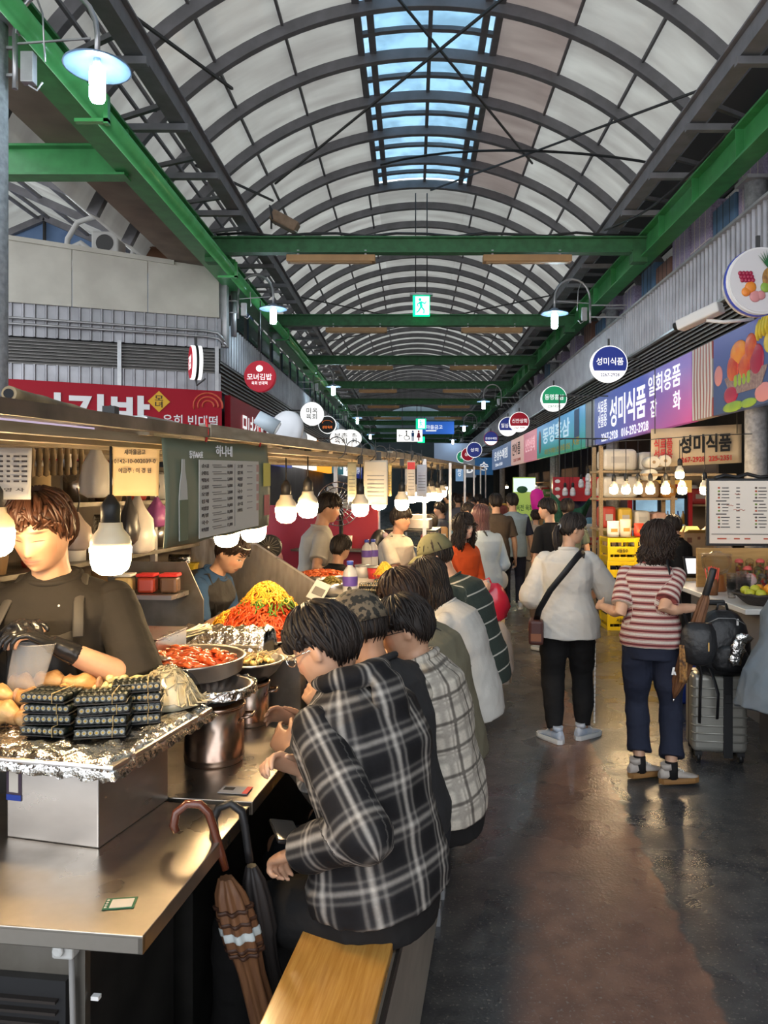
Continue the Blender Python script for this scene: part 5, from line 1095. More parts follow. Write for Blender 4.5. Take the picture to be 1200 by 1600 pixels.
# pots, pan and bowls
def pot(label, x, y, r, h, rim=True, m_=None, z=CT):
    t = thing('steel_pot', label, 'pot', (x, y, z)); m_ = m_ or m_steel
    b = MB(); b.lathe([(.001, 0), (r*.98, 0), (r, .008), (r, h*.1), (r*1.015, h*.11), (r, h*.13), (r, h), (r*.95, h), (r*.95, .02), (.001, .02)], n=40); b.build('pot_body', m_, t)
    b = MB(); b.tube([(r*1.01*math.cos(i*.1963), r*1.01*math.sin(i*.1963), h) for i in range(32)], .005, 6, closed=True); b.build('rim', m_, t)
    for sx in (-1, 1): b = MB(); b.tube([(sx*r, -.03, h*.8), (sx*(r+.03), -.025, h*.82), (sx*(r+.03), .025, h*.82), (sx*r, .03, h*.8)], .005, 6); b.build('handle', m_, t)
    return t
def bowl(t, z, r, h, m_, n=36, name='bowl', rib=0):
    b = MB(); b.lathe([(.001, z), (r*.55, z), (r*.8, z+h*.4), (r, z+h), (r*1.06, z+h), (r*1.06, z+h+.006), (r*.97, z+h+.006), (r*.76, z+h*.42), (.001, z+.01)], n=n)
    if rib: b.v = [(x*(1+.02*math.cos(math.atan2(y, x)*rib)), y*(1+.02*math.cos(math.atan2(y, x)*rib)), q) for x, y, q in b.v]
    return b.build(name, m_, t)
m_copper = mat('warm_steel', (.62, .46, .36), .25, 1., noise=9, col2=(.40, .28, .22))
pot('tall steel pot holding up the red rice cake pan', -.625, 2.42, .092, .175, m_=m_copper)
t = thing('steel_bowl', 'ribbed steel bowl with a foil skirt resting on the tall pot', 'bowl', (-.625, 2.42, CT+.181)); bowl(t, 0, .115, .05, m_steel, 48, 'bowl_body', 24)
b = MB()
for k in range(1): b.sheet(lambda u, v: Vector(((.128+.012*mnoise.noise(Vector((u*30, v*6, 2))))*math.cos(u*4.2-2.4), (.128+.012*mnoise.noise(Vector((u*30, v*6, 2))))*math.sin(u*4.2-2.4), .06-.03*v+.01*mnoise.noise(Vector((u*26, v*5, 5))))), 60, 5, .001)
b.build('foil_skirt', m_alu, t)
m_tteok = mat('red_sauce', (.60, .06, .012), .22, noise=9, col2=(.44, .035, .008), coat=.4); m_cake = mat('rice_cake', (.78, .20, .06), .25, noise=12, col2=(.62, .10, .025), coat=.4)
pz = CT+.24
t = thing('rice_cake_pan', 'wide steel pan full of red sauced rice cakes', 'pan', (-.755, 2.545, pz))
b = MB(); b.lathe([(.001, 0), (.165, 0), (.185, .01), (.192, .052), (.200, .056), (.196, .060), (.185, .056), (.176, .016), (.001, .008)], n=56); b.build('pan_body', m_steel, t)
b = MB(); mound(b, 0, 0, .034, .182, .182, .014, 3, 40, 10, .006); b.build('sauce', m_tteok, t)
for i in range(60):
    a = rnd.uniform(0, 6.28); q = .16*rnd.random()**.5; d = rnd.uniform(0, 3.1); L_ = .026; b = MB(); x, y = q*math.cos(a), q*math.sin(a); z = .050+rnd.uniform(0, .008)
    b.tube([(x-L_*math.cos(d), y-L_*math.sin(d), z-.004), (x, y, z+.003), (x+L_*math.cos(d), y+L_*math.sin(d), z-.003)], [.0075, .009, .0075], 8); b.build('rice_cake', m_cake, t)
t = thing('serving_skewer', 'thin steel ladle handle lying across the pan edge', 'ladle', (-.86, 2.50, pz+.07)); b = MB(); b.cyl((-.10, .10, .01), (.06, -.04, .004), .004, n=8); b.ball((.07, -.05, 0), (.02, .02, .006)); b.build('ladle_body', m_steel, t)
pot('shorter steel pot half hidden behind the tall one', -.60, 2.80, .075, .15, m_=m_copper)
pot('steel pot under the fish cake bowl', -.615, 3.02, .07, .17, m_=m_steelD) if 0 else None
t = thing('fish_cake_bowl', 'ribbed steel bowl of folded yellow fish cake skewers', 'bowl', (-.605, 2.83, CT+.155)); bowl(t, 0, .125, .065, m_steel, 48, 'bowl_body', 20)
m_fish = mat('fish_cake', (.74, .50, .16), .4, noise=20, col2=(.62, .38, .09)); m_stick = mat('bamboo_stick', (.60, .46, .24), .6)
for i in range(14):
    a = i*2.399; q = .088*(i/14)**.5; b = MB(); x, y = q*math.cos(a), q*math.sin(a); d = rnd.uniform(0, 3); b.tube([(x+(k-2)*.012*math.cos(d), y+(k-2)*.012*math.sin(d), .062+.010*(k % 2)) for k in range(5)], .011, 6, flat=.6); sk_ = b.build('fish_cake', m_fish, t)
    b = MB(); b.cyl((x-.03*math.cos(d), y-.03*math.sin(d), .066), (x+.075*math.cos(d-.4), y+.075*math.sin(d-.4), .092), .0017, n=5); b.build('skewer_stick', m_stick, sk_)
t = thing('foil_wrapped_box', 'block wrapped in bright crumpled foil behind the rice cake pan', 'box', (-.735, 3.02, CT), SROT)
b = MB(); b.box((0, 0, .13), (.34, .18, .26)); b.build('stand', m_steelD, t, bevel=.01); b = MB()
def fw(u, v):
    x = -.18+.36*u; e = abs(v-.5)*2; y = -.10+.20*v; z = .305 if e < .62 else .305-.08*(e-.62)/.38; q = Vector((x*30, v*9, 4)); w = .012*mnoise.noise(q)+.008*mnoise.noise(q*2.2)
    return Vector((x, y+w, z+w))
b.sheet(fw, 50, 26, .002); b.build('foil_wrap', m_alu, t)
t = thing('mushroom_skewers', 'bundle of pale enoki skewers beside the foil block', 'food', (-.86, 2.98, CT+.20), SROT); b = MB()
for i in range(60): a = rnd.uniform(-.5, .5); b.tube([(.05+rnd.uniform(-.03, .03), .02*rnd.random(), .10+.03*rnd.random()), (-.01+a*.1, -.02+a*.1, .07+.03*rnd.random()), (-.09+rnd.uniform(-.02, .02), -.06+a*.22, .01)], .0035, 5)
s_ = b.build('mushroom_stems', m_nood, t); s_['kind'] = 'stuff'
b = MB(); b.lathe([(.001, -.2), (.10, -.2), (.13, -.03), (.14, .0), (.13, .003), (.001, -.01)], n=28); b.build('bowl', m_steelD, t)
# the big heap of red mixed vegetables
hp = thing('salad_platter', 'platter heaped with red seasoned strips, yellow shreds and greens', 'platter', (-.70, 3.52, CT+.17), SROT)
b = MB(); b.lathe([(.001, 0), (.20, 0), (.245, .018), (.25, .024), (.235, .022), (.19, .008), (.001, .008)], n=44); b.build('plate', m_ctop, hp)
b = MB(); b.box((0, 0, -.085), (.40, .34, .17)); b.build('stand_box', m_steelD, hp)
m_kim = mat('red_strips', (.64, .10, .018), .35, noise=14, col2=(.52, .05, .01)); m_org2 = mat('carrot_shreds', (.85, .36, .02), .45, noise=14, col2=(.82, .44, .03)); m_ysh = mat('yellow_shreds', (.82, .48, .05), .45)
m_gsh = mat('green_shreds', (.10, .22, .02), .45)
b = MB(); mound(b, 0, 0, .012, .22, .20, .20, 1.5); b.build('core_mound', m_kim, hp)
def stuffed(n, nm, m_, *a, **k):
    b = MB(); strands(b, n, *a, **k); o = b.build(nm, m_, hp); o['kind'] = 'stuff'; return o
stuffed(420, 'red_strips', m_kim, .01, -.01, .016, .225, .205, .19, .06, .0048, pw=1.5)
stuffed(90, 'yellow_noodles', m_org2, -.13, -.03, .05, .09, .09, .07, .05, .0028)
stuffed(300, 'orange_shreds', m_org2, .03, .01, .170, .105, .10, .080, .05, .0026)
stuffed(110, 'green_shreds', m_gsh, .03, .0, .12, .145, .13, .085, .045, .003, pw=2.5)
stuffed(60, 'yellow_shreds', m_ysh, .05, .0, .13, .14, .13, .08, .05, .0028, pw=2.4)
noodle_bag('film wrapped noodles beside the red salad platter', (-.44, 3.36, CT+.17), .11, .11)
t = thing('steel_plate_stack', 'stack of steel plates under the wrapped noodles', 'plates', (-.44, 3.36, CT)); b = MB(); b.lathe([(.001, 0), (.09, 0), (.10, .05), (.12, .12), (.125, .165), (.115, .168), (.001, .16)], n=36); b.build('plate_stack', m_steel, t); b = MB(); foil_sheet(b, -.09, .09, -.15, -.06, .12, .02, 16, .03); b.build('foil_scrap', m_alu, t)
# drinking cup
t = thing('plastic_cup', 'clear plastic cup of pale drink near the seated men', 'cup', (-.385, 3.03, CT)); b = MB(); b.lathe([(.024, 0), (.034, .10), (.036, .10), (.026, -.0), (.001, .001)], n=20); b.build('cup', m_clear, t); b = MB(); b.lathe([(.001, .003), (.023, .003), (.028, .045), (.001, .045)], n=18); b.build('drink', mat('pale_drink', (.65, .55, .28), .2, alpha=.8), t); b = MB(); b.lathe([(.030, .05), (.034, .085), (.0345, .085), (.0305, .05)], n=18); b.build('printed_band', mat('cup_print', (.6, .5, .62), .4), t)
# hanging canopy bulbs
sb0 = {}
def stall_bulb(px, py, D, label, cord=.12, s=1.0):
    loc = at(px, py, D); k = round(cord, 2)
    if k in sb0: return dup(sb0[k], loc, label=label, group='bulbs under the counter canopy', scale=s if s != 1 else None)
    t = thing('stall_bulb', label, 'bulb', loc, 0, 'bulbs under the counter canopy'); sb0[k] = t
    b = MB(); b.lathe([(.004, -.043), (.025, -.040), (.041, -.028), (.047, -.010), (.050, .026), (.048, .028), (.001, .028)], n=28); b.build('glowing_dome', m_bulb, t)
    b = MB(); pr = [(.0485, .027), (.0485, .040), (.045, .052), (.038, .062), (.030, .072), (.027, .088), (.001, .088)]; b.lathe(pr, n=28); b.build('ribbed_neck', m_bulbw, t)
    b = MB(); b.lathe([(.023, .086), (.0235, .13), (.020, .136), (.006, .157), (.001, .157)], n=18); b.build('socket', m_sock, t)
    b = MB(); b.cyl((0, 0, .15), (0, 0, .15+k), .0035, n=6); b.box((0, 0, .17+k), (.03, .03, .05)); b.build('cord', m_sock, t)
    if s != 1: t.scale = (s,)*3
    return t
stall_bulb(-9, 845, 2.0, 'lit bulb at the picture edge beside the price sheet', .14)
stall_bulb(173, 872, 1.9, 'big lit bulb hanging before the vendor shoulder', .18)
stall_bulb(354, 838, 2.98, 'lit bulb half hidden below the green menu banner, nearer the vendor', .12)
stall_bulb(396, 830, 2.95, 'lit bulb half hidden below the far end of the green menu banner', .12)
stall_bulb(447, 803, 3.55, 'lit bulb just past the banner, first of a pair', .12)
stall_bulb(481, 796, 3.72, 'lit bulb just past the banner, second of the pair', .12)
stall_bulb(563, 796, 4.5, 'lit bulb below the narrow pale paper strip', .12)
stall_bulb(592, 786, 4.75, 'lit bulb peeping below the beige paper sheet', .12)
stall_bulb(628, 788, 5.3, 'lit bulb hanging above the boy with the backpack', .12)
for i, (px, py, D) in enumerate(((643, 776, 6.6), (655, 775, 7.2), (664, 777, 7.9), (674, 775, 8.6), (684, 776, 9.4), (691, 771, 10.4), (640, 770, 8.8), (669, 770, 12), (676, 768, 14), (684, 766, 16.5), (691, 765, 19), (696, 763, 22))):
    stall_bulb(px, py, D, f"small lit bulb far along the counter canopy, {['first', 'second', 'third', 'fourth', 'fifth', 'sixth', 'seventh', 'eighth', 'ninth', 'tenth', 'eleventh', 'twelfth'][i]} past the backpack boy", .12, 1.25)
# canopy frame
def RZ(y): return 1.865+.0235*y
cn_ = thing('counter_canopy', 'low worn wood and steel canopy frame over the food counter', 'canopy', (0, 0, 0))
m_wornw = mat('worn_wood', (.36, .30, .22), .6, noise=7, col2=(.20, .16, .11), stretch=(6, .8, 6)); m_wornl = mat('worn_pale', (.58, .46, .30), .55, noise=6, col2=(.42, .32, .19), stretch=(6, .8, 6))
def rail(t, y0, y1, dz, w, h, nm, m_): b = MB(); b.bar(S(t, y0, RZ(y0)+dz), S(t, y1, RZ(y1)+dz), w, h); b.build(nm, m_, cn_)
rail(-.85, .7, 2.15, -.006, .03, .028, 'front_rail', m_steelD); rail(-.85, 2.15, 5.5, .0, .035, .035, 'front_rail', m_wornw); rail(-.85, 5.5, 26, .01, .04, .045, 'front_rail', m_wornw)
rail(-.90, .7, 26, -.035, .03, .02, 'second_rail', m_wornl); rail(-1.0, .7, 26, -.04, .04, .025, 'inner_rail', m_wornl); rail(-1.3, .7, 26, -.03, .04, .03, 'inner_rail', m_wornw); rail(-2.3, .7, 26, -.03, .05, .04, 'back_rail', m_wornw)
b = MB()
for i in range(26): y = .9+i*.95; b.bar(S(-.86, y, RZ(y)-.018), S(-2.3, y, RZ(y)-.018), .03, .02)
b.build('cross_battens', m_wornl, cn_)
b = MB(); b.add([S(-.88, .7, RZ(.7)-.006), S(-.88, 26, RZ(26)-.006), S(-2.34, 26, RZ(26)-.006), S(-2.34, .7, RZ(.7)-.006), S(-.88, .7, RZ(.7)+.002), S(-.88, 26, RZ(26)+.002), S(-2.34, 26, RZ(26)+.002), S(-2.34, .7, RZ(.7)+.002)], [(0, 1, 2, 3), (7, 6, 5, 4), (0, 4, 5, 1), (1, 5, 6, 2), (2, 6, 7, 3), (3, 7, 4, 0)]); b.build('roof_sheet', mat('canopy_sheet', (.26, .23, .20), .7), cn_)
b = MB(); b.box(S(-.95, 1.98, RZ(1.98)-.005), (.14, .20, .05), SROT); b.build('lamp_tray', m_alu if 0 else m_steel, cn_, bevel=.01)
b = MB(); b.bar(S(-1.0, 1.2, RZ(1.2)-.02), S(-1.0, 1.95, RZ(1.95)-.02), .02); b.build('light_tube', mat('tube_violet', (.55, .45, .62), .4, emit=.4), cn_)
for k, y in enumerate((4.0, 7.1, 10.2, 13.6, 17.2, 21.2, 25.8)):
    b = MB(); b.bar(S(-2.3, y, 0), S(-2.3, y, RZ(y)), .05); b.build('back_post', m_galv, cn_)
    if k: b = MB(); b.bar(S(-.78, y, 0), S(-.78, y, RZ(y)), .035); b.build('front_post', m_galv, cn_)
b = MB(); b.bar(S(-2.3, 1.0, 0), S(-2.3, 1.0, RZ(1.0)), .05); b.build('back_post', m_galv, cn_)
t = thing('bamboo_pole', 'thick weathered bamboo pole lying along the top of the canopy', 'pole', at(100, 640, 2.0)); b = MB(); p0, p1 = at(14, 615, 1.75)-at(100, 640, 2.0), at(186, 662, 2.3)-at(100, 640, 2.0)
b.tube([p0+(p1-p0)*i/16 for i in range(17)], [.0165+.002*(i % 4 == 0) for i in range(17)], 12); b.build('pole_body', m_bamboo, t); b = MB(); b.cyl(p0+Vector((.001, -.004, 0)), p0, .011); b.build('cut_end', m_dark, t)
b = MB(); b.tube([(.05, .2, -.03), (.05, .18, .03), (.07, .16, -.02)], .003, 5); b.build('tie', m_rod, t)
for i in range(8):
    p = at(50+11*i, 715, 2.9+.06*i); t = thing('wood_spindle', f"worn wooden spindle hanging behind the bank sheet, {['first', 'second', 'third', 'fourth', 'fifth', 'sixth', 'seventh', 'eighth'][i]} of the row", 'spindle', p, 0, 'hanging wooden spindles'); b = MB(); b.lathe([(.001, -.075), (.011, -.07), (.009, -.03), (.012, .0), (.009, .04), (.011, .05), (.006, .07), (.003, .09), (.001, .09)], n=10); b.build('spindle_body', m_bamboo, t)
    b = MB(); b.cyl((0, 0, .08), (0, 0, .10), .002, n=5); b.build('hook', m_rod, t)
b = MB(); b.bar(at(44, 688, 2.9), at(140, 690, 3.36), .012); tag(b.build('spindle_rail', m_woodD), 'rail from which the wooden spindles hang', 'rail')
# hanging papers and the menu banner
def sheet_thing(name, label, cat, loc, w, h, m_, rz=0., curve=.004):
    t = thing(name, label, cat, loc, rz); b = MB(); b.sheet(lambda u, v: Vector((w*(u-.5), curve*math.sin(u*5+v*3), h*(v-.5))), 12, 8, .0012); b.build('paper', m_, t); return t
m_pap = mat('aged_paper', (.72, .56, .34), .6, noise=3, col2=(.62, .45, .24)); m_papw = mat('white_paper', (.66, .64, .60), .6, noise=3, col2=(.58, .55, .50))
t = sheet_thing('bank_notice', 'aged paper notice with a bank account line beside the green banner', 'notice', at(212, 730, 2.3), .143, .172, m_pap, R(-4))
rect_text(t, '새마을금고', (0, -.006, .045), X, Z, .065, .016, m_ink, depth=.0008); rect_text(t, '0142-10-002039-0', (0, -.006, .018), X, Z, .128, .013, m_ink, depth=.0008); rect_text(t, '예금주 : 이 경 원', (0, -.006, -.010), X, Z, .10, .015, m_ink, depth=.0008)
b = MB(); b.box((0, 0, .09), (.03, .01, .02)); b.build('tape', m_rod, t)
t = sheet_thing('price_sheet', 'curled paper price sheet with small rows at the picture edge', 'notice', at(8, 740, 2.0), .13, .135, m_papw, R(6))
b = MB()
for i in range(6):
    for k in range(6): b.box((-.05+.02*k, -.0055, .045-.013*i), (.014 if k % 3 else .008, .001, .005))
b.build('printed_rows', m_ink, t); rect_text(t, '환 영 사', (.01, -.0065, -.042), X, Z, .08, .010, m_ink, depth=.0006)
mbn = thing('menu_banner', 'grey green menu banner with a bottle drawing and price rows', 'banner', S(-.85, 2.30, 1.752), SROT)
BL_ = .83
b = MB(); b.sheet(lambda u, v: Vector((.006*math.sin(v*4), (u-.5)*BL_, (v-.5)*(.272+.01*u)+.022*(u-.5)+.002*math.sin(u*20))), 30, 8, -.0015); b.build('cloth', mat('banner_green', (.17, .19, .125), .55), mbn)
def B(u, z, d=.0): return Vector((.008+d, (u-.5)*BL_, z+.022*(u-.5)))
BR_ = (0, 1, .026)
b = MB(); b.prism([(0, 0), (.60*BL_, 0), (.60*BL_, .215), (0, .215)], B(.24, -.13), Vector(BR_).normalized(), Z, (.002, 0, 0)); b.build('price_field', mat('field_pale', (.52, .50, .45), .6), mbn)
rect_text(mbn, '하나네', B(.46, .112, .002), BR_, Z, .13, .032, m_ltrP, depth=.001); rect_text(mbn, '동부A64호', B(.215, .098, .002), BR_, Z, .09, .02, m_ltrP, depth=.001)
items = ['순대', '순대모듬', '떡볶이', '김치전', '오뎅', '잡채', '비빔밥', '족발', '국수', '마약김밥']; prices = ['8,000', '10,000', '5,000', '5,000', '3,000', '5,000', '10,000', '10,000', '5,000', '12,000']
for i in range(10):
    z = .068-.0195*i
    rect_text(mbn, items[i], B(.285, z, .003), BR_, Z, .05, .011, m_ink, depth=.0008)
    rect_text(mbn, prices[i], B(.515, z, .003), BR_, Z, .042, .011, m_ink, depth=.0008)
    if i < 8: rect_text(mbn, items[(i+4) % 10], B(.62, z, .003), BR_, Z, .045, .011, m_ink, depth=.0008)
b = MB()
for i in range(10):
    z = .068-.0195*i
    for q, (u, w) in enumerate(((.38, .07), (.39, .10))): b.prism([(0, 0), (w, 0), (w, .0024), (0, .0024)], B(u-.03, z+.002-.006*q, .0025), Vector(BR_).normalized(), Z, (.0006, 0, 0))
    if i < 8: b.prism([(0, 0), (.05, 0), (.05, .0024), (0, .0024)], B(.70, z+.001, .0025), Vector(BR_).normalized(), Z, (.0006, 0, 0))
b.prism([(0, 0), (.002, 0), (.002, .19), (0, .19)], B(.565, -.115, .0022), Vector(BR_).normalized(), Z, (.0008, 0, 0)); b.build('small_print', mat('soft_ink', (.18, .17, .16), .6), mbn)
b = MB()
for i in range(5): b.prism([(0, 0), (.026, 0), (.026, .024), (0, .024)], B(.81, .05-.032*i, .0022), Vector(BR_).normalized(), Z, (.0008, 0, 0))
b.build('picture_boxes', mat('box_red', (.42, .25, .22), .6), mbn)
b = MB(); b.prism([(0, 0), (.075, 0), (.075, .08), (0, .08)], B(.90, .0, .0022), Vector(BR_).normalized(), Z, (.001, 0, 0)); b.build('yellow_note', mat('note_yellow', (.58, .48, .08), .6), mbn)
b = MB(); b.prism([(0, 0), (.055, 0), (.055, .07), (0, .07)], B(.91, -.10, .0022), Vector(BR_).normalized(), Z, (.001, 0, 0)); b.build('red_note', mat('note_red', (.48, .10, .10), .6), mbn)
bt = [(-.024, -.125), (.024, -.125), (.026, -.02), (.021, .02), (.010, .055), (.008, .085), (-.008, .085), (-.010, .055), (-.021, .02), (-.026, -.02)]
b = MB(); b.prism(bt, B(.115, .0, .001), Vector(BR_).normalized(), Z, (.002, 0, 0)); b.build('bottle_drawing', mat('drawing_pale', (.48, .47, .43), .6), mbn); b = MB(); b.prism([(-.024, -.125), (.024, -.125), (.026, -.02), (-.026, -.02)], B(.115, .0, .0035), Vector(BR_).normalized(), Z, (.001, 0, 0)); b.build('bottle_label', mat('drawing_green', (.12, .15, .09), .6), mbn)
for u in (.30, .86): b = MB(); b.tube([B(u, .135), B(u, .16, .006), B(u, .20, -.0)], .0035, 5); b.build('red_tie', m_redL, mbn)
for i, (px0, px1, py0, py1, D, m_, l) in enumerate(((543, 557, 722, 784, 4.6, mat('strip_pale', (.56, .54, .36), .6), 'narrow pale yellow paper strip hanging from the canopy rail'), (568, 606, 719, 789, 4.7, mat('sheet_beige', (.52, .47, .38), .6), 'beige paper sheet hanging from the canopy rail'), (606, 612, 725, 775, 4.72, mat('sheet_orange', (.6, .4, .12), .6), 'thin orange strip beside the beige sheet'), (636, 649, 720, 776, 5.8, mat('sheet_cream', (.6, .54, .46), .6), 'cream paper strip with a red head on the canopy'), (651, 667, 726, 776, 6.2, mat('sheet_white', (.62, .62, .66), .6), 'white calendar sheet hanging past the cream strip'))):
    a = at(px0, py0, D); c = at(px1, py1, D); t = sheet_thing('hanging_paper', l, 'paper', (a+c)/2, c.x-a.x, a.z-c.z, m_)
    h = a.z-c.z; w = c.x-a.x
    b = MB(); b.box((0, -.004, h*.36), (w*.9, .003, h*.2)); b.build('paper_head', m_redL if i == 3 else m_, t); b = MB()
    for q in range(6): b.box((0, -.005, h*.15-h*.09*q), (w*.7, .001, .004))
    b.build('printed_rows', mat('soft_ink'), t)
    b = MB(); b.cyl((0, 0, h/2-.01), (0, 0, h/2+.12), .002, n=5); b.build('string', m_rod, t)
for i in range(9):
    y = 3.7+.42*i; t = thing('wire_hook', f"black wire ring hooked over the canopy rail, {['first', 'second', 'third', 'fourth', 'fifth', 'sixth', 'seventh', 'eighth', 'ninth'][i]} past the menu banner", 'hook', S(-.83, y, RZ(y)), 0, 'wire rings on the canopy rail'); b = MB(); b.tube([(.045*math.cos(a), .0, -.0+.052*math.sin(a)) for a in [R(-80+i2*24) for i2 in range(13)]], .003, 5); b.build('ring', m_rod, t)
# fan and jug lying on the canopy
t = thing('desk_fan', 'white desk fan head lying on the canopy before the red sign', 'fan', S(-1.05, 3.6, RZ(3.6)+.07))
Mf = Matrix.Rotation(R(-35), 3, 'Z') @ Matrix.Rotation(R(72), 3, 'X')
def rotb(b): b.v = [tuple(Mf @ Vector(v)) for v in b.v]; return b
b = MB(); b.lathe([(.001, .02), (.06, .03), (.10, .02), (.105, .0), (.10, -.02), (.04, -.05), (.001, -.05)], n=28); rotb(b).build('grille', mat('fan_white', (.62, .62, .64), .4), t)
b = MB(); b.lathe([(.03, -.04), (.045, -.06), (.045, -.11), (.001, -.12)], n=18); rotb(b).build('motor_housing', mat('fan_white'), t); b = MB(); b.cyl((-.05, 0, -.07), (-.10, .05, -.09), .02); b.build('neck', mat('fan_white'), t)
b = MB(); b.cyl((0, 0, 0), (.085, .01, -.05), .032, .038, 18); t = tag(b.build('plastic_jug', mat('jug_blue', (.45, .52, .58), .25), loc=S(-1.13, 3.45, RZ(3.45)+.13)), 'pale blue plastic jug lying beside the fan on the canopy', 'jug')
b = MB(); b.cyl((.085, .01, -.05), (.092, .011, -.054), .03, n=16); b.build('cap', m_white, t)
# ---- back rack behind the vendor
br = srow('back_rack', 'crowded rack behind the vendor with jars and packets', 'rack', -2.15, 3.6)
b = MB()
for z in (.75, 1.12, 1.40, 1.68): b.box((0, 0, z), (.34, 4.6, .02))
b.build('shelf', m_steelD, br); b = MB(); b.box((-.18, 0, .95), (.02, 4.6, 1.9)); b.build('back_panel', mat('rack_back', (.20, .165, .13), .7, noise=3, col2=(.10, .08, .065)), br)
for y in (-2.25, -.75, .75, 2.25): b = MB(); b.box((.15, y, .95), (.03, .03, 1.9)); b.build('post', m_galv, br)
kinds = ('glass jar', 'silver packet', 'white tub', 'red lidded jar', 'brown packet', 'steel tin')
jm = [mat('jar_amber', (.40, .26, .12), .2), m_alu, m_white, mat('jar_red', (.45, .06, .04), .3), mat('packet_brown', (.32, .2, .1), .5), m_steel]
proto = {}
for zi, z in enumerate((1.131, 1.411, 1.691)):
    for j in range(14):
        k = (j*5+zi*3) % 6; y = -2.05+.30*j+.02*zi; sh_ = {0: 'lower', 1: 'middle', 2: 'upper'}[zi]
        od = ['first', 'second', 'third', 'fourth', 'fifth', 'sixth', 'seventh', 'eighth', 'ninth', 'tenth', 'eleventh', 'twelfth', 'thirteenth', 'fourteenth'][j]
        ll = f"{kinds[k]} on the {sh_} shelf behind the vendor, {od} along the row"; p = S(-2.08, 3.6+y, z)
        if k in proto: dup(proto[k], p, SROT, ll); continue
        t = thing('shelf_container', ll, 'container', p, SROT, 'containers on the rack behind the vendor'); proto[k] = t
        if k in (0, 3): b = MB(); b.lathe([(.001, 0), (.05, 0), (.055, .02), (.055, .13), (.04, .16), (.001, .16)], n=18); b.build('jar', jm[k] if k else mat('jar_glass', (.45, .33, .18), .12), t); b = MB(); b.lathe([(.001, .16), (.043, .16), (.043, .185), (.001, .187)], n=18); b.build('lid', m_redL if k else m_galv, t)
        elif k in (2, 5): b = MB(); b.lathe([(.001, 0), (.055, 0), (.06, .15), (.001, .15)], n=20); b.build('tub', jm[k], t); b = MB(); b.lathe([(.001, .15), (.063, .15), (.063, .165), (.001, .167)], n=20); b.build('lid', m_steelD, t)
        else:
            b = MB(); b.rings([[Vector((.075*math.cos(a)*s1, .05*math.sin(a)*s2, zz)) for a in [2*math.pi*q/16 for q in range(16)]] for zz, s1, s2 in ((0, .9, 1), (.07, 1.05, 1.2), (.15, .95, .8), (.19, 1, .15), (.21, .9, .1))]); b.build('packet_body', jm[k], t); b = MB(); b.box((0, -.056, .09), (.07, .01, .05)); b.build('label_patch', m_papw, t)
for i, (px, py, D, w, h, c, l) in enumerate(((25, 800, 2.9, .16, .2, (.62, .55, .46), 'pale plastic bag hanging beside the vendor head'), (150, 735, 3.1, .12, .22, (.6, .58, .55), 'clear white plastic bag hanging behind the bank notice'), (215, 820, 3.2, .14, .24, (.58, .54, .5), 'crumpled white bag hanging behind the big bulb'), (120, 830, 3.2, .12, .16, (.68, .55, .45), 'pinkish bag of napkins on the rack edge'), (245, 800, 3.6, .10, .14, (.28, .08, .25), 'purple printed bag beside the green banner'), (202, 812, 3.1, .07, .2, (.03, .03, .035), 'black folded bag hanging against the white one'))):
    t = thing('hanging_bag', l, 'bag', at(px, py, D)); b = MB(); b.rings([[Vector((w/2*math.cos(a)*s1*(1+.12*math.sin(a*5+zz*40)), .05*math.sin(a)*s1*(1+.15*math.sin(a*4)), zz)) for a in [2*math.pi*q/24 for q in range(24)]] for zz, s1 in ((-h/2, .5), (-h*.42, .95), (-h*.2, 1.05), (h*.1, .85), (h*.3, .45), (h/2, .15))]); b.build('bag_body', mat(f'bagc_{i}', c, .3), t); b = MB(); b.tube([(0, 0, h/2-.01), (.012, 0, h/2+.05), (0, 0, h/2+.1)], .003, 5); b.build('bag_loop', m_rod, t)
b = MB(); b.tube([tuple(at(28, 840, 2.8)+(at(48, 775, 2.9)-at(28, 840, 2.8))*q/60+Vector((.012*math.cos(q*1.3), .012*math.sin(q*1.3), 0))) for q in range(61)], .0035, 5); tag(b.build('coiled_cord', m_sock), 'black coiled phone cord behind the vendor', 'cord')
# steel side screens and shelf between the two vendors
t = thing('steel_screen', 'grimy steel side screen with a jar shelf behind the big bulb', 'screen', (-1.15, 3.35, 0), SROT)
b = MB(); b.prism([(-.28, .8), (.18, .8), (.18, 1.25), (.10, 1.42), (-.28, 1.42)], (0, .16, 0), X, Z, (0, .008, 0)); b.build('panel', m_steelD, t); b = MB(); b.box((-.06, .05, 1.285), (.36, .18, .02)); b.build('jar_shelf', m_steel, t); b = MB(); b.box((.0, .10, .4), (.3, .03, .8)); b.build('leg_panel', m_steelD, t)
for i, (x, c, l) in enumerate(((-1.27, (.55, .40, .18), 'glass jar of pale powder on the steel screen shelf'), (-1.17, (.35, .05, .03), 'jar of red paste on the steel screen shelf'), (-1.07, (.12, .07, .05), 'dark sauce jar on the steel screen shelf'))):
    t = thing('sauce_jar', l, 'jar', (x, 3.39, 1.296)); b = MB(); b.box((0, 0, .035), (.075, .07, .07)); b.build('jar_body', mat(f'jarc_{i}', c, .15), t, bevel=.012); b = MB(); b.box((0, 0, .078), (.08, .075, .014)); b.build('lid', m_redL if i else m_white, t, bevel=.004)
t = thing('steel_screen', 'big slanting scorched steel screen behind the red salad platter', 'screen', (-1.0, 4.9, 0))
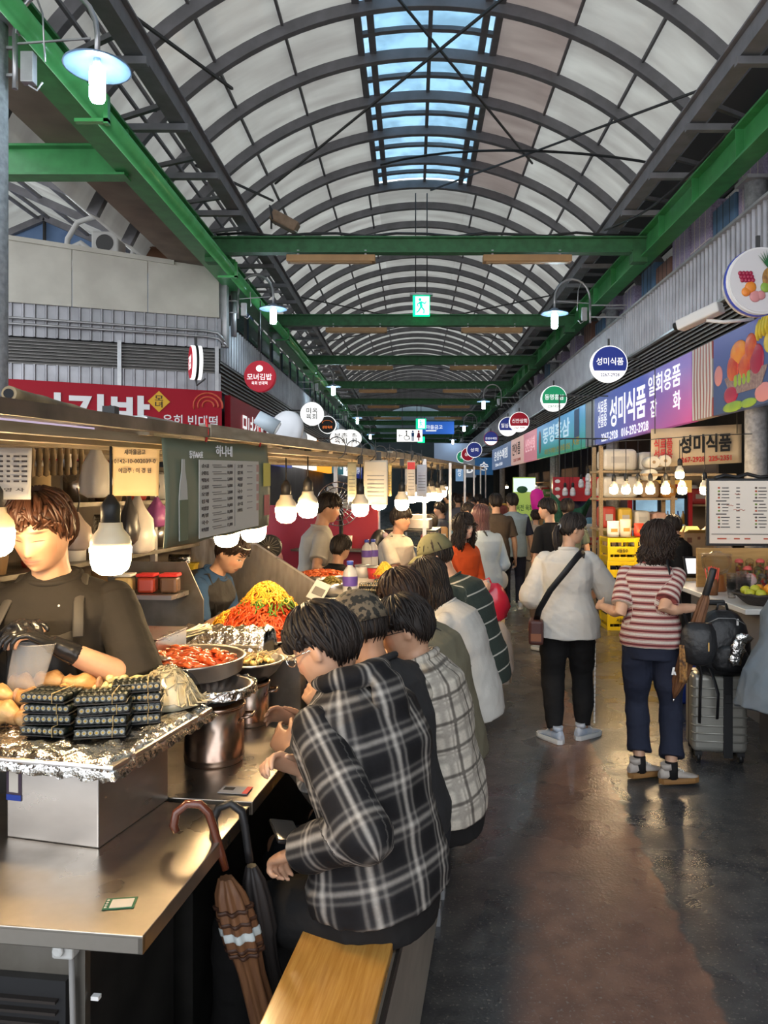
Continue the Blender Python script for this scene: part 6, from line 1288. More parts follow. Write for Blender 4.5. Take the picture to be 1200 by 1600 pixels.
b = MB(); b.prism([(-.42, .85), (.46, .85), (.46, 1.10), (.0, 1.40), (-.25, 1.46), (-.42, 1.46)], (0, .02, 0), X, Z, (0, .01, 0)); b.build('panel', mat('scorched_steel', (.42, .38, .33), .34, 1., noise=4, col2=(.22, .19, .16), stretch=(7, 1, 1.5), rough2=.5), t); b = MB(); b.bar((.46, .025, 1.10), (.0, .025, 1.40), .012); b.bar((.0, .025, 1.40), (-.42, .025, 1.46), .012); b.build('rolled_edge', m_steel, t); b = MB(); b.box((0, .03, .42), (.6, .02, .85)); b.build('support', m_steelD, t)
t = thing('yellow_tub', 'yellow plastic tub behind the blue shirted cook', 'tub', at(283, 895, 4.9)); b = MB(); b.box((0, 0, 0), (.19, .14, .11), None, 1.1); b.build('tub_body', mat('tub_yellow', (.70, .50, .03), .4), t, bevel=.01); b = MB(); b.box((0, 0, .06), (.22, .17, .014)); b.build('rim', mat('tub_yellow'), t)
b = MB(); b.box((-1.5, 4.95, 1.12), (.5, .3, .02)); b.box((-1.5, 4.95, .56), (.4, .25, 1.1)); tag(b.build('side_cabinet', m_steelD), 'steel cabinet under the yellow tub', 'cabinet')
t = thing('round_fan', 'dark round blower with radial fins by the scorched screen', 'fan', at(420, 855, 5.3)); b = MB(); b.cyl((0, .05, 0), (0, -.03, 0), .085, n=28); b.build('housing', m_black, t)
b = MB()
for i in range(18): a = i*.349; b.bar((.02*math.cos(a), -.034, .02*math.sin(a)), (.078*math.cos(a), -.034, .078*math.sin(a)), .005)
b.build('fins', m_steelD, t); b = MB(); b.lathe([(.001, -.01), (.018, -.01), (.018, .01), (.001, .01)], n=14); b.v = [(x, z-.038, y) for x, y, z in b.v]; b.build('hub', m_steel, t); b = MB(); b.box((0, .01, -.10), (.09, .08, .05)); b.build('foot', m_black, t)
# ---- goods on the third counter
rs = srow('raised_shelf', 'raised pale shelf along the third counter under packs and bowls', 'shelf', -.93, 5.2); b = MB(); b.box((0, 0, 1.08), (.52, 2.7, .02)); b.build('shelf_top', m_ctop, rs); b = MB(); b.box((.24, 0, .99), (.01, 2.7, .17)); b.build('shelf_front', mat('shelf_glass', (.5, .42, .36), .2, .5), rs); b = MB(); b.box((.247, -.3, .99), (.006, .5, .12)); b.build('red_print', mat('print_red2', (.5, .06, .05), .5), rs)
RS = 1.091
b0 = None
for i, (px, D, l) in enumerate(((547, 4.35, 'water bottle with a purple band nearest on the raised shelf'), (573, 6.2, 'water bottle farther along the shelf, first of a pair'), (583, 6.25, 'water bottle farther along the shelf, second of the pair'))):
    p = at(px, 900, D); p.z = RS
    if b0 is None:
        b0 = thing('water_bottle', l, 'bottle', p, 0, 'purple banded water bottles'); b = MB(); b.lathe([(.001, 0), (.038, 0), (.042, .01), (.042, .17), (.036, .20), (.016, .225), (.016, .235), (.001, .235)], n=22); b.build('bottle_body', mat('bottle_pale', (.66, .64, .60), .15, alpha=.85), b0); b = MB(); b.lathe([(.0425, .115), (.0432, .12), (.0432, .165), (.0425, .17)], n=22); b.build('label_band', mat('band_violet', (.12, .07, .32), .4), b0); b = MB(); b.lathe([(.001, .233), (.019, .233), (.019, .255), (.001, .256)], n=18); b.build('cap', mat('cap_blue', (.05, .08, .4), .4), b0)
    else: dup(b0, p, label=l)
t = thing('greens_bowl', 'round steel bowl of dark seasoned greens beside the water bottle', 'bowl', Vector((at(518, 905, 4.75).x, 4.75, RS))); b = MB(); b.lathe([(.001, 0), (.04, 0), (.075, .025), (.085, .06), (.075, .085), (.07, .085), (.078, .06), (.001, .02)], n=32); b.build('bowl_body', m_steel, t); b = MB(); mound(b, 0, 0, .07, .068, .068, .04); strands(b, 60, 0, 0, .075, .068, .068, .04, .05, .003); b.build('greens', mat('dark_greens', (.12, .10, .02), .4, noise=30, col2=(.22, .15, .03)), t)['kind'] = 'stuff'
t = thing('red_dish_pan', 'wide steel pan of red sauced food behind the greens bowl', 'pan', Vector((at(503, 880, 5.4).x, 5.4, RS+.02))); b = MB(); b.lathe([(.001, -.02), (.18, -.02), (.20, .05), (.205, .05), (.19, .0), (.001, .0)], n=40); b.build('pan_body', m_steel, t); b = MB(); mound(b, 0, 0, .03, .19, .19, .03); strands(b, 120, 0, 0, .035, .18, .18, .03, .06, .006); b.build('red_food', m_cake, t)['kind'] = 'stuff'
t = thing('red_bowl', 'red plastic bowl heaped with yellow bean sprouts', 'bowl', Vector((at(601, 885, 5.5).x, 5.5, RS))); b = MB(); b.lathe([(.001, 0), (.05, 0), (.085, .05), (.09, .055), (.082, .055), (.001, .012)], n=30); b.build('bowl_body', mat('bowl_red', (.55, .03, .02), .3), t); b = MB(); mound(b, 0, 0, .04, .078, .078, .09, 1.5); strands(b, 120, 0, 0, .045, .075, .075, .095, .06, .003, pw=1.5); b.build('sprouts', m_ysh, t)['kind'] = 'stuff'
for i, (px, D, n_) in enumerate(((577, 4.75, 3), (600, 4.95, 3), (507, 4.15, 2), (484, 4.05, 2), (620, 5.3, 2))):
    p = at(px, 930, D)
    for k in range(n_): gimbap((p.x, D, RS+.002+.028*k), R(-25+11*k), f"{['lower', 'upper', 'topmost'][k]} kimbap pack of the {['stack beside the water bottle', 'stack below the red bowl', 'flat stack before the greens bowl', 'flat stack by the salad platter', 'stack at the shelf end'][i]}")
for i, (px, py, D, m_, l) in enumerate(((585, 880, 5.7, m_redL, 'red lidded tub behind the water bottles'), (566, 882, 5.8, m_white, 'white lidded tub behind the water bottles'))):
    p = at(px, py, D); p.z = RS; t = thing('sauce_tub', l, 'tub', p); b = MB(); b.lathe([(.001, 0), (.045, 0), (.055, .08), (.001, .08)], n=20); b.build('tub_body', m_, t); b = MB(); b.lathe([(.001, .08), (.058, .08), (.058, .092), (.001, .094)], n=20); b.build('lid', m_galv, t)
p = at(470, 905, 4.55); t = thing('paper_menu', 'white card menu leaning by the steel screen', 'card', (p.x-.05+.25, 4.6, RS)); b = MB(); b.box((-.1, .0, .05), (.10, .006, .13), Matrix.Rotation(R(-35), 3, 'X') @ Matrix.Rotation(R(25), 3, 'Y')); b.build('card', m_papw, t); b = MB(); b.box((-.1, -.006, .05), (.07, .002, .05), Matrix.Rotation(R(-35), 3, 'X') @ Matrix.Rotation(R(25), 3, 'Y')); b.build('print', mat('soft_ink'), t)
# small placard
t = thing('sticker_stand', 'small acrylic stand on the counter before the water bottle', 'stand', Vector((at(535, 925, 3.98).x, 3.98, CT))); b = MB(); b.box((0, 0, .09), (.06, .01, .18)); b.build('panel', mat('acryl', (.55, .5, .46), .2), t); b = MB(); b.box((0, -.007, .12), (.04, .003, .05)); b.build('print', mat('soft_ink'), t); b = MB(); b.box((0, .02, .005), (.07, .07, .01)); b.build('base', mat('acryl'), t)
# glass food case with yellow lettering
gc = srow('glass_case', 'glass food case with yellow lettering behind the backpack boy', 'case', -.98, 7.9, .9); b = MB(); b.box((0, 0, .06), (.52, .6, .12)); b.box((0, 0, .44), (.52, .6, .02)); b.build('case_frame', m_black, gc); b = MB()
for x in (-.25, .25):
    for y in (-.29, .29): b.box((x, y, .28), (.015, .015, .32))
b.build('case_posts', m_chrome, gc); b = MB(); b.box((0, -.295, .28), (.49, .006, .31)); b.box((.255, 0, .28), (.006, .57, .31)); b.build('case_glass', m_glass, gc); rect_text(gc, '빈대떡', (0, -.303, .06), X, Z, .36, .10, mat('case_yellow', (.8, .65, .05), .4, emit=.3)); b = MB(); b.lathe([(.001, .13), (.14, .13), (.18, .2), (.001, .27)], n=24); b.build('food_dome', mat('blue_wrap', (.35, .42, .6), .3), gc)
t = srow('scale_tray', 'steel tray with goods on the glass case', 'tray', -.98, 7.9, 1.35); b = MB(); b.box((0, 0, .05), (.36, .3, .10)); b.build('tray', m_steel, t, bevel=.01); b = MB(); b.box((0, 0, .12), (.26, .2, .05)); b.build('goods', m_papw, t)
# far counters: goods by kind
for k, y in enumerate((8.9, 9.8, 10.8, 11.8, 12.9, 14.2, 15.4, 16.6, 18.0, 19.5, 22, 24)):
    for j in range(3):
        t_ = -.85-.16*j; kk = (k+j*2) % 6; h = .10+.06*((k*2+j) % 4)
        soft_pack(f"{gn[kk]} food tub heap far along the counter, row {['one', 'two', 'three', 'four', 'five', 'six', 'seven', 'eight', 'nine', 'ten', 'eleven', 'twelve'][k]}, {['aisle side', 'middle', 'cook side'][j]}", S(t_, y, CT), (.14, .34, h), gm[kk], 'food_tub', 'tub', 'food tubs far along the counter')
# far red panel, cups and equipment in the dark behind
t = srow('stall_partition', 'red back panel with paper cups behind the second stall', 'panel', -1.9, 7.4); b = MB(); b.box((0, 0, 1.25), (1.3, .04, .7)); b.box((0, .03, .5), (1.2, .03, 1.0)); b.build('panel', mat('back_red', (.32, .02, .04), .5), t); b = MB(); b.box((.2, -.1, 1.18), (.7, .2, .02)); b.build('cup_shelf', m_steelD, t)
for i in range(5): t = srow('paper_cup_stack', f"white paper cup stack before the red panel, {['first', 'second', 'third', 'fourth', 'fifth'][i]} of five", 'cups', -1.92+.10*i, 7.30, 1.191, None, 'paper cup stacks'); b = MB(); b.lathe([(.001, 0), (.028, 0), (.034, .12), (.001, .12)], n=16); b.build('cups', m_papw, t); b = MB(); b.lathe([(.034, .118), (.037, .12), (.034, .123)], n=16); b.build('rim', m_papw, t)
t = srow('electric_fan', 'round wall fan with a wire guard behind the grey shirted man', 'fan', -1.55, 7.0, 1.62); b = MB()
for r_ in (.05, .10, .15, .20): b.tube([(r_*math.cos(i*.2618), -.05*(1-r_/.2)-.02, r_*math.sin(i*.2618)) for i in range(24)], .005, 5, closed=True)
for i in range(24): a = i*.2618; b.tube([(.03*math.cos(a), -.065, .03*math.sin(a)), (.2*math.cos(a), -.02, .2*math.sin(a))], .003, 4)
b.build('wire_guard', m_chrome, t); b = MB(); b.ball((0, -.07, 0), (.045, .02, .045)); b.build('hub', m_black, t)
for i in range(3): b = MB(); a = i*2.09; b.ball((.1*math.cos(a), -.01, .1*math.sin(a)), (.09, .008, .05), 12, 6, Matrix.Rotation(-a, 3, 'Y')); b.build('blade', mat('fan_blade', (.5, .52, .55), .3), t)
b = MB(); b.cyl((0, .0, 0), (0, .12, 0), .05); b.cyl((0, .10, 0), (0, .10, -1.6), .02); b.build('motor_post', m_black, t)
# benches
def bench(y0, y1, label):
    L = (y1-y0)*math.sqrt(1+SL*SL); t = srow('bench', label, 'bench', -.405, (y0+y1)/2); b = MB(); b.box((0, 0, .615), (.235, L, .032)); b.build('seat', m_wood, t, bevel=.004)
    b = MB(); b.box((.114, 0, .33), (.02, L-.01, .53)); b.box((-.09, 0, .33), (.02, L-.02, .53)); b.build('side_panel', mat('bench_panel', (.40, .36, .30), .4, .35, noise=4, col2=(.28, .25, .21), stretch=(3, 1, 3)), t)
    b = MB(); b.box((.127, 0, .585), (.008, L, .03)); b.build('edge_strip', mat('bench_dark', (.05, .045, .04), .4, .5), t)
    for yy in (-L/2+.06, L/2-.06): b = MB(); b.box((.105, yy, .035), (.05, .06, .07)); b.build('foot', m_galv, t); b = MB(); b.box((0, yy, .32), (.19, .02, .54)); b.build('end_panel', m_woodD, t)
    return t
bench(.95, 3.18, 'nearest bench with an oak top and grey metal side'); bench(3.26, 5.3, 'second oak bench under the middle seated diners'); bench(5.38, 6.9, 'third bench under the striped shirt diner'); bench(7.4, 9.8, 'far bench beside the orange shirt woman')
t = srow('stool', 'plain wooden stool at the bench end by the red plastic bag', 'stool', -.18, 7.6)
b = MB(); b.box((0, 0, .44), (.28, .28, .03)); b.build('seat', m_woodP, t)
for x in (-.11, .11):
    for y in (-.11, .11): b = MB(); b.box((x, y, .215), (.035, .035, .43)); b.build('leg', m_woodP, t)
# umbrellas hooked on the counter edge
m_umb = mat('umbrella_brown', (.17, .075, .03), .6, noise=8, col2=(.11, .045, .02), stretch=(9, 9, 1)); m_hand = mat('cherry_handle', (.14, .035, .015), .2, noise=7, col2=(.08, .02, .01), coat=.5)
t = thing('umbrella', 'closed brown umbrella with a wooden crook hooked on the counter edge', 'umbrella', (-.445, 1.86, .01))
H = Vector((-.015, .0, 0)); 
hk = [(-.121, -.02, .900+.02), (-.128, -.02, .935), (-.122, -.018, .965), (-.098, -.014, .985), (-.068, -.01, .982), (-.048, -.006, .96), (-.036, -.003, .92), (-.02, 0, .86), (-.008, 0, .82)]
b = MB(); b.tube([(x, y, z) for x, y, z in hk], [.010]+[.0105]*7+[.009], 10); b.build('crook_handle', m_hand, t)
def canopy_ring(c, r, n=24, fold=8, amp=.18, ph=0.): return [Vector((c[0]+r*(1+amp*math.sin(fold*a+ph))*math.cos(a), c[1]+r*(1+amp*math.sin(fold*a+ph))*math.sin(a), c[2])) for a in [2*math.pi*j/n for j in range(n)]]
b = MB(); ax0, ax1 = Vector((-.008, 0, .80)), Vector((.165, .10, .03))
rs_ = [(0, .016), (.05, .032), (.12, .040), (.22, .042), (.25, .034), (.32, .030), (.5, .034), (.7, .026), (.9, .016), (1, .007)]
b.rings([canopy_ring(ax0+(ax1-ax0)*q, r, 40, 8, .16, q*3) for q, r in rs_]); b.build('folded_cover', m_umb, t)
b = MB(); b.rings([canopy_ring(ax0+(ax1-ax0)*q, r, 40, 8, .16, q*3) for q, r in ((.165, .0425), (.19, .0432), (.192, .043))]); b.build('pale_band', mat('band_pale', (.42, .45, .44), .6), t)
b = MB()
for q0 in (.09, .13, .215, .235): b.rings([canopy_ring(ax0+(ax1-ax0)*q, .0425, 40, 8, .16, q*3) for q in (q0, q0+.012)])
b.build('dark_bands', mat('band_dark', (.05, .02, .01), .6), t)
b = MB(); b.cyl(ax1, ax1+(ax1-ax0)*.03, .006, .004); b.build('tip', m_chrome, t)
t = thing('umbrella', 'second umbrella with a black crook handle behind the brown one', 'umbrella', (-.40, 1.92, 0)); b = MB(); b.tube([(-.094, .0, .895), (-.098, .0, .925), (-.085, .0, .955), (-.055, .0, .965), (-.028, .0, .945), (-.02, 0, .91), (-.012, 0, .85), (-.008, 0, .82)], .0105, 10); b.build('crook_handle', m_black, t)
b = MB(); b.rings([canopy_ring(Vector((-.008, .02, .80))+(Vector((.10, .12, .03))-Vector((-.008, .02, .80)))*q, r*.8, 32, 8, .14, q) for q, r in rs_]); b.build('folded_cover', mat('umbrella_black', (.02, .016, .015), .6), t); b = MB(); b.cyl((.10, .12, .03), (.105, .124, .0), .005); b.build('tip', m_chrome, t)
# things on top of the corner building
t = thing('cardboard_box', 'brown cardboard box on top of the cream panel', 'box', F(.9, 5.5, -.7), R(20)); b = MB(); b.box((0, 0, .16), (.75, .5, .32)); b.build('box_body', mat('box_brown', (.24, .12, .07), .8), t); b = MB(); b.box((0, -.1, .33), (.7, .4, .02), Matrix.Rotation(R(12), 3, 'X')); b.build('flap', mat('box_brown'), t)
t = thing('outdoor_unit', 'grey blower box with a white hose loop on top of the cream panel', 'machine', F(1.75, 5.55, -.6)); b = MB(); b.box((0, 0, .22), (.45, .35, .44)); b.build('case', mat('unit_grey', (.5, .5, .48), .5), t, bevel=.03); b = MB(); b.cyl((0, -.18, .24), (0, -.19, .24), .14, n=20); b.build('fan_grille', m_rod, t); b = MB(); b.tube([(-.7, -.05, 0), (-.66, -.05, .35), (-.5, -.05, .62), (-.2, -.05, .72), (.2, -.05, .6), (.45, -.05, .3), (.4, -.05, .05), (.2, -.06, .1)], .045, 10); b.tube([(-.62, -.1, 0), (-.58, -.1, .18), (-.42, -.1, .26), (-.28, -.1, .15), (-.26, -.1, 0)], .05, 10); b.build('hose', mat('hose_white', (.58, .58, .56), .45), t)
# ------------------------------------------------------------------ people: builder
def sm01(x): x = max(0., min(1., x)); return x*x*(3-2*x)
def g(x, s): return math.exp(-(x/s)**2)
def head_pt(x, y, z):
    """unit sphere direction -> head surface in metres (chin at about -.112, crown .115, face towards +y)"""
    a, b, c = .0765, .098, .1145
    jaw = sm01((-z-.05)/.95); w = 1-.20*jaw; rho = math.sqrt(max(1e-6, 1-z*z)); pw = 2.7 if z < 0 else 2.3; f_ = (max(0., 1-abs(z)**pw))**(1/pw)/rho; f_ = min(f_, 2.2)
    x *= f_; y *= f_; X = a*x*w; Y = b*y; Z = c*z
    if y < 0: Y *= 1-.40*sm01((-z-.15)/.6)
    else: Y *= .93+.0*jaw; Y += .010*sm01((-z-.3)/.5)*g(x, .55)
    if z > .2: X *= 1+.03*sm01((z-.2)/.5)
    if y > .15:
        k = sm01((y-.15)/.35)
        n_ = 0.
        zz = Z
        t = max(0., min(1., (.022-zz)/.056)); prof = (.003+.019*t**1.4) if zz > -.036 else .022*max(0., 1-(-.036-zz)/.010)
        if zz < .03: n_ += prof*g(X, .0085+.0075*t)
        n_ += .0045*g(zz-.030, .011)*g(abs(X)-.028, .022)
        n_ -= .0085*g(zz-.010, .013)*g(abs(X)-.031, .016)
        n_ += .0045*g(zz+.018, .02)*g(abs(X)-.046, .018)
        n_ += .0055*g(zz+.053, .0055)*g(X, .019)+.0065*g(zz+.064, .0055)*g(X, .017)-.003*g(zz+.0585, .0025)*g(X, .022)
        n_ += .007*g(zz+.098, .013)*g(X, .02)-.004*g(zz+.078, .007)*g(X, .02)
        Y += n_*k
    return Vector((X, Y, Z))
def head_dir(az, el): return math.sin(az)*math.cos(el), math.cos(az)*math.cos(el), math.sin(el)

def skin_mat(name, base, dark=(.03, .02, .015), lip=(.40, .15, .12), eyes='open', brow=1.0):
    m = bpy.data.materials.new(name); m.use_nodes = True; n = m.node_tree.nodes; l = m.node_tree.links; p = n['Principled BSDF']
    at_ = n.new('ShaderNodeAttribute'); at_.attribute_name = 'hc'; s = n.new('ShaderNodeSeparateXYZ'); l.new(at_.outputs['Vector'], s.inputs[0])
    def M(op, a, b=None):
        x = n.new('ShaderNodeMath'); x.operation = op
        for i, q in enumerate((a, b)):
            if q is None: continue
            if isinstance(q, (int, float)): x.inputs[i].default_value = q
            else: l.new(q, x.inputs[i])
        return x.outputs[0]
    ax = M('ABSOLUTE', s.outputs['X']); Zs = s.outputs['Z']; front = M('GREATER_THAN', s.outputs['Y'], .045)
    def ell(cx, cz, rx, rz_, soft=.25, slope=0., absx=True):
        xx = ax if absx else s.outputs['X']; u = M('DIVIDE', M('SUBTRACT', xx, cx), rx); z = Zs
        if slope: z = M('SUBTRACT', Zs, M('MULTIPLY', M('SUBTRACT', xx, cx), slope))
        v = M('DIVIDE', M('SUBTRACT', z, cz), rz_); d = M('SQRT', M('ADD', M('MULTIPLY', u, u), M('MULTIPLY', v, v)))
        q = n.new('ShaderNodeMapRange'); q.interpolation_type = 'SMOOTHSTEP'; l.new(d, q.inputs[0]); q.inputs[1].default_value = 1+soft; q.inputs[2].default_value = 1-soft
        return M('MULTIPLY', q.outputs[0], front)
    no = n.new('ShaderNodeTexNoise'); no.inputs['Scale'].default_value = 14; tc = n.new('ShaderNodeTexCoord'); l.new(tc.outputs['Object'], no.inputs['Vector'])
    cr = n.new('ShaderNodeValToRGB'); cr.color_ramp.elements[0].color = (*base, 1); cr.color_ramp.elements[1].color = (base[0]*.86, base[1]*.78, base[2]*.74, 1); cr.color_ramp.elements[0].position = .35; cr.color_ramp.elements[1].position = .75
    l.new(no.outputs[0], cr.inputs[0]); col = cr.outputs[0]
    def lay(col, f, c, amt=1.):
        x = n.new('ShaderNodeMix'); x.data_type = 'RGBA'; l.new(M('MULTIPLY', f, amt), x.inputs[0]); l.new(col, x.inputs[6]); x.inputs[7].default_value = (*c, 1); return x.outputs[2]
    col = lay(col, ell(.045, -.022, .026, .022, .8), (base[0]*.98, base[1]*.68, base[2]*.62), .55)
    col = lay(col, ell(0, -.0585, .025, .0085, .3), lip, .85)
    col = lay(col, ell(0, -.0585, .026, .0014, .5), dark, .6)
    col = lay(col, ell(.0305, .0335, .0205, .0042, .45, -.10), dark, .85*brow)
    col = lay(col, ell(.0065, -.0385, .0038, .0022, .5), dark, .7)
    if eyes == 'open':
        col = lay(col, ell(.031, .0085, .0145, .0048, .3), (.72, .68, .64)); col = lay(col, ell(.031, .0088, .0055, .0052, .25), (.015, .01, .008))
        col = lay(col, ell(.031, .0130, .0165, .0022, .5, -.08), dark, .9)
    else:
        col = lay(col, ell(.031, .0055, .0155, .0018, .5, -.05), dark, .9)
    l.new(col, p.inputs['Base Color']); p.inputs['Roughness'].default_value = .46; p.inputs['Specular IOR Level'].default_value = .4
    p.inputs['Subsurface Weight'].default_value = .0
    return m
SK = {'a': skin_mat('skin_warm', (.60, .36, .235)), 'b': skin_mat('skin_tan', (.52, .29, .18)), 'c': skin_mat('skin_light', (.68, .44, .32)), 'd': skin_mat('skin_lowered_eyes', (.60, .36, .235), eyes='down'), 'e': skin_mat('skin_made_up', (.68, .45, .34), lip=(.55, .10, .10))}

def cloth(name, col, rough=.85, col2=None, bump=.35, sc=14, sheen=.2):
    return mat(name, col, rough, noise=sc*.5, col2=col2 or tuple(c*.82 for c in col), bump=(sc, bump, .02), spec=.25)
def pattern(name, kind, cols, scale=1., rough=.85):
    """woven or printed cloth pattern in the garment's own (around, along) coordinates"""
    m = bpy.data.materials.new(name); m.use_nodes = True; n = m.node_tree.nodes; l = m.node_tree.links; p = n['Principled BSDF']; p.inputs['Roughness'].default_value = rough; p.inputs['Specular IOR Level'].default_value = .25
    at_ = n.new('ShaderNodeAttribute'); at_.attribute_name = 'cloth'; s = n.new('ShaderNodeSeparateXYZ'); l.new(at_.outputs['Vector'], s.inputs[0])
    def M(op, a, b=None):
        x = n.new('ShaderNodeMath'); x.operation = op
        for i, q in enumerate((a, b)):
            if q is None: continue
            if isinstance(q, (int, float)): x.inputs[i].default_value = q
            else: l.new(q, x.inputs[i])
        return x.outputs[0]
    def band(c, period, off, w, soft):
        d = M('ABSOLUTE', M('SUBTRACT', M('FRACT', M('ADD', M('DIVIDE', c, period), off)), .5)); q = n.new('ShaderNodeMapRange'); q.interpolation_type = 'SMOOTHSTEP'
        l.new(d, q.inputs[0]); q.inputs[1].default_value = (w/2+soft)/period; q.inputs[2].default_value = max(0, (w/2-soft))/period; return q.outputs[0]
    U, V = s.outputs['X'], s.outputs['Y']
    def mixc(f, a, b):
        x = n.new('ShaderNodeMix'); x.data_type = 'RGBA'; l.new(f, x.inputs[0])
        for i, c in ((6, a), (7, b)):
            if isinstance(c, tuple): x.inputs[i].default_value = (*c, 1)
            else: l.new(c, x.inputs[i])
        return x.outputs[2]
    if kind == 'plaid':
        P = .105*scale; base, mid, light = cols; col = None
        def fam(c): return M('MINIMUM', 1, M('ADD', M('MULTIPLY', band(c, P, 0, .009*scale, .006*scale), .85), M('ADD', M('MULTIPLY', band(c, P, .20, .006*scale, .004*scale), .28), M('MULTIPLY', band(c, P, .80, .006*scale, .004*scale), .28))))
        fu, fv = fam(U), fam(V); wide = M('MULTIPLY', M('ADD', band(U, P, 0, .05*scale, .012*scale), band(V, P, 0, .05*scale, .012*scale)), .42)
        col = mixc(wide, base, mid); col = mixc(M('MINIMUM', 1, M('ADD', M('MULTIPLY', fu, .75), M('MULTIPLY', fv, .5))), col, light)
    elif kind == 'check':
        P = .095*scale; base, l1, l2 = cols
        f1 = M('MINIMUM', 1, M('ADD', band(U, P, 0, .012*scale, .004*scale), band(V, P, 0, .012*scale, .004*scale))); f2 = M('MINIMUM', 1, M('ADD', M('ADD', band(U, P, .17, .007*scale, .003*scale), band(U, P, .4, .02*scale, .008*scale)), M('ADD', band(V, P, .17, .007*scale, .003*scale), band(V, P, .4, .02*scale, .008*scale))))
        col = mixc(M('MULTIPLY', f2, .6), base, l2); col = mixc(M('MULTIPLY', f1, .8), col, l1)
    elif kind == 'stripes':                                  # red and cream knit
        P = .062*scale; base, b1, b2 = cols
        col = mixc(band(V, P, 0, .022*scale, .001), base, b1); col = mixc(band(V, P, .5, .010*scale, .001), col, b2); col = mixc(band(V, P, .27, .003*scale, .001), col, b1); col = mixc(band(V, P, .73, .003*scale, .001), col, b1)
    else:                                                    # wide thin lines
        P = .085*scale; base, b1, b2 = cols; col = mixc(band(V, P, 0, .007*scale, .0015), base, b1)
    no = n.new('ShaderNodeTexNoise'); no.inputs['Scale'].default_value = 130; l.new(at_.outputs['Vector'], no.inputs['Vector'])
    hs = n.new('ShaderNodeMix'); hs.data_type = 'RGBA'; hs.blend_type = 'MULTIPLY'; hs.inputs[0].default_value = .35; l.new(col, hs.inputs[6]); l.new(no.outputs[0], hs.inputs[7])
    l.new(hs.outputs[2], p.inputs['Base Color'])
    tc = n.new('ShaderNodeTexCoord'); nb = n.new('ShaderNodeTexNoise'); nb.inputs['Scale'].default_value = 9; l.new(tc.outputs['Object'], nb.inputs['Vector']); bb = n.new('ShaderNodeBump'); bb.inputs['Strength'].default_value = .35; bb.inputs['Distance'].default_value = .03
    l.new(nb.outputs[0], bb.inputs['Height']); l.new(bb.outputs[0], p.inputs['Normal']); return m
m_hairK = mat('hair_black', (.012, .0095, .009), .5, spec=.3, noise=40, col2=(.028, .020, .016), stretch=(1, 1, .15)); m_hairB = mat('hair_brown', (.075, .030, .016), .38, noise=40, col2=(.045, .018, .010), stretch=(1, 1, .15)); m_hairP = mat('hair_mauve', (.17, .07, .065), .4, noise=40, col2=(.10, .045, .04), stretch=(1, 1, .15)); m_hairD = mat('hair_dark_brown', (.028, .015, .011), .5, spec=.3, noise=40, col2=(.02, .012, .008), stretch=(1, 1, .15))
m_lens = tint_glass('spectacle_lens', (.92, .94, .94)); m_sole = mat('sole_white', (.70, .70, .68), .5); m_gum = mat('gum_sole', (.30, .15, .05), .5)

def remesh(b, vs, name, m, parent, smooth=2, wr=0., wsc=7., seed=0., hem=None):
    me = bpy.data.meshes.new('tmp'); me.from_pydata(b.v, [], b.f); me.update(); o = bpy.data.objects.new('tmp', me); C.objects.link(o)
    r = o.modifiers.new('r', 'REMESH'); r.mode = 'VOXEL'; r.voxel_size = vs; r.use_smooth_shade = True
    if smooth: s = o.modifiers.new('s', 'SMOOTH'); s.iterations = smooth; s.factor = .5
    dg = bpy.context.evaluated_depsgraph_get(); res = bpy.data.meshes.new_from_object(o.evaluated_get(dg)); bpy.data.objects.remove(o); bpy.data.meshes.remove(me)
    res.name = name
    if wr:
        k = len(res.vertices); co = np.empty(k*3); res.vertices.foreach_get('co', co); co = co.reshape(-1, 3); nr = np.empty(k*3); res.vertices.foreach_get('normal', nr); nr = nr.reshape(-1, 3)
        d = np.zeros(k); rs = np.random.RandomState(int(seed*10)+3)
        for i in range(9):
            f = rs.normal(size=3); f /= np.linalg.norm(f); f[2] *= 1.3; q = co @ (f*wsc*(1+.35*i)); q = q+1.3*np.sin(co @ (rs.normal(size=3)*wsc*.6)+i)
            d += (1-np.abs(np.sin(q+rs.uniform(0, 6))))**2/(1+.35*i)
        d = (d-d.mean())*wr; co += nr*d[:, None]; res.vertices.foreach_set('co', co.reshape(-1))
    res.polygons.foreach_set('use_smooth', [True]*len(res.polygons)); res.update()
    ob = bpy.data.objects.new(name, res); C.objects.link(ob); ob.parent = parent
    for q in (m if isinstance(m, (list, tuple)) else [m]): res.materials.append(q)
    return ob
def set_attr(ob, name, arr):
    a = ob.data.attributes.new(name, 'FLOAT_VECTOR', 'POINT'); a.data.foreach_set('vector', np.ascontiguousarray(arr, dtype=np.float32).reshape(-1))
def coords(ob):
    k = len(ob.data.vertices); co = np.empty(k*3); ob.data.vertices.foreach_get('co', co); return co.reshape(-1, 3)
def ik(a, t, l1, l2, pole):
    d = t-a; L = d.length
    if L > (l1+l2)*.995: t = a+d*((l1+l2)*.995/L); d = t-a; L = d.length
    if L < abs(l1-l2)*1.05+1e-4: L = abs(l1-l2)*1.05+1e-4
    x = (l1*l1-l2*l2+L*L)/(2*L); h = math.sqrt(max(0, l1*l1-x*x)); u = d.normalized(); p = pole-u*pole.dot(u)
    if p.length < 1e-5: p = Vector((0, 0, -1))
    return a+u*x+p.normalized()*h, t
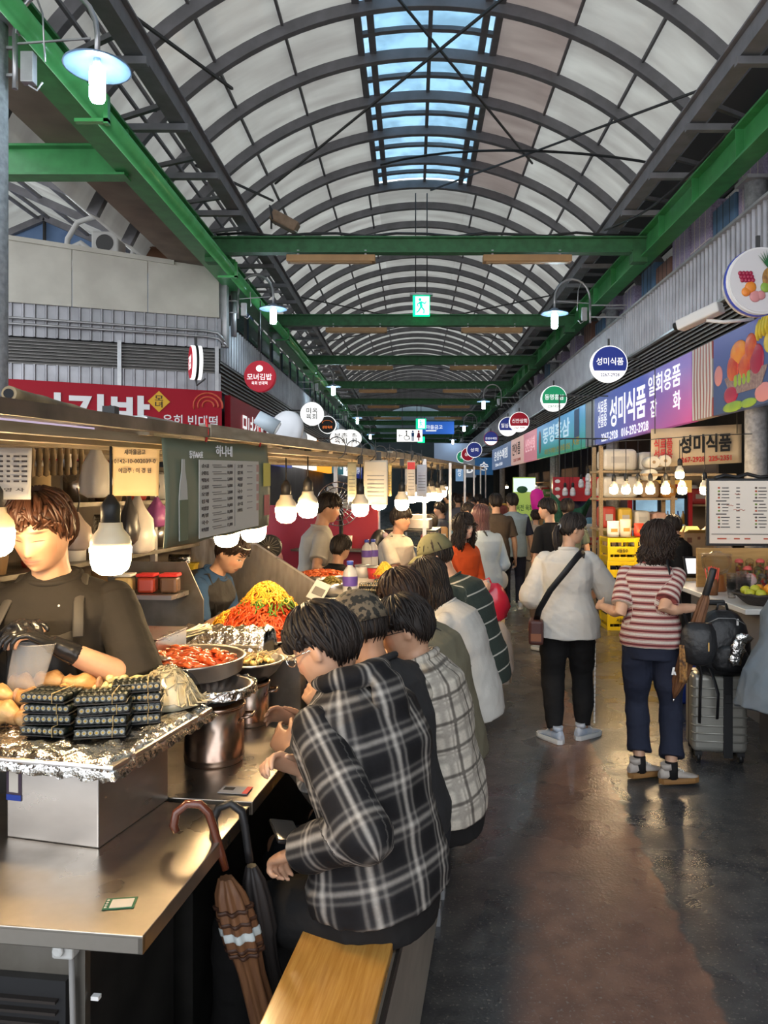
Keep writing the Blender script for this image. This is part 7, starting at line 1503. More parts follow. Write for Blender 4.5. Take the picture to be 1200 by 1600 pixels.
def hand(b, w, d, nrm, side, curl=.4, s=1., spread=.1, thumb=.6):
    """w wrist, d pointing direction, nrm palm normal (fingers curl towards it); side +1 when the thumb lies towards d x nrm"""
    d = d.normalized(); nrm = (nrm-d*nrm.dot(d)).normalized(); sd = d.cross(nrm)*side
    rr_ = []
    for q, wd, th in ((-.012, .021, .019), (.012, .027, .0185), (.045, .037, .0165), (.078, .039, .0145), (.094, .037, .012)):
        rr_.append([w+d*(q*s)+sd*(wd*s*math.cos(a))+nrm*(th*s*math.sin(a)) for a in [2*math.pi*i/14 for i in range(14)]])
    b.rings(rr_)
    for k, (off, L) in enumerate(((.030, .070), (.0105, .078), (-.0095, .072), (-.029, .057))):
        p = w+d*(.085*s)+sd*(off*s); dd = (d+sd*(spread*off/.03)).normalized(); pts = [p-d*.02*s, p]; c = curl*(1+.12*k)
        for seg, (f, aa) in enumerate(((.44, .75), (.32, 1.05), (.24, .7))):
            ang = aa*c; dd2 = dd*math.cos(ang)+nrm*math.sin(ang); nrm2 = nrm*math.cos(ang)-dd*math.sin(ang); dd, nr_ = dd2, nrm2
            p = p+dd*(L*f*s); pts.append(p); nrm_k = nr_
            nrm_save = nrm; nrm = nr_
        nrm = (d.cross(sd)*side*-1).normalized() if False else _n0(d, sd, side)
        b.tube(pts, [.0095*s, .0092*s, .0085*s, .0078*s, .0062*s], 9)
        b.ball(pts[-1], .0062*s, 8, 6)
    p = w+d*(.022*s)+sd*(.024*s)-nrm*0; t1 = (d*.62+sd*.72+nrm*.35*thumb).normalized(); t2 = (d*.85+sd*.30+nrm*.55*thumb).normalized()
    pts = [p, p+t1*.036*s, p+t1*.036*s+t2*.030*s, p+t1*.036*s+t2*.055*s]; b.tube(pts, [.0135*s, .0115*s, .0098*s, .0072*s], 9); b.ball(pts[-1], .0072*s, 8, 6)
def _n0(d, sd, side): return (sd*side).cross(d).normalized()

class Person:
    def __init__(s, label, loc, rz, H=1.7, sex='m', pelvis=None, lean=0., side=0., twist=0., slouch=0., head=(0, 0, 0), hl=None, hr=None, pl=None, pr=None, fl=None, fr=None, kl=None, kr=None, skin='a', vs=.009, sit=False, build=1., world=True, curl=(.45, .45), palm=(None, None), hoff=(0, 0, 0), group=None, hands=True):
        s.t = thing('person', label, 'person', loc, rz, group); s.H = H; h = H; s.vs = vs; s.build = build; s.sex = sex; s.sc = H/1.7*(.97 if sex == 'm' else .96); s.rz = rz; s.loc = Vector(loc)
        Rm = Matrix.Rotation(-rz, 3, 'Z'); W = lambda p: Rm @ (Vector(p)-s.loc) if world else Vector(p); s.W = W
        P = Vector((0, 0, pelvis if pelvis else .525*h)); s.P = P
        U = (Matrix.Rotation(side, 3, 'Y') @ Matrix.Rotation(-lean, 3, 'X')) @ Vector((0, 0, 1)); U2 = (Matrix.Rotation(side, 3, 'Y') @ Matrix.Rotation(-lean-slouch, 3, 'X')) @ Vector((0, 0, 1))
        s.U, s.U2 = U, U2; s.Cw = P+U*(.12*h); s.Cc = s.Cw+(U*.5+U2*.5).normalized()*(.10*h); s.N = s.Cc+U2*(.085*h)
        Rv = Matrix.Rotation(twist, 3, 'Z') @ Vector((1, 0, 0)); Rv = (Rv-U2*Rv.dot(U2)).normalized(); s.Rv = Rv; s.Fv = U2.cross(Rv)*1.0; s.Rp = Vector((1, 0, 0)); s.Fp = U.cross(s.Rp)
        sw = (.103 if sex == 'm' else .093)*h*build; s.sw = sw
        sh = s.N-U2*(.042*h); s.SL_, s.SR_ = sh-Rv*sw, sh+Rv*sw
        yaw, pitch, roll = head; s.HM = Matrix.Rotation(yaw, 3, 'Z') @ Matrix.Rotation(-pitch, 3, 'X') @ Matrix.Rotation(roll, 3, 'Y')
        up = (U2*.55+Vector((0, 0, .45))).normalized(); s.HC = s.N+up*(.040*h)+s.HM @ Vector((0, .022*h, .056*h))+Vector(hoff)
        la, lf = .172*h, .150*h
        dl = W(hl) if hl else s.SL_+Vector((-.06*h, .04*h, -.31*h)); dr = W(hr) if hr else s.SR_+Vector((.06*h, .04*h, -.31*h))
        s.EL, s.WL = ik(s.SL_, dl, la, lf, Vector(pl) if pl else Vector((-.5, -.7, -.5))); s.ER, s.WR = ik(s.SR_, dr, la, lf, Vector(pr) if pr else Vector((.5, -.7, -.5)))
        hw = .053*h; lt, ls = .245*h, .235*h; s.HL, s.HR = P+Vector((-hw, 0, -.02*h)), P+Vector((hw, 0, -.02*h))
        al = W(fl) if fl else Vector((-.06*h, .0, .05*h)); ar = W(fr) if fr else Vector((.06*h, .0, .05*h))
        s.KL, s.AL = ik(s.HL, al, lt, ls, Vector(kl) if kl else Vector((-.1, 1, .2))); s.KR, s.AR = ik(s.HR, ar, lt, ls, Vector(kr) if kr else Vector((.1, 1, .2)))
        s.curl = curl; s.palm = palm; s.hands = hands; s.skin = SK[skin]
        s.bones = [(P, s.N, .16), (s.SL_, s.EL, .07), (s.EL, s.WL, .055), (s.SR_, s.ER, .07), (s.ER, s.WR, .055), (s.HL, s.KL, .09), (s.KL, s.AL, .07), (s.HR, s.KR, .09), (s.KR, s.AR, .07)]
        s.body()
    def oval(s, c, rx, ry, rv, fv, n=22, p=.85):
        return [c+rv*(rx*math.copysign(abs(math.cos(a))**p, math.cos(a)))+fv*(ry*math.copysign(abs(math.sin(a))**p, math.sin(a))) for a in [2*math.pi*i/n for i in range(n)]]
    def torso(s, b, k=1., lo=-.04, flare=0., top=True, hipx=1., hi=1.0):
        h = s.H*s.build; P, U, U2 = s.P, s.U, s.U2; f = s.sex == 'f'
        rows = [(P+U*(lo*s.H), (.098+flare)*hipx, .073+flare*.8, 0), (P+U*(.02*s.H), .100*hipx+flare*.6, .076+flare*.5, 0), (s.Cw, .083 if not f else .076, .062, .3), (s.Cc-U2*(.03*s.H), .096 if not f else .086, .068, .7), (s.Cc+U2*(.03*s.H), .104 if not f else .093, .066, 1), (s.N-U2*(.034*s.H), .108 if not f else .094, .055, 1), (s.N-U2*(.018*s.H), .090 if not f else .078, .050, 1), (s.N-U2*(.003*s.H), .056, .044, 1), (s.N+U2*(.010*s.H), .038, .036, 1)]
        rr_ = []
        for c, rx, ry, q in rows:
            rv = (s.Rp*(1-q)+s.Rv*q).normalized(); fv = (s.Fp*(1-q)+s.Fv*q).normalized()
            ex = (k-1)*.075*max(0. if k > 1 else 1., min(1., (s.N-c).dot(U2)/(.055*s.H)))
            rr_.append(s.oval(c, rx*h+ex, ry*h+ex, rv, fv))
        b.rings(rr_)
    def headmesh(s, b, n=44, m=36):
        rr_ = []
        for i in range(m+1):
            el = -math.pi/2+math.pi*i/m; el = max(-1.55, min(1.55, el))
            rr_.append([s.HC+s.HM @ (head_pt(*head_dir(2*math.pi*j/n, el))*s.sc) for j in range(n)])
        b.rings([list(reversed(r)) for r in rr_])
        for sx in (-1, 1):
            c = s.HC+s.HM @ (Vector((sx*.0775, -.012, -.006))*s.sc); rt = s.HM @ Matrix.Rotation(R(18*sx), 3, 'Z') @ Matrix.Rotation(R(-12), 3, 'X')
            b.ball(c, (.0085*s.sc, .019*s.sc, .031*s.sc), 12, 9, rt); b.ball(c+s.HM @ Vector((-sx*.006*s.sc, .006*s.sc, -.012*s.sc)), (.010*s.sc, .012*s.sc, .018*s.sc), 10, 7, rt)
    def handcall(s, b, left, k=1.):
        E, Wt = (s.EL, s.WL) if left else (s.ER, s.WR); d = (Wt-E).normalized(); i = 0 if left else 1
        pn = s.palm[i]; pn = Vector(pn) if pn else Vector(((1 if left else -1), 0, -.3))
        pd = pn-d*pn.dot(d)
        if pd.length < .05: pd = Vector((0, 1, 0))-d*d.y
        hand(b, Wt+d*.01, d, pd.normalized(), -1 if left else 1, s.curl[i], s.sc*(1.0 if s.sex == 'm' else .92)*k)
    def body(s):
        b = MB(); h = s.H; bl = s.build
        s.torso(b, .78, -.02); s.headmesh(b)
        b.tube([s.N-s.U2*(.03*h), s.N+(s.HC-s.N)*.35, s.HC+s.HM @ Vector((0, -.018*h, -.02*h))], [.036*h*bl, (.031 if s.sex == 'm' else .027)*h*bl, (.030 if s.sex == 'm' else .027)*h], 16)
        for S_, E, Wt in ((s.SL_, s.EL, s.WL), (s.SR_, s.ER, s.WR)):
            b.ball(S_, .028*h*bl, 14, 10); b.tube([S_, S_+(E-S_)*.5, E, E+(Wt-E)*.3, Wt], [.028*h*bl, .0275*h*bl, .0225*h*bl, .0235*h*bl, .0155*h], 14)
        for Hp, K, A in ((s.HL, s.KL, s.AL), (s.HR, s.KR, s.AR)):
            b.tube([Hp, Hp+(K-Hp)*.5, K, K+(A-K)*.3, A], [.050*h*bl, .043*h*bl, .030*h, .032*h, .020*h], 14); b.ball(A+Vector((0, .015, -.02*h)), .022*h, 10, 8)
        if s.hands: s.handcall(b, True); s.handcall(b, False)
        o = remesh(b, s.vs, 'body', s.skin, s.t, 1); co = coords(o); M_ = np.array(s.HM); set_attr(o, 'hc', ((co-np.array(s.HC)) @ M_)/s.sc); s.bodyo = o
    def clothattr(s, o):
        co = coords(o); best = np.full(len(co), 1e9); out = np.zeros((len(co), 3))
        for bi, (a, c, r) in enumerate(s.bones):
            a_, c_ = np.array(a), np.array(c); d = c_-a_; L = np.linalg.norm(d); d = d/L; t = (co-a_) @ d; tc = np.clip(t, 0, L); dist = np.linalg.norm(co-a_-tc[:, None]*d, axis=1)/r
            rv = np.array(s.Rv if bi == 0 else s.Fv); rv = rv-d*(rv @ d); rv /= np.linalg.norm(rv); fv = np.cross(d, rv); q = co-a_
            ang = np.arctan2(q @ rv, -(q @ fv) if bi == 0 else (q @ fv)); mk = dist < best; best[mk] = dist[mk]
            out[mk, 0] = ang[mk]*r*(1.0 if bi == 0 else .9); out[mk, 1] = t[mk]+.013*bi; out[mk, 2] = bi
        set_attr(o, 'cloth', out)
    def shirt(s, m, sleeve=.5, lo=-.04, k=1.25, flare=.0, loose=1.0, wr=.004, name='shirt', seed=1., vs=None, collar=None, neck=True, sl2=None, split=False):
        """sleeve: 0 none .. 1 elbow .. 2 wrist"""
        b = MB(); s.torso(b, k, lo, flare); h = s.H*s.build
        for S_, E, Wt, L in ((s.SL_, s.EL, s.WL, sleeve), (s.SR_, s.ER, s.WR, sl2 if sl2 is not None else sleeve)):
            main = b
            if split: b = MB()
            b.ball(S_-s.U2*.006, .0335*h*loose**.4, 16, 12)
            if L <= 0: b = main; continue
            r0, r1, r2 = .0335*h*loose**.5, .033*h*loose, .026*h*loose
            if L <= 1: e = S_+(E-S_)*L; b.tube([S_, S_+(e-S_)*.5, e], [r0, (r0+r1)/2, r1*1.05], 18)
            else:
                e = E+(Wt-E)*(L-1); b.ball(E, r1*1.04, 14, 10); pts = [S_, S_+(E-S_)*.5, S_+(E-S_)*.88, E+(e-E)*.12, E+(e-E)*.6, e]; b.tube(pts, [r0, (r0+r1)/2, r1, r1, (r1+r2)/2, r2], 18)
            if split:
                so = remesh(b, vs or s.vs*1.05, 'sleeve', m, s.t, 3, wr, 7., seed+L); bs = s.bones; s.bones = bs[1:5]; s.clothattr(so); s.bones = bs; b = main
        bs = s.bones
        if split: s.bones = bs[:1]
        o = remesh(b, vs or s.vs*1.05, name, m, s.t, 3, wr, 7., seed); s.clothattr(o); s.bones = bs
        if neck:
            b = MB(); c = s.N+s.U2*(.002*s.H); b.tube([c+s.Rv*(.046*h*math.cos(a))+s.Fv*(.043*h*math.sin(a))+s.U2*(.006*math.sin(a)*-1) for a in [2*math.pi*i/24 for i in range(24)]], .0065 if collar is None else collar, 8, closed=True); q = b.build('collar', m, s.t); s.clothattr(q)
        return o
    def trousers(s, m, length=1.0, k=1.0, cuff=None, wr=.004, seed=2., name='trousers', hi=.06):
        b = MB(); h = s.H; hb = h*s.build; P, U = s.P, s.U
        b.rings([s.oval(P+U*(q*h), (rx*hb)*k**.5, (ry*hb)*k**.5, s.Rp, s.Fp) for q, rx, ry in ((-.06, .084, .074), (-.02, .100, .080), (.02, .098, .074), (hi, .088, .066))])
        for Hp, K, A in ((s.HL, s.KL, s.AL), (s.HR, s.KR, s.AR)):
            e = K+(A-K)*length; r2 = (cuff or .036)*h*k
            b.ball(Hp, .054*hb*k**.5, 14, 10); b.tube([Hp, Hp+(K-Hp)*.5, K+(Hp-K)*.08, K+(e-K)*.1, K+(e-K)*.6, e], [.055*hb*k, .051*hb*k, .041*h*k, .040*h*k, .038*h*k, r2], 18)
        o = remesh(b, s.vs*1.05, name, m, s.t, 3, wr, 6., seed); s.clothattr(o); return o
    def shoes(s, m, sole=None, yaw=(0, 0), L=.27, pitch=0.):
        sole = sole or m_sole; k = s.H/1.7
        for A, y in ((s.AL, yaw[0]), (s.AR, yaw[1])):
            Mz = Matrix.Rotation(y, 3, 'Z') @ Matrix.Rotation(pitch, 3, 'X'); z0 = -.05*s.H*0-(.078*k)
            def T(x, yy, z): return A+Mz @ Vector((x*k, yy*k, z*k+z0))
            pr = [(-.085, .022, .030, .072), (-.065, .034, .026, .10), (-.02, .037, .024, .105), (.03, .038, .024, .088), (.08, .043, .024, .066), (.13, .045, .024, .05), (.165, .036, .026, .040), (.182, .016, .030, .034)]
            b = MB(); rr_ = []
            for yy, w, zb, zt in pr: rr_.append([T(w*math.cos(a)*(1 if math.sin(a) < 0 else .86), yy, (zb+zt)/2+(zt-zb)/2*math.sin(a)) for a in [2*math.pi*i/16 for i in range(16)]])
            b.rings(rr_); b.tube([T(0, -.03, .09), T(0, -.035, .125)], [.040*k, .038*k], 14); o = b.build('shoe', m, s.t)
            b = MB(); poly = [(-.088, .0, .024), (-.07, .034, .036), (0, .040, .038), (.08, .047, .047), (.14, .046, .046), (.175, .032, .032), (.192, 0, .01)]
            out = [(w, yy) for yy, w, _ in poly]+[(-w, yy) for yy, w, _ in reversed(poly[1:-1])]
            b.rings([[T(x*1.0, yy, .0) for x, yy in out], [T(x*1.06, yy, .014) for x, yy in out], [T(x*1.0, yy, .032) for x, yy in out]], smooth=False); b.build('sole', sole, o)
            b = MB()
            for q in range(4): b.tube([T(-.022, .02+.018*q, .098-.010*q), T(0, .026+.018*q, .104-.010*q), T(.022, .02+.018*q, .098-.010*q)], .003, 5)
            b.build('laces', m_sole, o)
    def hp(s, v, off=1.0): return s.HC+s.HM @ (Vector(v)*s.sc*off)
    def hair(s, m, style='short', n=170, gap=None, seed=1, length=0., vol=1., fringe=.03, back=-.075, sidez=-.01, part=0., lock=.0068, curl=0., crown=(0, -.035)):
        """locks running from the crown over the skull to the hair line, then hanging by length"""
        rr = random.Random(seed); b = MB(); s_ = s.sc
        def line(az):
            a = abs(az)
            e_ = 0 if gap is None else .030*g(az-gap, .22)
            if a < .75: return fringe+e_
            if a < 1.35: return fringe+(sidez-fringe)*sm01((a-.75)/.6)
            return sidez+(back-sidez)*sm01((a-1.5)/.9)
        rows = []; NA_, NR = 40, 9
        cel0 = math.pi/2
        def surf(az, z, off):
            el = math.asin(max(-.98, min(.98, z/.1145))); p = head_pt(*head_dir(az, el)); d = Vector((p.x, p.y, p.z*.6))
            if length and z < .02 and abs(az) > 1.2: q_ = head_pt(*head_dir(az, .15)); k_ = sm01((abs(az)-1.2)/.5); p.x += (q_.x*.98-p.x)*k_; p.y += (q_.y*.95-p.y)*k_
            return p+d.normalized()*off
        for i in range(NR+1):
            row = []
            for j in range(NA_):
                az = -math.pi+2*math.pi*j/NA_; zl = line(az); z = .1125-(.1125-zl)*(i/NR)**1.25; row.append(s.HC+s.HM @ (surf(az, z, (.0065+.010*vol*math.sin(math.pi*min(1, .25+.75*(1-i/NR))))*(1 if i < NR else .45))*s_))
            rows.append(row)
        b.rings([list(reversed(r)) for r in rows], True)
        for q in range(n):
            az = rr.uniform(-math.pi, math.pi); zl = line(az)+rr.uniform(-.016, .014); tw = rr.uniform(-.35, .35); z0 = rr.uniform(.04, .113) if rr.random() < .6 else .113; pts = []; rad = []
            off = (.012+.012*vol*rr.random())
            K = 7; 
            for i in range(K):
                f = i/(K-1); z = z0+(zl-z0)*f**1.1; p = surf(az+tw*(1-f)+part*(1-f), z, off*(1-.55*f*f))
                if curl: p += Vector((math.sin(f*9+q), math.cos(f*8+q*2), math.sin(f*7+q*3)))*curl*f
                pts.append(s.HC+s.HM @ (p*s_)); rad.append(lock*s_*(.75 if i == 0 else 1.-.25*f))
            if length:
                a = abs(az); Lk = length*(1 if a > 1.0 else sm01((a-.5)/.5))*rr.uniform(.85, 1.08)
                if Lk > .02:
                    p = pts[-1]; out = (p-s.HC); out.z = 0; out = out.normalized() if out.length > 1e-4 else Vector((0, -1, 0)); m_ = 5
                    for i in range(1, m_+1):
                        f = i/m_; r_ = Vector((rr.uniform(-1, 1), rr.uniform(-1, 1), 0))*.006
                        if curl: r_ += Vector((math.sin(f*10+q*1.7), math.cos(f*9+q), 0))*curl*1.6
                        pts.append(p+Vector((0, 0, -Lk*f))+out*(.012*math.sin(f*3.0)*vol)+r_); rad.append(lock*s_*(1.05-.55*f))
                else: rad[-1] *= .4
            else: rad[-1] *= .35
            b.tube(pts, rad, 5, flat=.6)
        return b.build('hair', m, s.t)
    def glasses(s, m, lens=True):
        b = MB(); r = .0205
        for sx in (-1, 1):
            c = Vector((sx*.032, .100, .006)); b.tube([s.hp((c.x+r*1.05*math.cos(a), c.y-.10*abs(c.x+r*math.cos(a))**1.2*4*.1, c.z+r*.8*math.sin(a))) for a in [2*math.pi*i/20 for i in range(20)]], .0016*s.sc, 6, closed=True)
            b.tube([s.hp((sx*.054, .096, .010)), s.hp((sx*.076, .07, .010)), s.hp((sx*.082, 0.0, .006)), s.hp((sx*.08, -.02, -.006))], .0016*s.sc, 6)
        b.tube([s.hp((-.011, .101, .010)), s.hp((0, .106, .013)), s.hp((.011, .101, .010))], .0016*s.sc, 6); o = b.build('glasses', m, s.t)
        if lens:
            for sx in (-1, 1): b = MB(); b.prism([(r*1.02*math.cos(a), r*.77*math.sin(a)) for a in [2*math.pi*i/20 for i in range(20)]], s.hp((sx*.032, .0985, .006)), s.HM @ Vector((s.sc, 0, 0)), s.HM @ Vector((0, 0, s.sc)), s.HM @ Vector((0, .0012, 0))); b.build('lens', m_lens, o)
    def cap(s, m, brim_yaw=0., back_gap=True):
        b = MB(); rows = []
        for i in range(9):
            el = R(12+78*i/8); rows.append([s.hp(Vector(head_pt(*head_dir(2*math.pi*j/32, el)))*1.21+Vector((0, -.002, -.006+.006*i/8))) for j in range(32)])
        b.rings([list(reversed(r)) for r in rows]); o = b.build('cap', m, s.t)
        def brim2(u, v):
            a = (u-.5)*2.0; p = head_pt(*head_dir(a, R(12)))*1.2; k = 1+.62*v*math.cos((u-.5)*2.4); q = Vector((p.x*(1+.18*v), p.y*k, p.z-.022*v*v-.012*v)); return s.hp(Matrix.Rotation(brim_yaw, 3, 'Z') @ q)
        b = MB(); b.sheet(brim2, 16, 6, .003); b.build('brim', m, o); b = MB(); b.ball(s.hp((0, 0, .141)), .008, 8, 6); b.build('button', m, o); return o
    def strap(s, pts, m, r=.02, flat=.18, name='bag_strap'): b = MB(); b.tube(pts, r, 8, flat=flat); return b.build(name, m, s.t)
# ------------------------------------------------------------------ people: the diners on the bench
c_blk = cloth('black_cotton', (.016, .015, .015)); c_chr = cloth('charcoal_trousers', (.022, .022, .026)); c_nvy = cloth('navy_trousers', (.022, .026, .046)); c_wht = cloth('white_cotton', (.62, .60, .56)); c_blouse = cloth('white_blouse', (.66, .63, .58), .7, bump=.5, sc=9)
m_plaid = pattern('dark_flannel', 'plaid', ((.010, .009, .010), (.055, .050, .050), (.55, .50, .44)), 1.05); m_check = pattern('light_check', 'check', ((.68, .61, .51), (.05, .04, .035), (.26, .23, .20)), .95); m_str = pattern('red_stripe_knit', 'stripes', ((.33, .085, .085), (.66, .58, .50), (.12, .03, .03)), .66); m_grn = pattern('green_line_knit', 'lines', ((.045, .060, .050), (.62, .60, .52), (0, 0, 0)), 1.1)
m_shoeW = mat('shoe_white', (.62, .62, .64), .5, noise=16, col2=(.40, .48, .60)); m_shoeG = mat('shoe_grey', (.16, .19, .26), .6); m_shoeB = mat('shoe_black', (.02, .02, .02), .5)
def bench_person(label, t, y, rz, **k): p = S(t, y); return Person(label, (p.x, p.y, 0), rz, pelvis=.72, **k)
# man in the dark plaid hooded shirt
A = Person('man in a black and white plaid hooded shirt seated on the nearest bench', (-.082, 2.05, 0), R(60), 1.74, 'm', pelvis=.70, lean=.11, side=.02, slouch=.34, head=(R(8), .50, 0), hoff=(.01, -.035, -.035), hl=(-.285, 1.94, .835), hr=(-.305, 2.12, .975), pl=(-.25, -.5, -1), pr=(.4, -.2, -1), fl=(-.52, 2.25, .16), fr=(-.40, 2.42, .16), vs=.0055, curl=(.9, .75), palm=((0, -.2, -1), (-1, .2, .2)), build=.97)
A.shirt(m_plaid, 1.93, lo=-.012, k=1.5, flare=.004, loose=1.22, wr=.0065, seed=4, split=True, neck=False)
h = A.H; b = MB()
pts = []; rad = []
for i in range(17):
    f = R(-150+300*i/16); cb = .5+.5*math.cos(f); pts.append(A.N+A.Rv*(.082*math.sin(f))-A.Fv*(.055*math.cos(f)+.045*cb)+A.U2*(.034-.034*cb)); rad.append(.022+.026*cb)
b.tube(pts, rad, 14, flat=.75)
q0 = A.N-A.Fv*.125-A.U2*.02
b.ball(q0-A.U2*.055-A.Fv*.012, (.075, .028, .085), 18, 12, Matrix((A.Rv, A.Fv, A.U2)).transposed()); b.ball(q0-A.U2*.12-A.Fv*.012, (.045, .022, .05), 14, 10, Matrix((A.Rv, A.Fv, A.U2)).transposed())
o = remesh(b, .006, 'hood', m_plaid, A.t, 2, .006, 9., 6); A.clothattr(o)
A.trousers(c_blk, 1.0, 1.05, wr=.005); A.shoes(m_shoeG, m_sole, yaw=(R(10), R(-8))); A.hair(m_hairK, n=330, back=-.052, sidez=.028, fringe=.035, vol=1.15, seed=5); A.glasses(m_chrome)
rect_text(A.t, 'N', A.AL+Vector((-.041, .02, -.03)), (0, 1, 0), Z, .035, .03, m_white)
t = thing('phone', 'dark phone with a glossy case resting on the knee of the plaid man', 'phone', (-.335, 2.03, .865), R(20)); b = MB(); b.box((0, 0, -.02), (.07, .14, .009), Matrix.Rotation(R(14), 3, 'Y')); b.build('phone_body', m_black, t, bevel=.004); b = MB(); b.box((0, 0, -.0145), (.064, .13, .002), Matrix.Rotation(R(14), 3, 'Y')); b.build('screen', mat('phone_glass', (.02, .025, .035), .12), t)
# man in a camouflage cap
m_camo = mat('camouflage', (.022, .020, .016), .8, noise=48, col2=(.15, .115, .075)); m_camo.node_tree.nodes['Color Ramp'].color_ramp.elements[0].position = .46; m_camo.node_tree.nodes['Color Ramp'].color_ramp.elements[1].position = .52
P2 = Person('man in a camouflage cap and dark jacket behind the plaid man', (-.03, 2.50, 0), R(62), 1.72, pelvis=.66, lean=.10, slouch=.26, hoff=(0, -.01, -.04), head=(R(-6), .28, 0), hl=(-.38, 2.40, .93), hr=(-.36, 2.6, .95), fl=(-.40, 2.6, .14), fr=(-.35, 2.75, .14), vs=.007, skin='b')
P2.shirt(cloth('dark_jacket', (.035, .034, .035)), 1.9, lo=-.02, k=1.15, loose=1.15, wr=.006, seed=8, collar=.012); P2.trousers(c_chr); P2.shoes(m_shoeB); P2.hair(m_hairK, n=160, back=-.038, sidez=.022, fringe=.06, vol=.0, seed=8, lock=.005); P2.cap(m_camo)
# man in a light checked shirt and glasses
P3 = Person('man with glasses in a pale checked shirt third along the bench', (.115, 2.78, 0), R(78), 1.70, pelvis=.625, lean=.09, slouch=.24, hoff=(0, -.035, -.035), head=(R(6), .34, 0), hl=(-.30, 2.75, .95), hr=(-.28, 2.95, .97), pl=(-.2, -.6, -1), fl=(-.30, 2.85, .14), fr=(-.28, 3.05, .14), vs=.0065, build=1.05)
P3.shirt(m_check, 1.9, lo=-.02, k=1.25, flare=.004, loose=1.25, wr=.006, seed=9, collar=.014, split=True); P3.trousers(c_blk); P3.shoes(m_shoeB); P3.hair(m_hairK, n=280, back=-.05, sidez=.022, fringe=.028, vol=1.4, seed=9, curl=.004); P3.glasses(m_blk)
# man in olive
P4 = Person('man in an olive green top with a dark strap fourth along the bench', (.17, 3.36, 0), R(74), 1.68, pelvis=.645, lean=.14, slouch=.30, head=(R(4), .35, 0), hl=(-.25, 3.3, .95), hr=(-.22, 3.5, .97), fl=(-.22, 3.4, .14), fr=(-.2, 3.6, .14), vs=.008)
P4.shirt(cloth('olive_cotton', (.19, .17, .115)), 1.2, lo=-.04, k=1.3, flare=.004, loose=1.2, wr=.005, seed=10); P4.trousers(c_blk); P4.shoes(m_shoeB); P4.hair(m_hairD, n=240, back=-.06, sidez=.0, fringe=.03, vol=1.4, seed=11)
P4.strap([P4.N+P4.Rv*-.09+P4.Fv*.03+P4.U2*.0, P4.N+P4.Rv*-.06-P4.Fv*.075-P4.U2*.01, P4.N+P4.Rv*.02-P4.Fv*.115-P4.U2*.10, P4.N+P4.Rv*.12-P4.Fv*.10-P4.U2*.24], m_black, .017)
# woman in white, black hair
P5 = Person('woman in a white top with black shoulder hair on the bench', (.30, 3.98, 0), R(76), 1.60, 'f', pelvis=.68, lean=.16, slouch=.30, head=(R(0), .35, 0), hl=(-.16, 3.9, .95), hr=(-.14, 4.1, .97), fl=(-.15, 4.0, .14), fr=(-.12, 4.2, .14), vs=.009)
P5.shirt(cloth('white_knit', (.60, .57, .52)), 1.3, lo=-.06, k=1.5, flare=.01, loose=1.2, wr=.004, seed=12); P5.trousers(c_wht, 1, 1.15); P5.shoes(m_shoeW); P5.hair(m_hairK, n=300, length=.13, back=-.06, sidez=-.02, fringe=.03, vol=1.2, seed=12)
# striped dark green, olive cap
P6 = Person('man in a dark green top with pale lines and an olive cap', (.40, 4.62, 0), R(76), 1.76, pelvis=.70, lean=.20, slouch=.34, head=(R(4), .3, 0), hl=(-.06, 4.5, .97), hr=(-.04, 4.75, .98), fl=(-.05, 4.6, .14), fr=(-.02, 4.8, .14), vs=.009, build=1.1)
P6.shirt(m_grn, 1.3, lo=-.06, k=1.5, loose=1.2, wr=.004, seed=13); P6.trousers(c_chr); P6.shoes(m_shoeB); P6.hair(m_hairK, n=90, back=-.06, vol=.3, fringe=.05, seed=13); P6.cap(cloth('olive_cap', (.17, .16, .085)))
# ---- cooks
m_apron = mat('apron_charcoal', (.062, .056, .048), .7, noise=6, col2=(.05, .045, .04), bump=(9, .4, .02)); m_apronB = mat('apron_black', (.018, .017, .018), .7, bump=(9, .5, .02)); m_glove = mat('black_latex', (.016, .016, .018), .25)
def apron(p, m, bib=.0, half=.125, top_drop=.10, k=1.0, bottom=-.32, name='apron'):
    def fn(u, v):
        c = p.N-p.U2*(top_drop*p.H) if v > .99 else None; z = bottom+(1-v)*0
        a = (u-.5)*2; base = p.P+p.U*(bottom*p.H); tp = p.N-p.U2*(top_drop*p.H); c = base+(tp-base)*v
        w = (half*p.H*(1.05 if v < .55 else 1.05-.32*sm01((v-.55)/.4))); ang = a*(1.25 if v < .55 else 1.25-.45*sm01((v-.55)/.3)); r_ = .073*p.H*k*(1.12 if v < .5 else 1.02)
        return c+p.Rv*(w*1.05*math.sin(ang)/1.0)+p.Fv*(r_*math.cos(ang)+.006*math.sin(u*23+v*4))
    b = MB(); b.sheet(fn, 30, 24, -.004); o = b.build(name, m, p.t)
    b = MB()
    for sx in (-1, 1): b.tube([p.N-p.U2*(top_drop*p.H)+p.Rv*(sx*.072*p.H)+p.Fv*(.072*p.H*k), p.N-p.U2*(.03*p.H)+p.Rv*(sx*.060*p.H)+p.Fv*(.060*p.H), p.N+p.Rv*(sx*.052*p.H)+p.U2*.006, p.N-p.U2*(.05*p.H)+p.Rv*(sx*.045*p.H)-p.Fv*(.066*p.H)], .016, 8, flat=.25)
    b.build('apron_strap', m, o); return o
V = Person('cook with brown hair, black apron and black gloves bagging food', (-1.125, 2.46, 0), R(186), 1.73, pelvis=.955, lean=.10, slouch=.06, head=(R(-8), .38, R(0)), hl=(-1.00, 2.18, 1.30), hr=(-1.19, 2.20, 1.31), pl=(-.9, -.1, -.9), pr=(.9, -.2, -.9), vs=.0048, skin='d', curl=(.6, .6), palm=((.5, .2, -.4), (-.6, .3, -.3)), build=1.0)
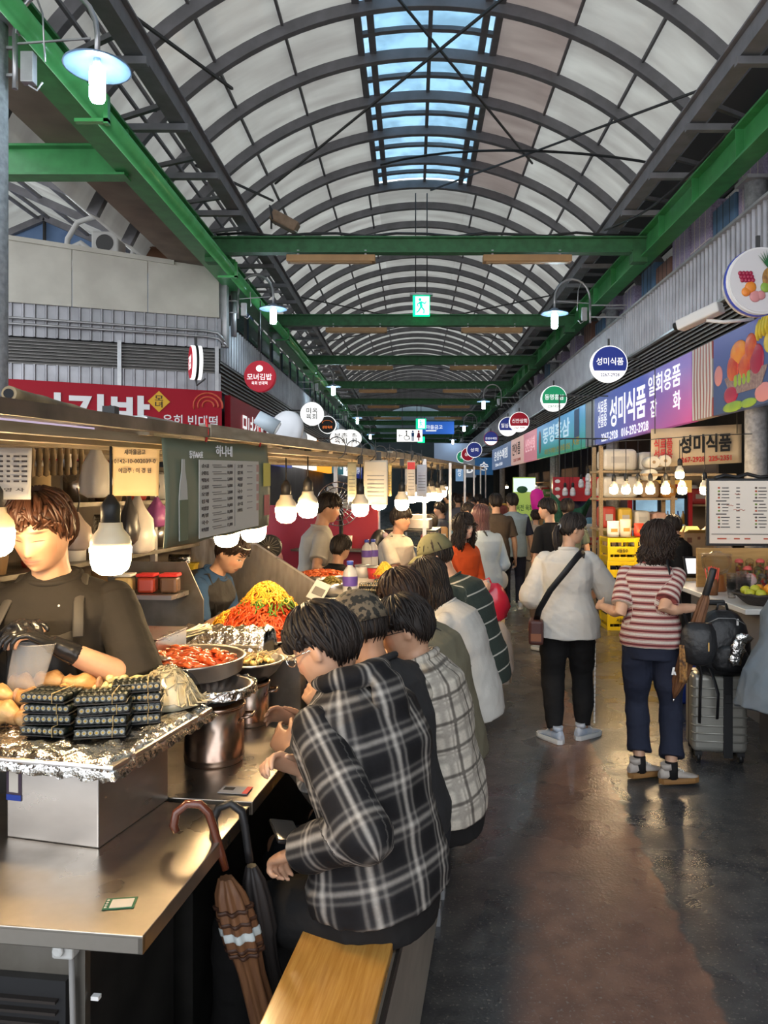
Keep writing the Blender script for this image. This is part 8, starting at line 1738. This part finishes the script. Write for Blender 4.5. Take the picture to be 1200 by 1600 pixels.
V.shirt(cloth('dark_tee', (.030, .026, .022)), .98, lo=-.05, k=1.4, loose=1.3, wr=.004, seed=15, collar=.009); V.trousers(c_blk); V.shoes(m_shoeB); V.hair(m_hairB, n=330, fringe=.056, back=-.06, sidez=-.005, vol=1.5, gap=-.12, seed=21, lock=.0075)
apron(V, m_apron, k=1.52, top_drop=.075, half=.10)
b = MB(); V.handcall(b, True, 1.07); V.handcall(b, False, 1.07)
for E, W_ in ((V.EL, V.WL), (V.ER, V.WR)): d = (W_-E).normalized(); b.tube([W_-d*.05, W_-d*.02, W_+d*.01, W_+d*.03], [.033, .030, .027, .026], 14)
remesh(b, .0045, 'gloves', m_glove, V.t, 1, .0012, 30., 2)
b = MB(); b.tube([V.N+V.Rv*(.062*math.sin(R(a)))+V.Fv*(.060+.030*math.cos(R(a)))-V.U2*(.005+.072*(.5+.5*math.cos(R(a)))**2) for a in range(-100, 101, 10)], .0018, 6); q = V.N+V.Fv*.108-V.U2*.083; b.tube([q+V.Rv*(.008*math.cos(i*.5236))+V.U2*(.008*math.sin(i*.5236)) for i in range(12)], .0022, 6, closed=True); b.build('necklace', m_chrome, V.t)
b = MB()
for i in range(9): c = V.Cw+V.U*(.02+.03*i)+V.Rv*(.11*math.sin(i*2.3))+V.Fv*(.122+.01*math.cos(i)); b.ball(c, (.004, .003, .005), 6, 4)
b.build('stain_spots', m_white, V.t)
t = thing('plastic_pouch', 'clear plastic pouch held open between the black gloves', 'bag', (-1.09, 2.14, 1.22)); b = MB()
b.rings([[Vector((rx*math.cos(a)+.012*q, ry*math.sin(a)*(1+.2*math.sin(3*a)), z)) for a in [2*math.pi*i/20 for i in range(20)]] for q, (z, rx, ry) in enumerate(((-.05, .045, .004), (.0, .052, .014), (.05, .056, .022), (.10, .058, .026)))], False); b.build('pouch', mat('pouch_film', (.78, .76, .72), .15, alpha=.25), t); b = MB(); b.tube([Vector((.058*math.cos(a)+.036, .026*math.sin(a)*(1+.2*math.sin(3*a)), .10)) for a in [2*math.pi*i/20 for i in range(20)]], .0015, 5, closed=True); b.build('rim', mat('pouch_film'), t)
W2 = Person('cook in a blue tee and long black apron leaning over the red platter', (-1.26, 4.22, 0), R(-102), 1.56, 'f', pelvis=.86, lean=.30, slouch=.25, head=(R(-4), .62, 0), hl=(-.86, 4.15, 1.13), hr=(-.90, 3.93, 1.135), pl=(-.3, -.6, -.8), pr=(.3, -.7, -.6), vs=.0065, skin='a', palm=((0, .2, -1), (0, .2, -1)))
W2.shirt(cloth('blue_tee', (.035, .085, .19)), .8, lo=-.04, k=1.4, loose=1.35, wr=.004, seed=17); W2.trousers(c_blk); W2.shoes(m_shoeB); W2.hair(m_hairD, n=220, back=-.05, sidez=.01, fringe=.062, vol=.4, seed=17)
b = MB(); b.ball(W2.hp((0, -.112, .03)), .033*W2.sc, 14, 10); b.build('hair_bun', m_hairD, W2.t)
b = MB(); b.tube([W2.hp(Vector(head_pt(*head_dir(a, .75)))*1.15) for a in [R(-100+i*20) for i in range(11)]], .003, 6); b.build('hair_clip', m_white, W2.t)
apron(W2, m_apronB, k=1.35, top_drop=.09, bottom=-.40)
b = MB()                                                   # apron body wraps the back as well
W2.torso(b, 1.62, -.30, .02); o = remesh(b, .009, 'apron_body', m_apronB, W2.t, 2, .005, 9., 3)
co = coords(o)
b = MB(); W2.handcall(b, True, 1.08); W2.handcall(b, False, 1.08); remesh(b, .006, 'gloves', mat('pale_glove', (.72, .66, .50), .4), W2.t, 1)
G1 = Person('man in a light grey tee with a pink print behind the bulbs', (-.83, 6.35, 0), R(-75), 1.74, lean=.12, head=(R(-4), .25, 0), hl=(-.55, 6.3, 1.05), hr=(-.52, 6.1, 1.06), vs=.009, skin='b'); G1.shirt(cloth('grey_tee', (.46, .44, .40)), .75, k=1.4, loose=1.25, seed=19); G1.trousers(c_blk); G1.shoes(m_shoeB); G1.hair(m_hairK, n=150, back=-.055, sidez=.015, fringe=.04, vol=1.1, seed=19)
b = MB(); b.ball(G1.Cc+G1.Rv*.05+G1.Fv*.118-G1.U*.06, (.035, .012, .05)); b.build('chest_print', mat('print_pink', (.6, .18, .2), .7), G1.t)
t = thing('blue_cup', 'small blue cup in the hands of the grey shirted man', 'cup', (-.50, 6.18, 1.03)); b = MB(); b.lathe([(.001, 0), (.03, 0), (.036, .09), (.033, .09), (.001, .01)], n=16); b.build('cup_body', mat('cup_blue2', (.1, .15, .5), .4), t); b = MB(); b.lathe([(.001, .075), (.032, .075), (.032, .08), (.001, .08)], n=16); b.build('drink', m_white, t)
G2 = Person('short haired boy in black seen from behind beyond the raised shelf', (-.62, 5.95, 0), R(-40), 1.40, lean=.1, head=(R(-5), .1, 0), vs=.009, skin='b', hl=(-.5, 6.3, .95), hr=(-.4, 6.2, .95)); G2.shirt(c_blk, .8, k=1.4); G2.trousers(c_blk); G2.shoes(m_shoeB); G2.hair(m_hairK, n=180, back=-.06, sidez=.0, fringe=.03, vol=1.3, seed=23)
G3 = Person('boy in a cream shirt with a dark backpack between the counters', (-.17, 7.08, 0), R(-120), 1.60, lean=.06, head=(R(0), .08, 0), hl=(.12, 7.0, .92), hr=(.06, 6.75, .93), vs=.008, skin='b'); G3.shirt(cloth('cream_shirt', (.60, .54, .44)), .8, k=1.4, loose=1.25, lo=-.09); G3.trousers(c_wht, 1, 1.1); G3.shoes(m_shoeW); G3.hair(m_hairK, n=170, back=-.055, sidez=.008, fringe=.03, vol=1.4, seed=25)
b = MB(); c = G3.N-G3.Fv*.085; b.tube([c+G3.Rv*(.07*math.sin(R(a)))-G3.Fv*(.01*math.cos(R(a)))-G3.U2*(.03*math.cos(R(a))) for a in range(-120, 121, 20)], .026, 10, flat=.7); b.build('pink_hood', cloth('pink_hood', (.58, .42, .42)), G3.t)
t = thing('backpack', 'dark backpack worn by the boy in cream between the counters', 'backpack', G3.t.location, R(-120)); b = MB(); b.ball(G3.Cc-G3.Fv*.19-G3.U*.03, (.14, .085, .21), 16, 12, Matrix((G3.Rv, G3.Fv, G3.U2)).transposed()); b.build('pack_body', m_ny, t); b = MB()
for sx in (-1, 1): b.tube([G3.N+G3.Rv*(sx*.075)-G3.Fv*.10-G3.U2*.05, G3.N+G3.Rv*(sx*.085)+G3.U2*.0, G3.N+G3.Rv*(sx*.085)+G3.Fv*.10-G3.U2*.08, G3.N+G3.Rv*(sx*.10)+G3.Fv*.09-G3.U2*.22, G3.N+G3.Rv*(sx*.14)-G3.Fv*.02-G3.U2*.30], .017, 8, flat=.3)
b.build('strap', m_ny, t)
G4 = Person('dark haired woman in pink glimpsed beside the pair of bulbs', (-1.42, 7.0, 0), R(170), 1.62, 'f', vs=.011, skin='c', head=(0, .1, 0)); G4.shirt(cloth('pink_top', (.5, .28, .3)), .7); G4.trousers(c_blk); G4.shoes(m_shoeB); G4.hair(m_hairK, n=140, length=.22, back=-.06, fringe=.03, seed=27)
# ---- standing in the aisle
O = Person('smiling woman in an orange top holding a red plastic bag', (.385, 6.45, 0), R(-140), 1.56, 'f', lean=.05, head=(R(6), .05, R(4)), hl=(.60, 6.30, .96), hr=(.52, 6.15, .98), vs=.0068, skin='c', curl=(1., 1.)); O.shirt(cloth('orange_knit', (.62, .085, .018)), 1.3, k=1.4, loose=1.25, wr=.004, seed=29); O.trousers(c_blk); O.shoes(m_shoeB); O.hair(m_hairK, n=330, length=.19, curl=.006, back=-.06, sidez=-.02, fringe=.034, vol=1.4, seed=31); O.glasses(m_chrome)
t = thing('plastic_bag', 'crumpled red plastic bag in the hands of the orange shirt woman', 'bag', (.66, 6.25, .93)); b = MB()
rr_ = [[Vector((rx*math.cos(a)*(1+.16*math.sin(5*a+z*30))+.15*(-.0-z)*.0, rx*.55*math.sin(a)*(1+.2*math.sin(4*a+z*25)), z)) for a in [2*math.pi*i/32 for i in range(32)]] for z, rx in ((.06, .03), (.02, .07), (-.05, .115), (-.13, .12), (-.22, .10), (-.27, .03))]
b.rings(rr_); b.build('bag_body', mat('red_film', (.62, .025, .06), .2, coat=.4), t); b = MB(); b.tube([(-.02, 0, .05), (-.04, .01, .10), (-.08, .0, .08), (-.05, 0, .03)], .008, 6); b.build('bag_handle', mat('red_film'), t)
t = thing('plastic_bag', 'limp clear plastic bag hanging below the red one', 'bag', (.70, 6.22, .60)); b = MB(); b.rings([[Vector((rx*math.cos(a)*(1+.16*math.sin(5*a+z*30)), rx*.5*math.sin(a), z)) for a in [2*math.pi*i/24 for i in range(24)]] for z, rx in ((.08, .03), (.0, .08), (-.15, .10), (-.30, .11), (-.42, .09))]); b.build('bag_body', mat('white_film', (.6, .55, .52), .25, alpha=.6), t); b = MB(); b.tube([(0, 0, .07), (0, .0, .15)], .006, 6); b.build('bag_handle', mat('white_film'), t)
def walker(label, x, y, rz, H, sex, top, sl, bot, hairm, k=1.3, lo=-.05, hk={}, **kw):
    q = dict(vs=.010); q.update(kw); p = Person(label, (x, y, 0), rz, H, sex, **q); p.shirt(top, sl, k=k, lo=lo, loose=1.2, wr=.0045, seed=x*7+y); p.trousers(bot, .98, 1.08); p.shoes(m_shoeW if H > 1.6 else m_shoeB); hd = dict(n=150, seed=int(y*10), vol=1.1, back=-.055, sidez=.012, fringe=.035); hd.update(hk); p.hair(hairm, **hd); return p
A1_ = walker('woman with long mauve hair in a pale blue overshirt seen from behind', .70, 7.7, R(15), 1.60, 'f', cloth('pale_blue_shirt', (.52, .60, .64)), 1.9, cloth('jean_blue', (.08, .14, .24)), m_hairP, 1.6, -.13, dict(length=.30, n=230, back=-.06, sidez=-.03, fringe=.03), hl=(.5, 7.8, .95), hr=(.82, 7.9, .85), head=(R(12), .05, 0))
t = thing('shoulder_bag', 'cream shoulder bag worn by the woman with mauve hair', 'bag', (.86, 7.72, .84)); b = MB(); b.ball((0, 0, 0), (.10, .05, .11), 14, 10); b.build('bag_body', mat('cream_canvas', (.55, .50, .42), .8), t); b = MB(); b.tube([(0, 0, .1), (-.05, -.1, .3), (-.14, -.11, .48), (-.2, -.02, .55)], .009, 6); b.build('strap', m_rod, t)
walker('woman with straight black hair in grey behind the orange shirt woman', .66, 8.9, R(150), 1.60, 'f', cloth('grey_top', (.18, .17, .18)), .8, c_blk, m_hairK, hk=dict(length=.24, n=180, sidez=-.02, fringe=.03), skin='c')
walker('man in a brown tee walking ahead of the pale blue overshirt', 1.13, 10.4, R(5), 1.70, 'm', cloth('brown_tee', (.095, .070, .050)), .8, c_chr, m_hairK, lo=-.08)
BG = walker('man in a blue grey tee with navy sleeves walking away', 1.47, 11.25, R(-4), 1.70, 'm', cloth('blue_grey_tee', (.24, .31, .36)), .0, c_nvy, m_hairK, 1.5, -.07, vs=.009, fl=None, head=(R(22), 0, 0))
for S_, E in ((BG.SL_, BG.EL), (BG.SR_, BG.ER)):
    b = MB(); b.ball(S_, .058, 12, 8); e = S_+(E-S_)*.9; b.tube([S_, (S_+e)/2, e], [.062, .062, .064], 16); remesh(b, .011, 'navy_sleeve', c_nvy, BG.t, 2)
b = MB()
for sx in (-1, 1): b.tube([BG.N-BG.U2*.12+BG.Rv*sx*.185, BG.Cc+BG.Rv*sx*.20, BG.Cw+BG.Rv*sx*.175], [.012, .04, .03], 10, flat=.8)
b.build('side_panel', c_nvy, BG.t)
walker('child in a beige top beside the blue grey man', 1.86, 11.6, R(0), 1.45, 'f', cloth('beige_top', (.52, .44, .36)), .8, cloth('beige_bottom', (.45, .4, .34)), m_hairD)
walker('man in a black tee half hidden behind the white blouse', 1.50, 8.35, R(38), 1.66, 'm', c_blk, .85, cloth('brown_shorts', (.16, .11, .08)), m_hairK, 1.45, -.06, vs=.008, hl=(1.28, 8.25, .78), skin='a', head=(R(25), .05, 0))
walker('person with black hair glimpsed past the black tee man', 1.93, 9.6, R(-10), 1.64, 'm', cloth('dull_green', (.08, .1, .08)), .8, c_blk, m_hairK)
# white blouse woman
B_ = Person('woman in a white blouse with a ponytail and black track trousers', (1.075, 5.36, 0), R(-10), 1.60, 'f', lean=.03, slouch=.05, twist=R(-6), head=(R(-62), .16, 0), hl=(.93, 5.66, .98), hr=(1.36, 5.62, .99), pl=(-.45, -.7, -.8), pr=(.7, -.5, -.7), fl=(.985, 5.33, .075), fr=(1.20, 5.40, .075), vs=.0062, skin='a')
B_.shirt(c_blouse, 1.32, lo=-.070, k=1.55, flare=.020, loose=1.75, wr=.0075, seed=33, collar=.013); B_.trousers(c_blk, .96, 1.22, cuff=.026, wr=.006); B_.shoes(m_shoeW, m_sole, yaw=(R(40), R(-42)))
B_.hair(m_hairK, n=280, back=-.045, sidez=.012, fringe=.052, vol=.7, seed=35); B_.glasses(m_chrome)
b = MB(); q = B_.hp((0, -.115, .0)); bk = B_.HM @ Vector((0, -1, 0))
for i in range(34): a = rnd.uniform(0, 6.28); r_ = .014*rnd.random(); o_ = Vector((math.cos(a), math.sin(a), 0))*r_; b.tube([B_.hp((0, -.09, .01))+o_, q+bk*.02+o_, q+bk*.035+Vector((0, 0, -.05))+o_*1.6, q+bk*.03+Vector((0, 0, -.12))+o_*1.7, q+bk*.015+Vector((0, 0, -.19-.03*rnd.random()))+o_], [.007, .008, .009, .008, .002], 6)
b.build('ponytail', m_hairK, B_.t); b = MB(); b.tube([q+bk*.005+(B_.HM @ Vector((.017*math.cos(i*.6), 0, .017*math.sin(i*.6)))) for i in range(11)], .006, 6, closed=True); b.build('hair_tie', m_galv, B_.t)
b = MB(); n_ = 44; a0, a1 = B_.HR+Vector((.103, -.01, .03)), B_.KR+Vector((.082, 0, 0)); a2 = B_.AR+Vector((.070, 0, .05))
for i in range(n_):
    f = i/(n_-1); p_ = a0+(a1-a0)*(f*2) if f < .5 else a1+(a2-a1)*(f*2-1)
    for j in range(2):
        if (i+j) % 2: b.box(p_+Vector((.004, -.016+.016*j, 0)), (.010, .014, .014))
b.build('checker_stripe', m_white, B_.t)
t = thing('crossbody_bag', 'small maroon crossbody bag on the hip of the white blouse woman', 'bag', (.845, 5.26, .78), R(-10)); b = MB(); b.box((0, 0, 0), (.10, .15, .17)); b.build('bag_body', mat('maroon_leather', (.075, .025, .02), .45), t, bevel=.02); b = MB(); b.box((-.052, 0, .02), (.006, .13, .012)); b.box((0, -.077, -.03), (.07, .006, .05)); b.build('zip_trim', mat('rust_trim', (.25, .09, .04), .5), t)
b = MB()
pp = [(.0, -.01, .07), (.02, -.10, .16), (.095, -.128, .30), (.19, -.135, .42), (.275, -.095, .525), (.315, -.01, .555), (.31, .08, .50)]
b.tube([Vector(p) for p in pp], .023, 8, flat=.22); b.build('strap', m_black, t)
# striped shirt woman
T = Person('woman in a red and cream striped tee holding a long brown umbrella', (1.455, 4.68, 0), R(-18), 1.565, 'f', lean=.02, slouch=.04, twist=R(-4), head=(R(-66), .10, 0), hl=(1.205, 4.86, 1.01), hr=(1.685, 4.58, 1.045), pl=(-.25, -.4, -1), pr=(.25, -.4, -1), fl=(1.375, 4.66, .085), fr=(1.535, 4.56, .085), vs=.0058, skin='a', curl=(.7, 1.15), palm=((.6, .3, -.3), (-.3, 1, -.2)), build=1.0)
T.shirt(m_str, .78, lo=-.012, k=1.45, flare=.0, loose=1.28, wr=.0045, seed=37); T.trousers(c_nvy, .80, 1.14, cuff=.041, wr=.007, seed=5); T.shoes(mat('shoe_cream', (.52, .46, .40), .5, noise=14, col2=(.42, .36, .32)), m_gum, yaw=(R(-52), R(-62)))
T.hair(m_hairD, n=420, length=.105, curl=.0085, back=-.06, sidez=-.03, fringe=.040, vol=1.8, seed=39, lock=.0065); T.glasses(mat('gold_wire', (.5, .3, .1), .3, 1.))
b = MB()
for A_ in (T.AL, T.AR): b.tube([A_+Vector((0, -.0, -.045)), A_+Vector((0, 0, .05))], [.042, .036], 14)
b.build('socks', c_blk, T.t)
b = MB(); q = T.HR+Vector((.03, -.135, -.13)); b.prism([(0, 0), (.012, 0), (.02, .045), (.008, .045)], q, X, Z, (0, .004, 0)); b.prism([(.018, 0), (.028, 0), (.022, .02), (.012, .02)], q, X, Z, (0, .004, 0)); b.build('trouser_mark', m_white, T.t)
t = thing('umbrella', 'long brown umbrella with a black grip held upright by the striped woman', 'umbrella', (1.70, 4.56, 0)); a0 = Vector((.075, -.03, 1.285)); a1 = Vector((-.135, .04, .50)); d_ = a1-a0
b = MB(); b.tube([a0, a0+d_*.02, a0+d_*.20, a0+d_*.21], [.018, .021, .021, .017], 12); b.build('grip', m_black, t)
b = MB(); b.rings([canopy_ring(a0+d_*q, r, 40, 8, .15, q*2) for q, r in ((.20, .018), (.25, .030), (.36, .034), (.5, .042), (.68, .048), (.85, .042), (.95, .02), (1, .006))]); b.build('folded_cover', m_umb, t); b = MB(); b.cyl(a1, a1+d_*.03, .005); b.build('tip', m_chrome, t)
t = thing('shoulder_bag', 'black leather shoulder bag at the hip of the striped woman', 'bag', (1.675, 4.50, .86), R(-15)); b = MB()
b.rings([[Vector((rx*math.cos(a)*(1+.06*math.sin(4*a)), ry*math.sin(a), z)) for a in [2*math.pi*i/24 for i in range(24)]] for z, rx, ry in ((-.14, .03, .02), (-.12, .085, .05), (-.03, .105, .06), (.06, .095, .045), (.11, .07, .02))]); b.build('bag_body', m_ny, t, bevel=0); b = MB(); b.tube([(-.06, 0, .10), (-.10, .02, .22), (-.15, .03, .36), (-.17, .06, .45), (-.16, .12, .50), (-.13, .2, .46)], .016, 8, flat=.3); b.build('strap', m_black, t); b = MB(); b.box((.05, -.05, -.02), (.006, .008, .05)); b.build('zip_pull', mat('gold_wire'), t)
b = MB(); b.sheet(lambda u, v: Vector((-.11+.045*u, -.03+.008*math.sin(u*9), -.02-.22*v)), 6, 10, .003); b.build('check_scarf', mat('scarf_check', (.45, .22, .06), .8, noise=40, col2=(.06, .03, .02)), t)
# seated at the edge on the other bench
E_ = Person('broad person in a grey blue shirt hunched on the bench beside the suitcase', (2.17, 4.40, 0), R(-62), 1.78, pelvis=.62, lean=.26, slouch=.50, head=(0, .2, 0), hl=(2.7, 4.75, .75), hr=(2.8, 4.45, .72), fl=(2.62, 4.75, .08), fr=(2.75, 4.6, .08), vs=.0075, build=1.14); E_.shirt(cloth('grey_blue_shirt', (.13, .165, .20), col2=(.17, .20, .235), bump=.5, sc=8), 1.3, lo=-.10, k=1.7, flare=.02, loose=1.3, wr=.008, seed=41); E_.trousers(c_blk, 1, 1.15); E_.shoes(m_shoeW); E_.hair(m_hairK, n=120, seed=41)
walker('stall keeper in black behind the striped woman', 2.72, 7.78, R(30), 1.50, 'f', c_blk, 1.6, c_blk, m_hairK, hk=dict(back=-.06, sidez=-.01), vs=.009, skin='c', lean=.15)
# distant shoppers
dc = [((.09, .10, .13), 'dark'), ((.5, .48, .44), 'pale'), ((.12, .16, .24), 'blue'), ((.35, .10, .10), 'red'), ((.16, .15, .12), 'olive'), ((.045, .05, .06), 'black')]
for i, (px, D, H_, sx, ci, rz, l) in enumerate(((716, 15.5, 1.66, 'm', 0, 5, 'deep in the aisle beside the far counter'), (727, 18, 1.68, 'm', 5, 170, 'facing us deep in the aisle'), (738, 14.0, 1.62, 'f', 1, 165, 'with a bag facing us in the aisle'), (748, 17, 1.66, 'm', 2, 10, 'walking off past the brown tee man'), (757, 13.5, 1.6, 'f', 2, 150, 'at the stall ahead of the brown tee man'), (770, 16.5, 1.66, 'm', 4, -80, 'browsing a side stall'), (779, 20, 1.64, 'f', 3, 0, 'walking off under the far round signs'), (700, 20, 1.66, 'm', 5, 60, 'at the far counter'), (690, 12.0, 1.55, 'm', 0, 75, 'seated look at the far counter'), (676, 9.4, 1.45, 'm', 0, 70, 'bent over the counter past the glass case'), (733, 23, 1.65, 'm', 0, 0, 'tiny in the middle of the aisle'), (711, 25, 1.65, 'm', 4, 0, 'tiny at the far end of the aisle'))):
    walker(f"{dc[ci][1]} clothed shopper {l}", (px-645)/1200*D, D, R(rz), H_, sx, cloth('far_'+dc[ci][1], dc[ci][0]), .8, c_chr, m_hairK, hk=dict(n=60), vs=.014)
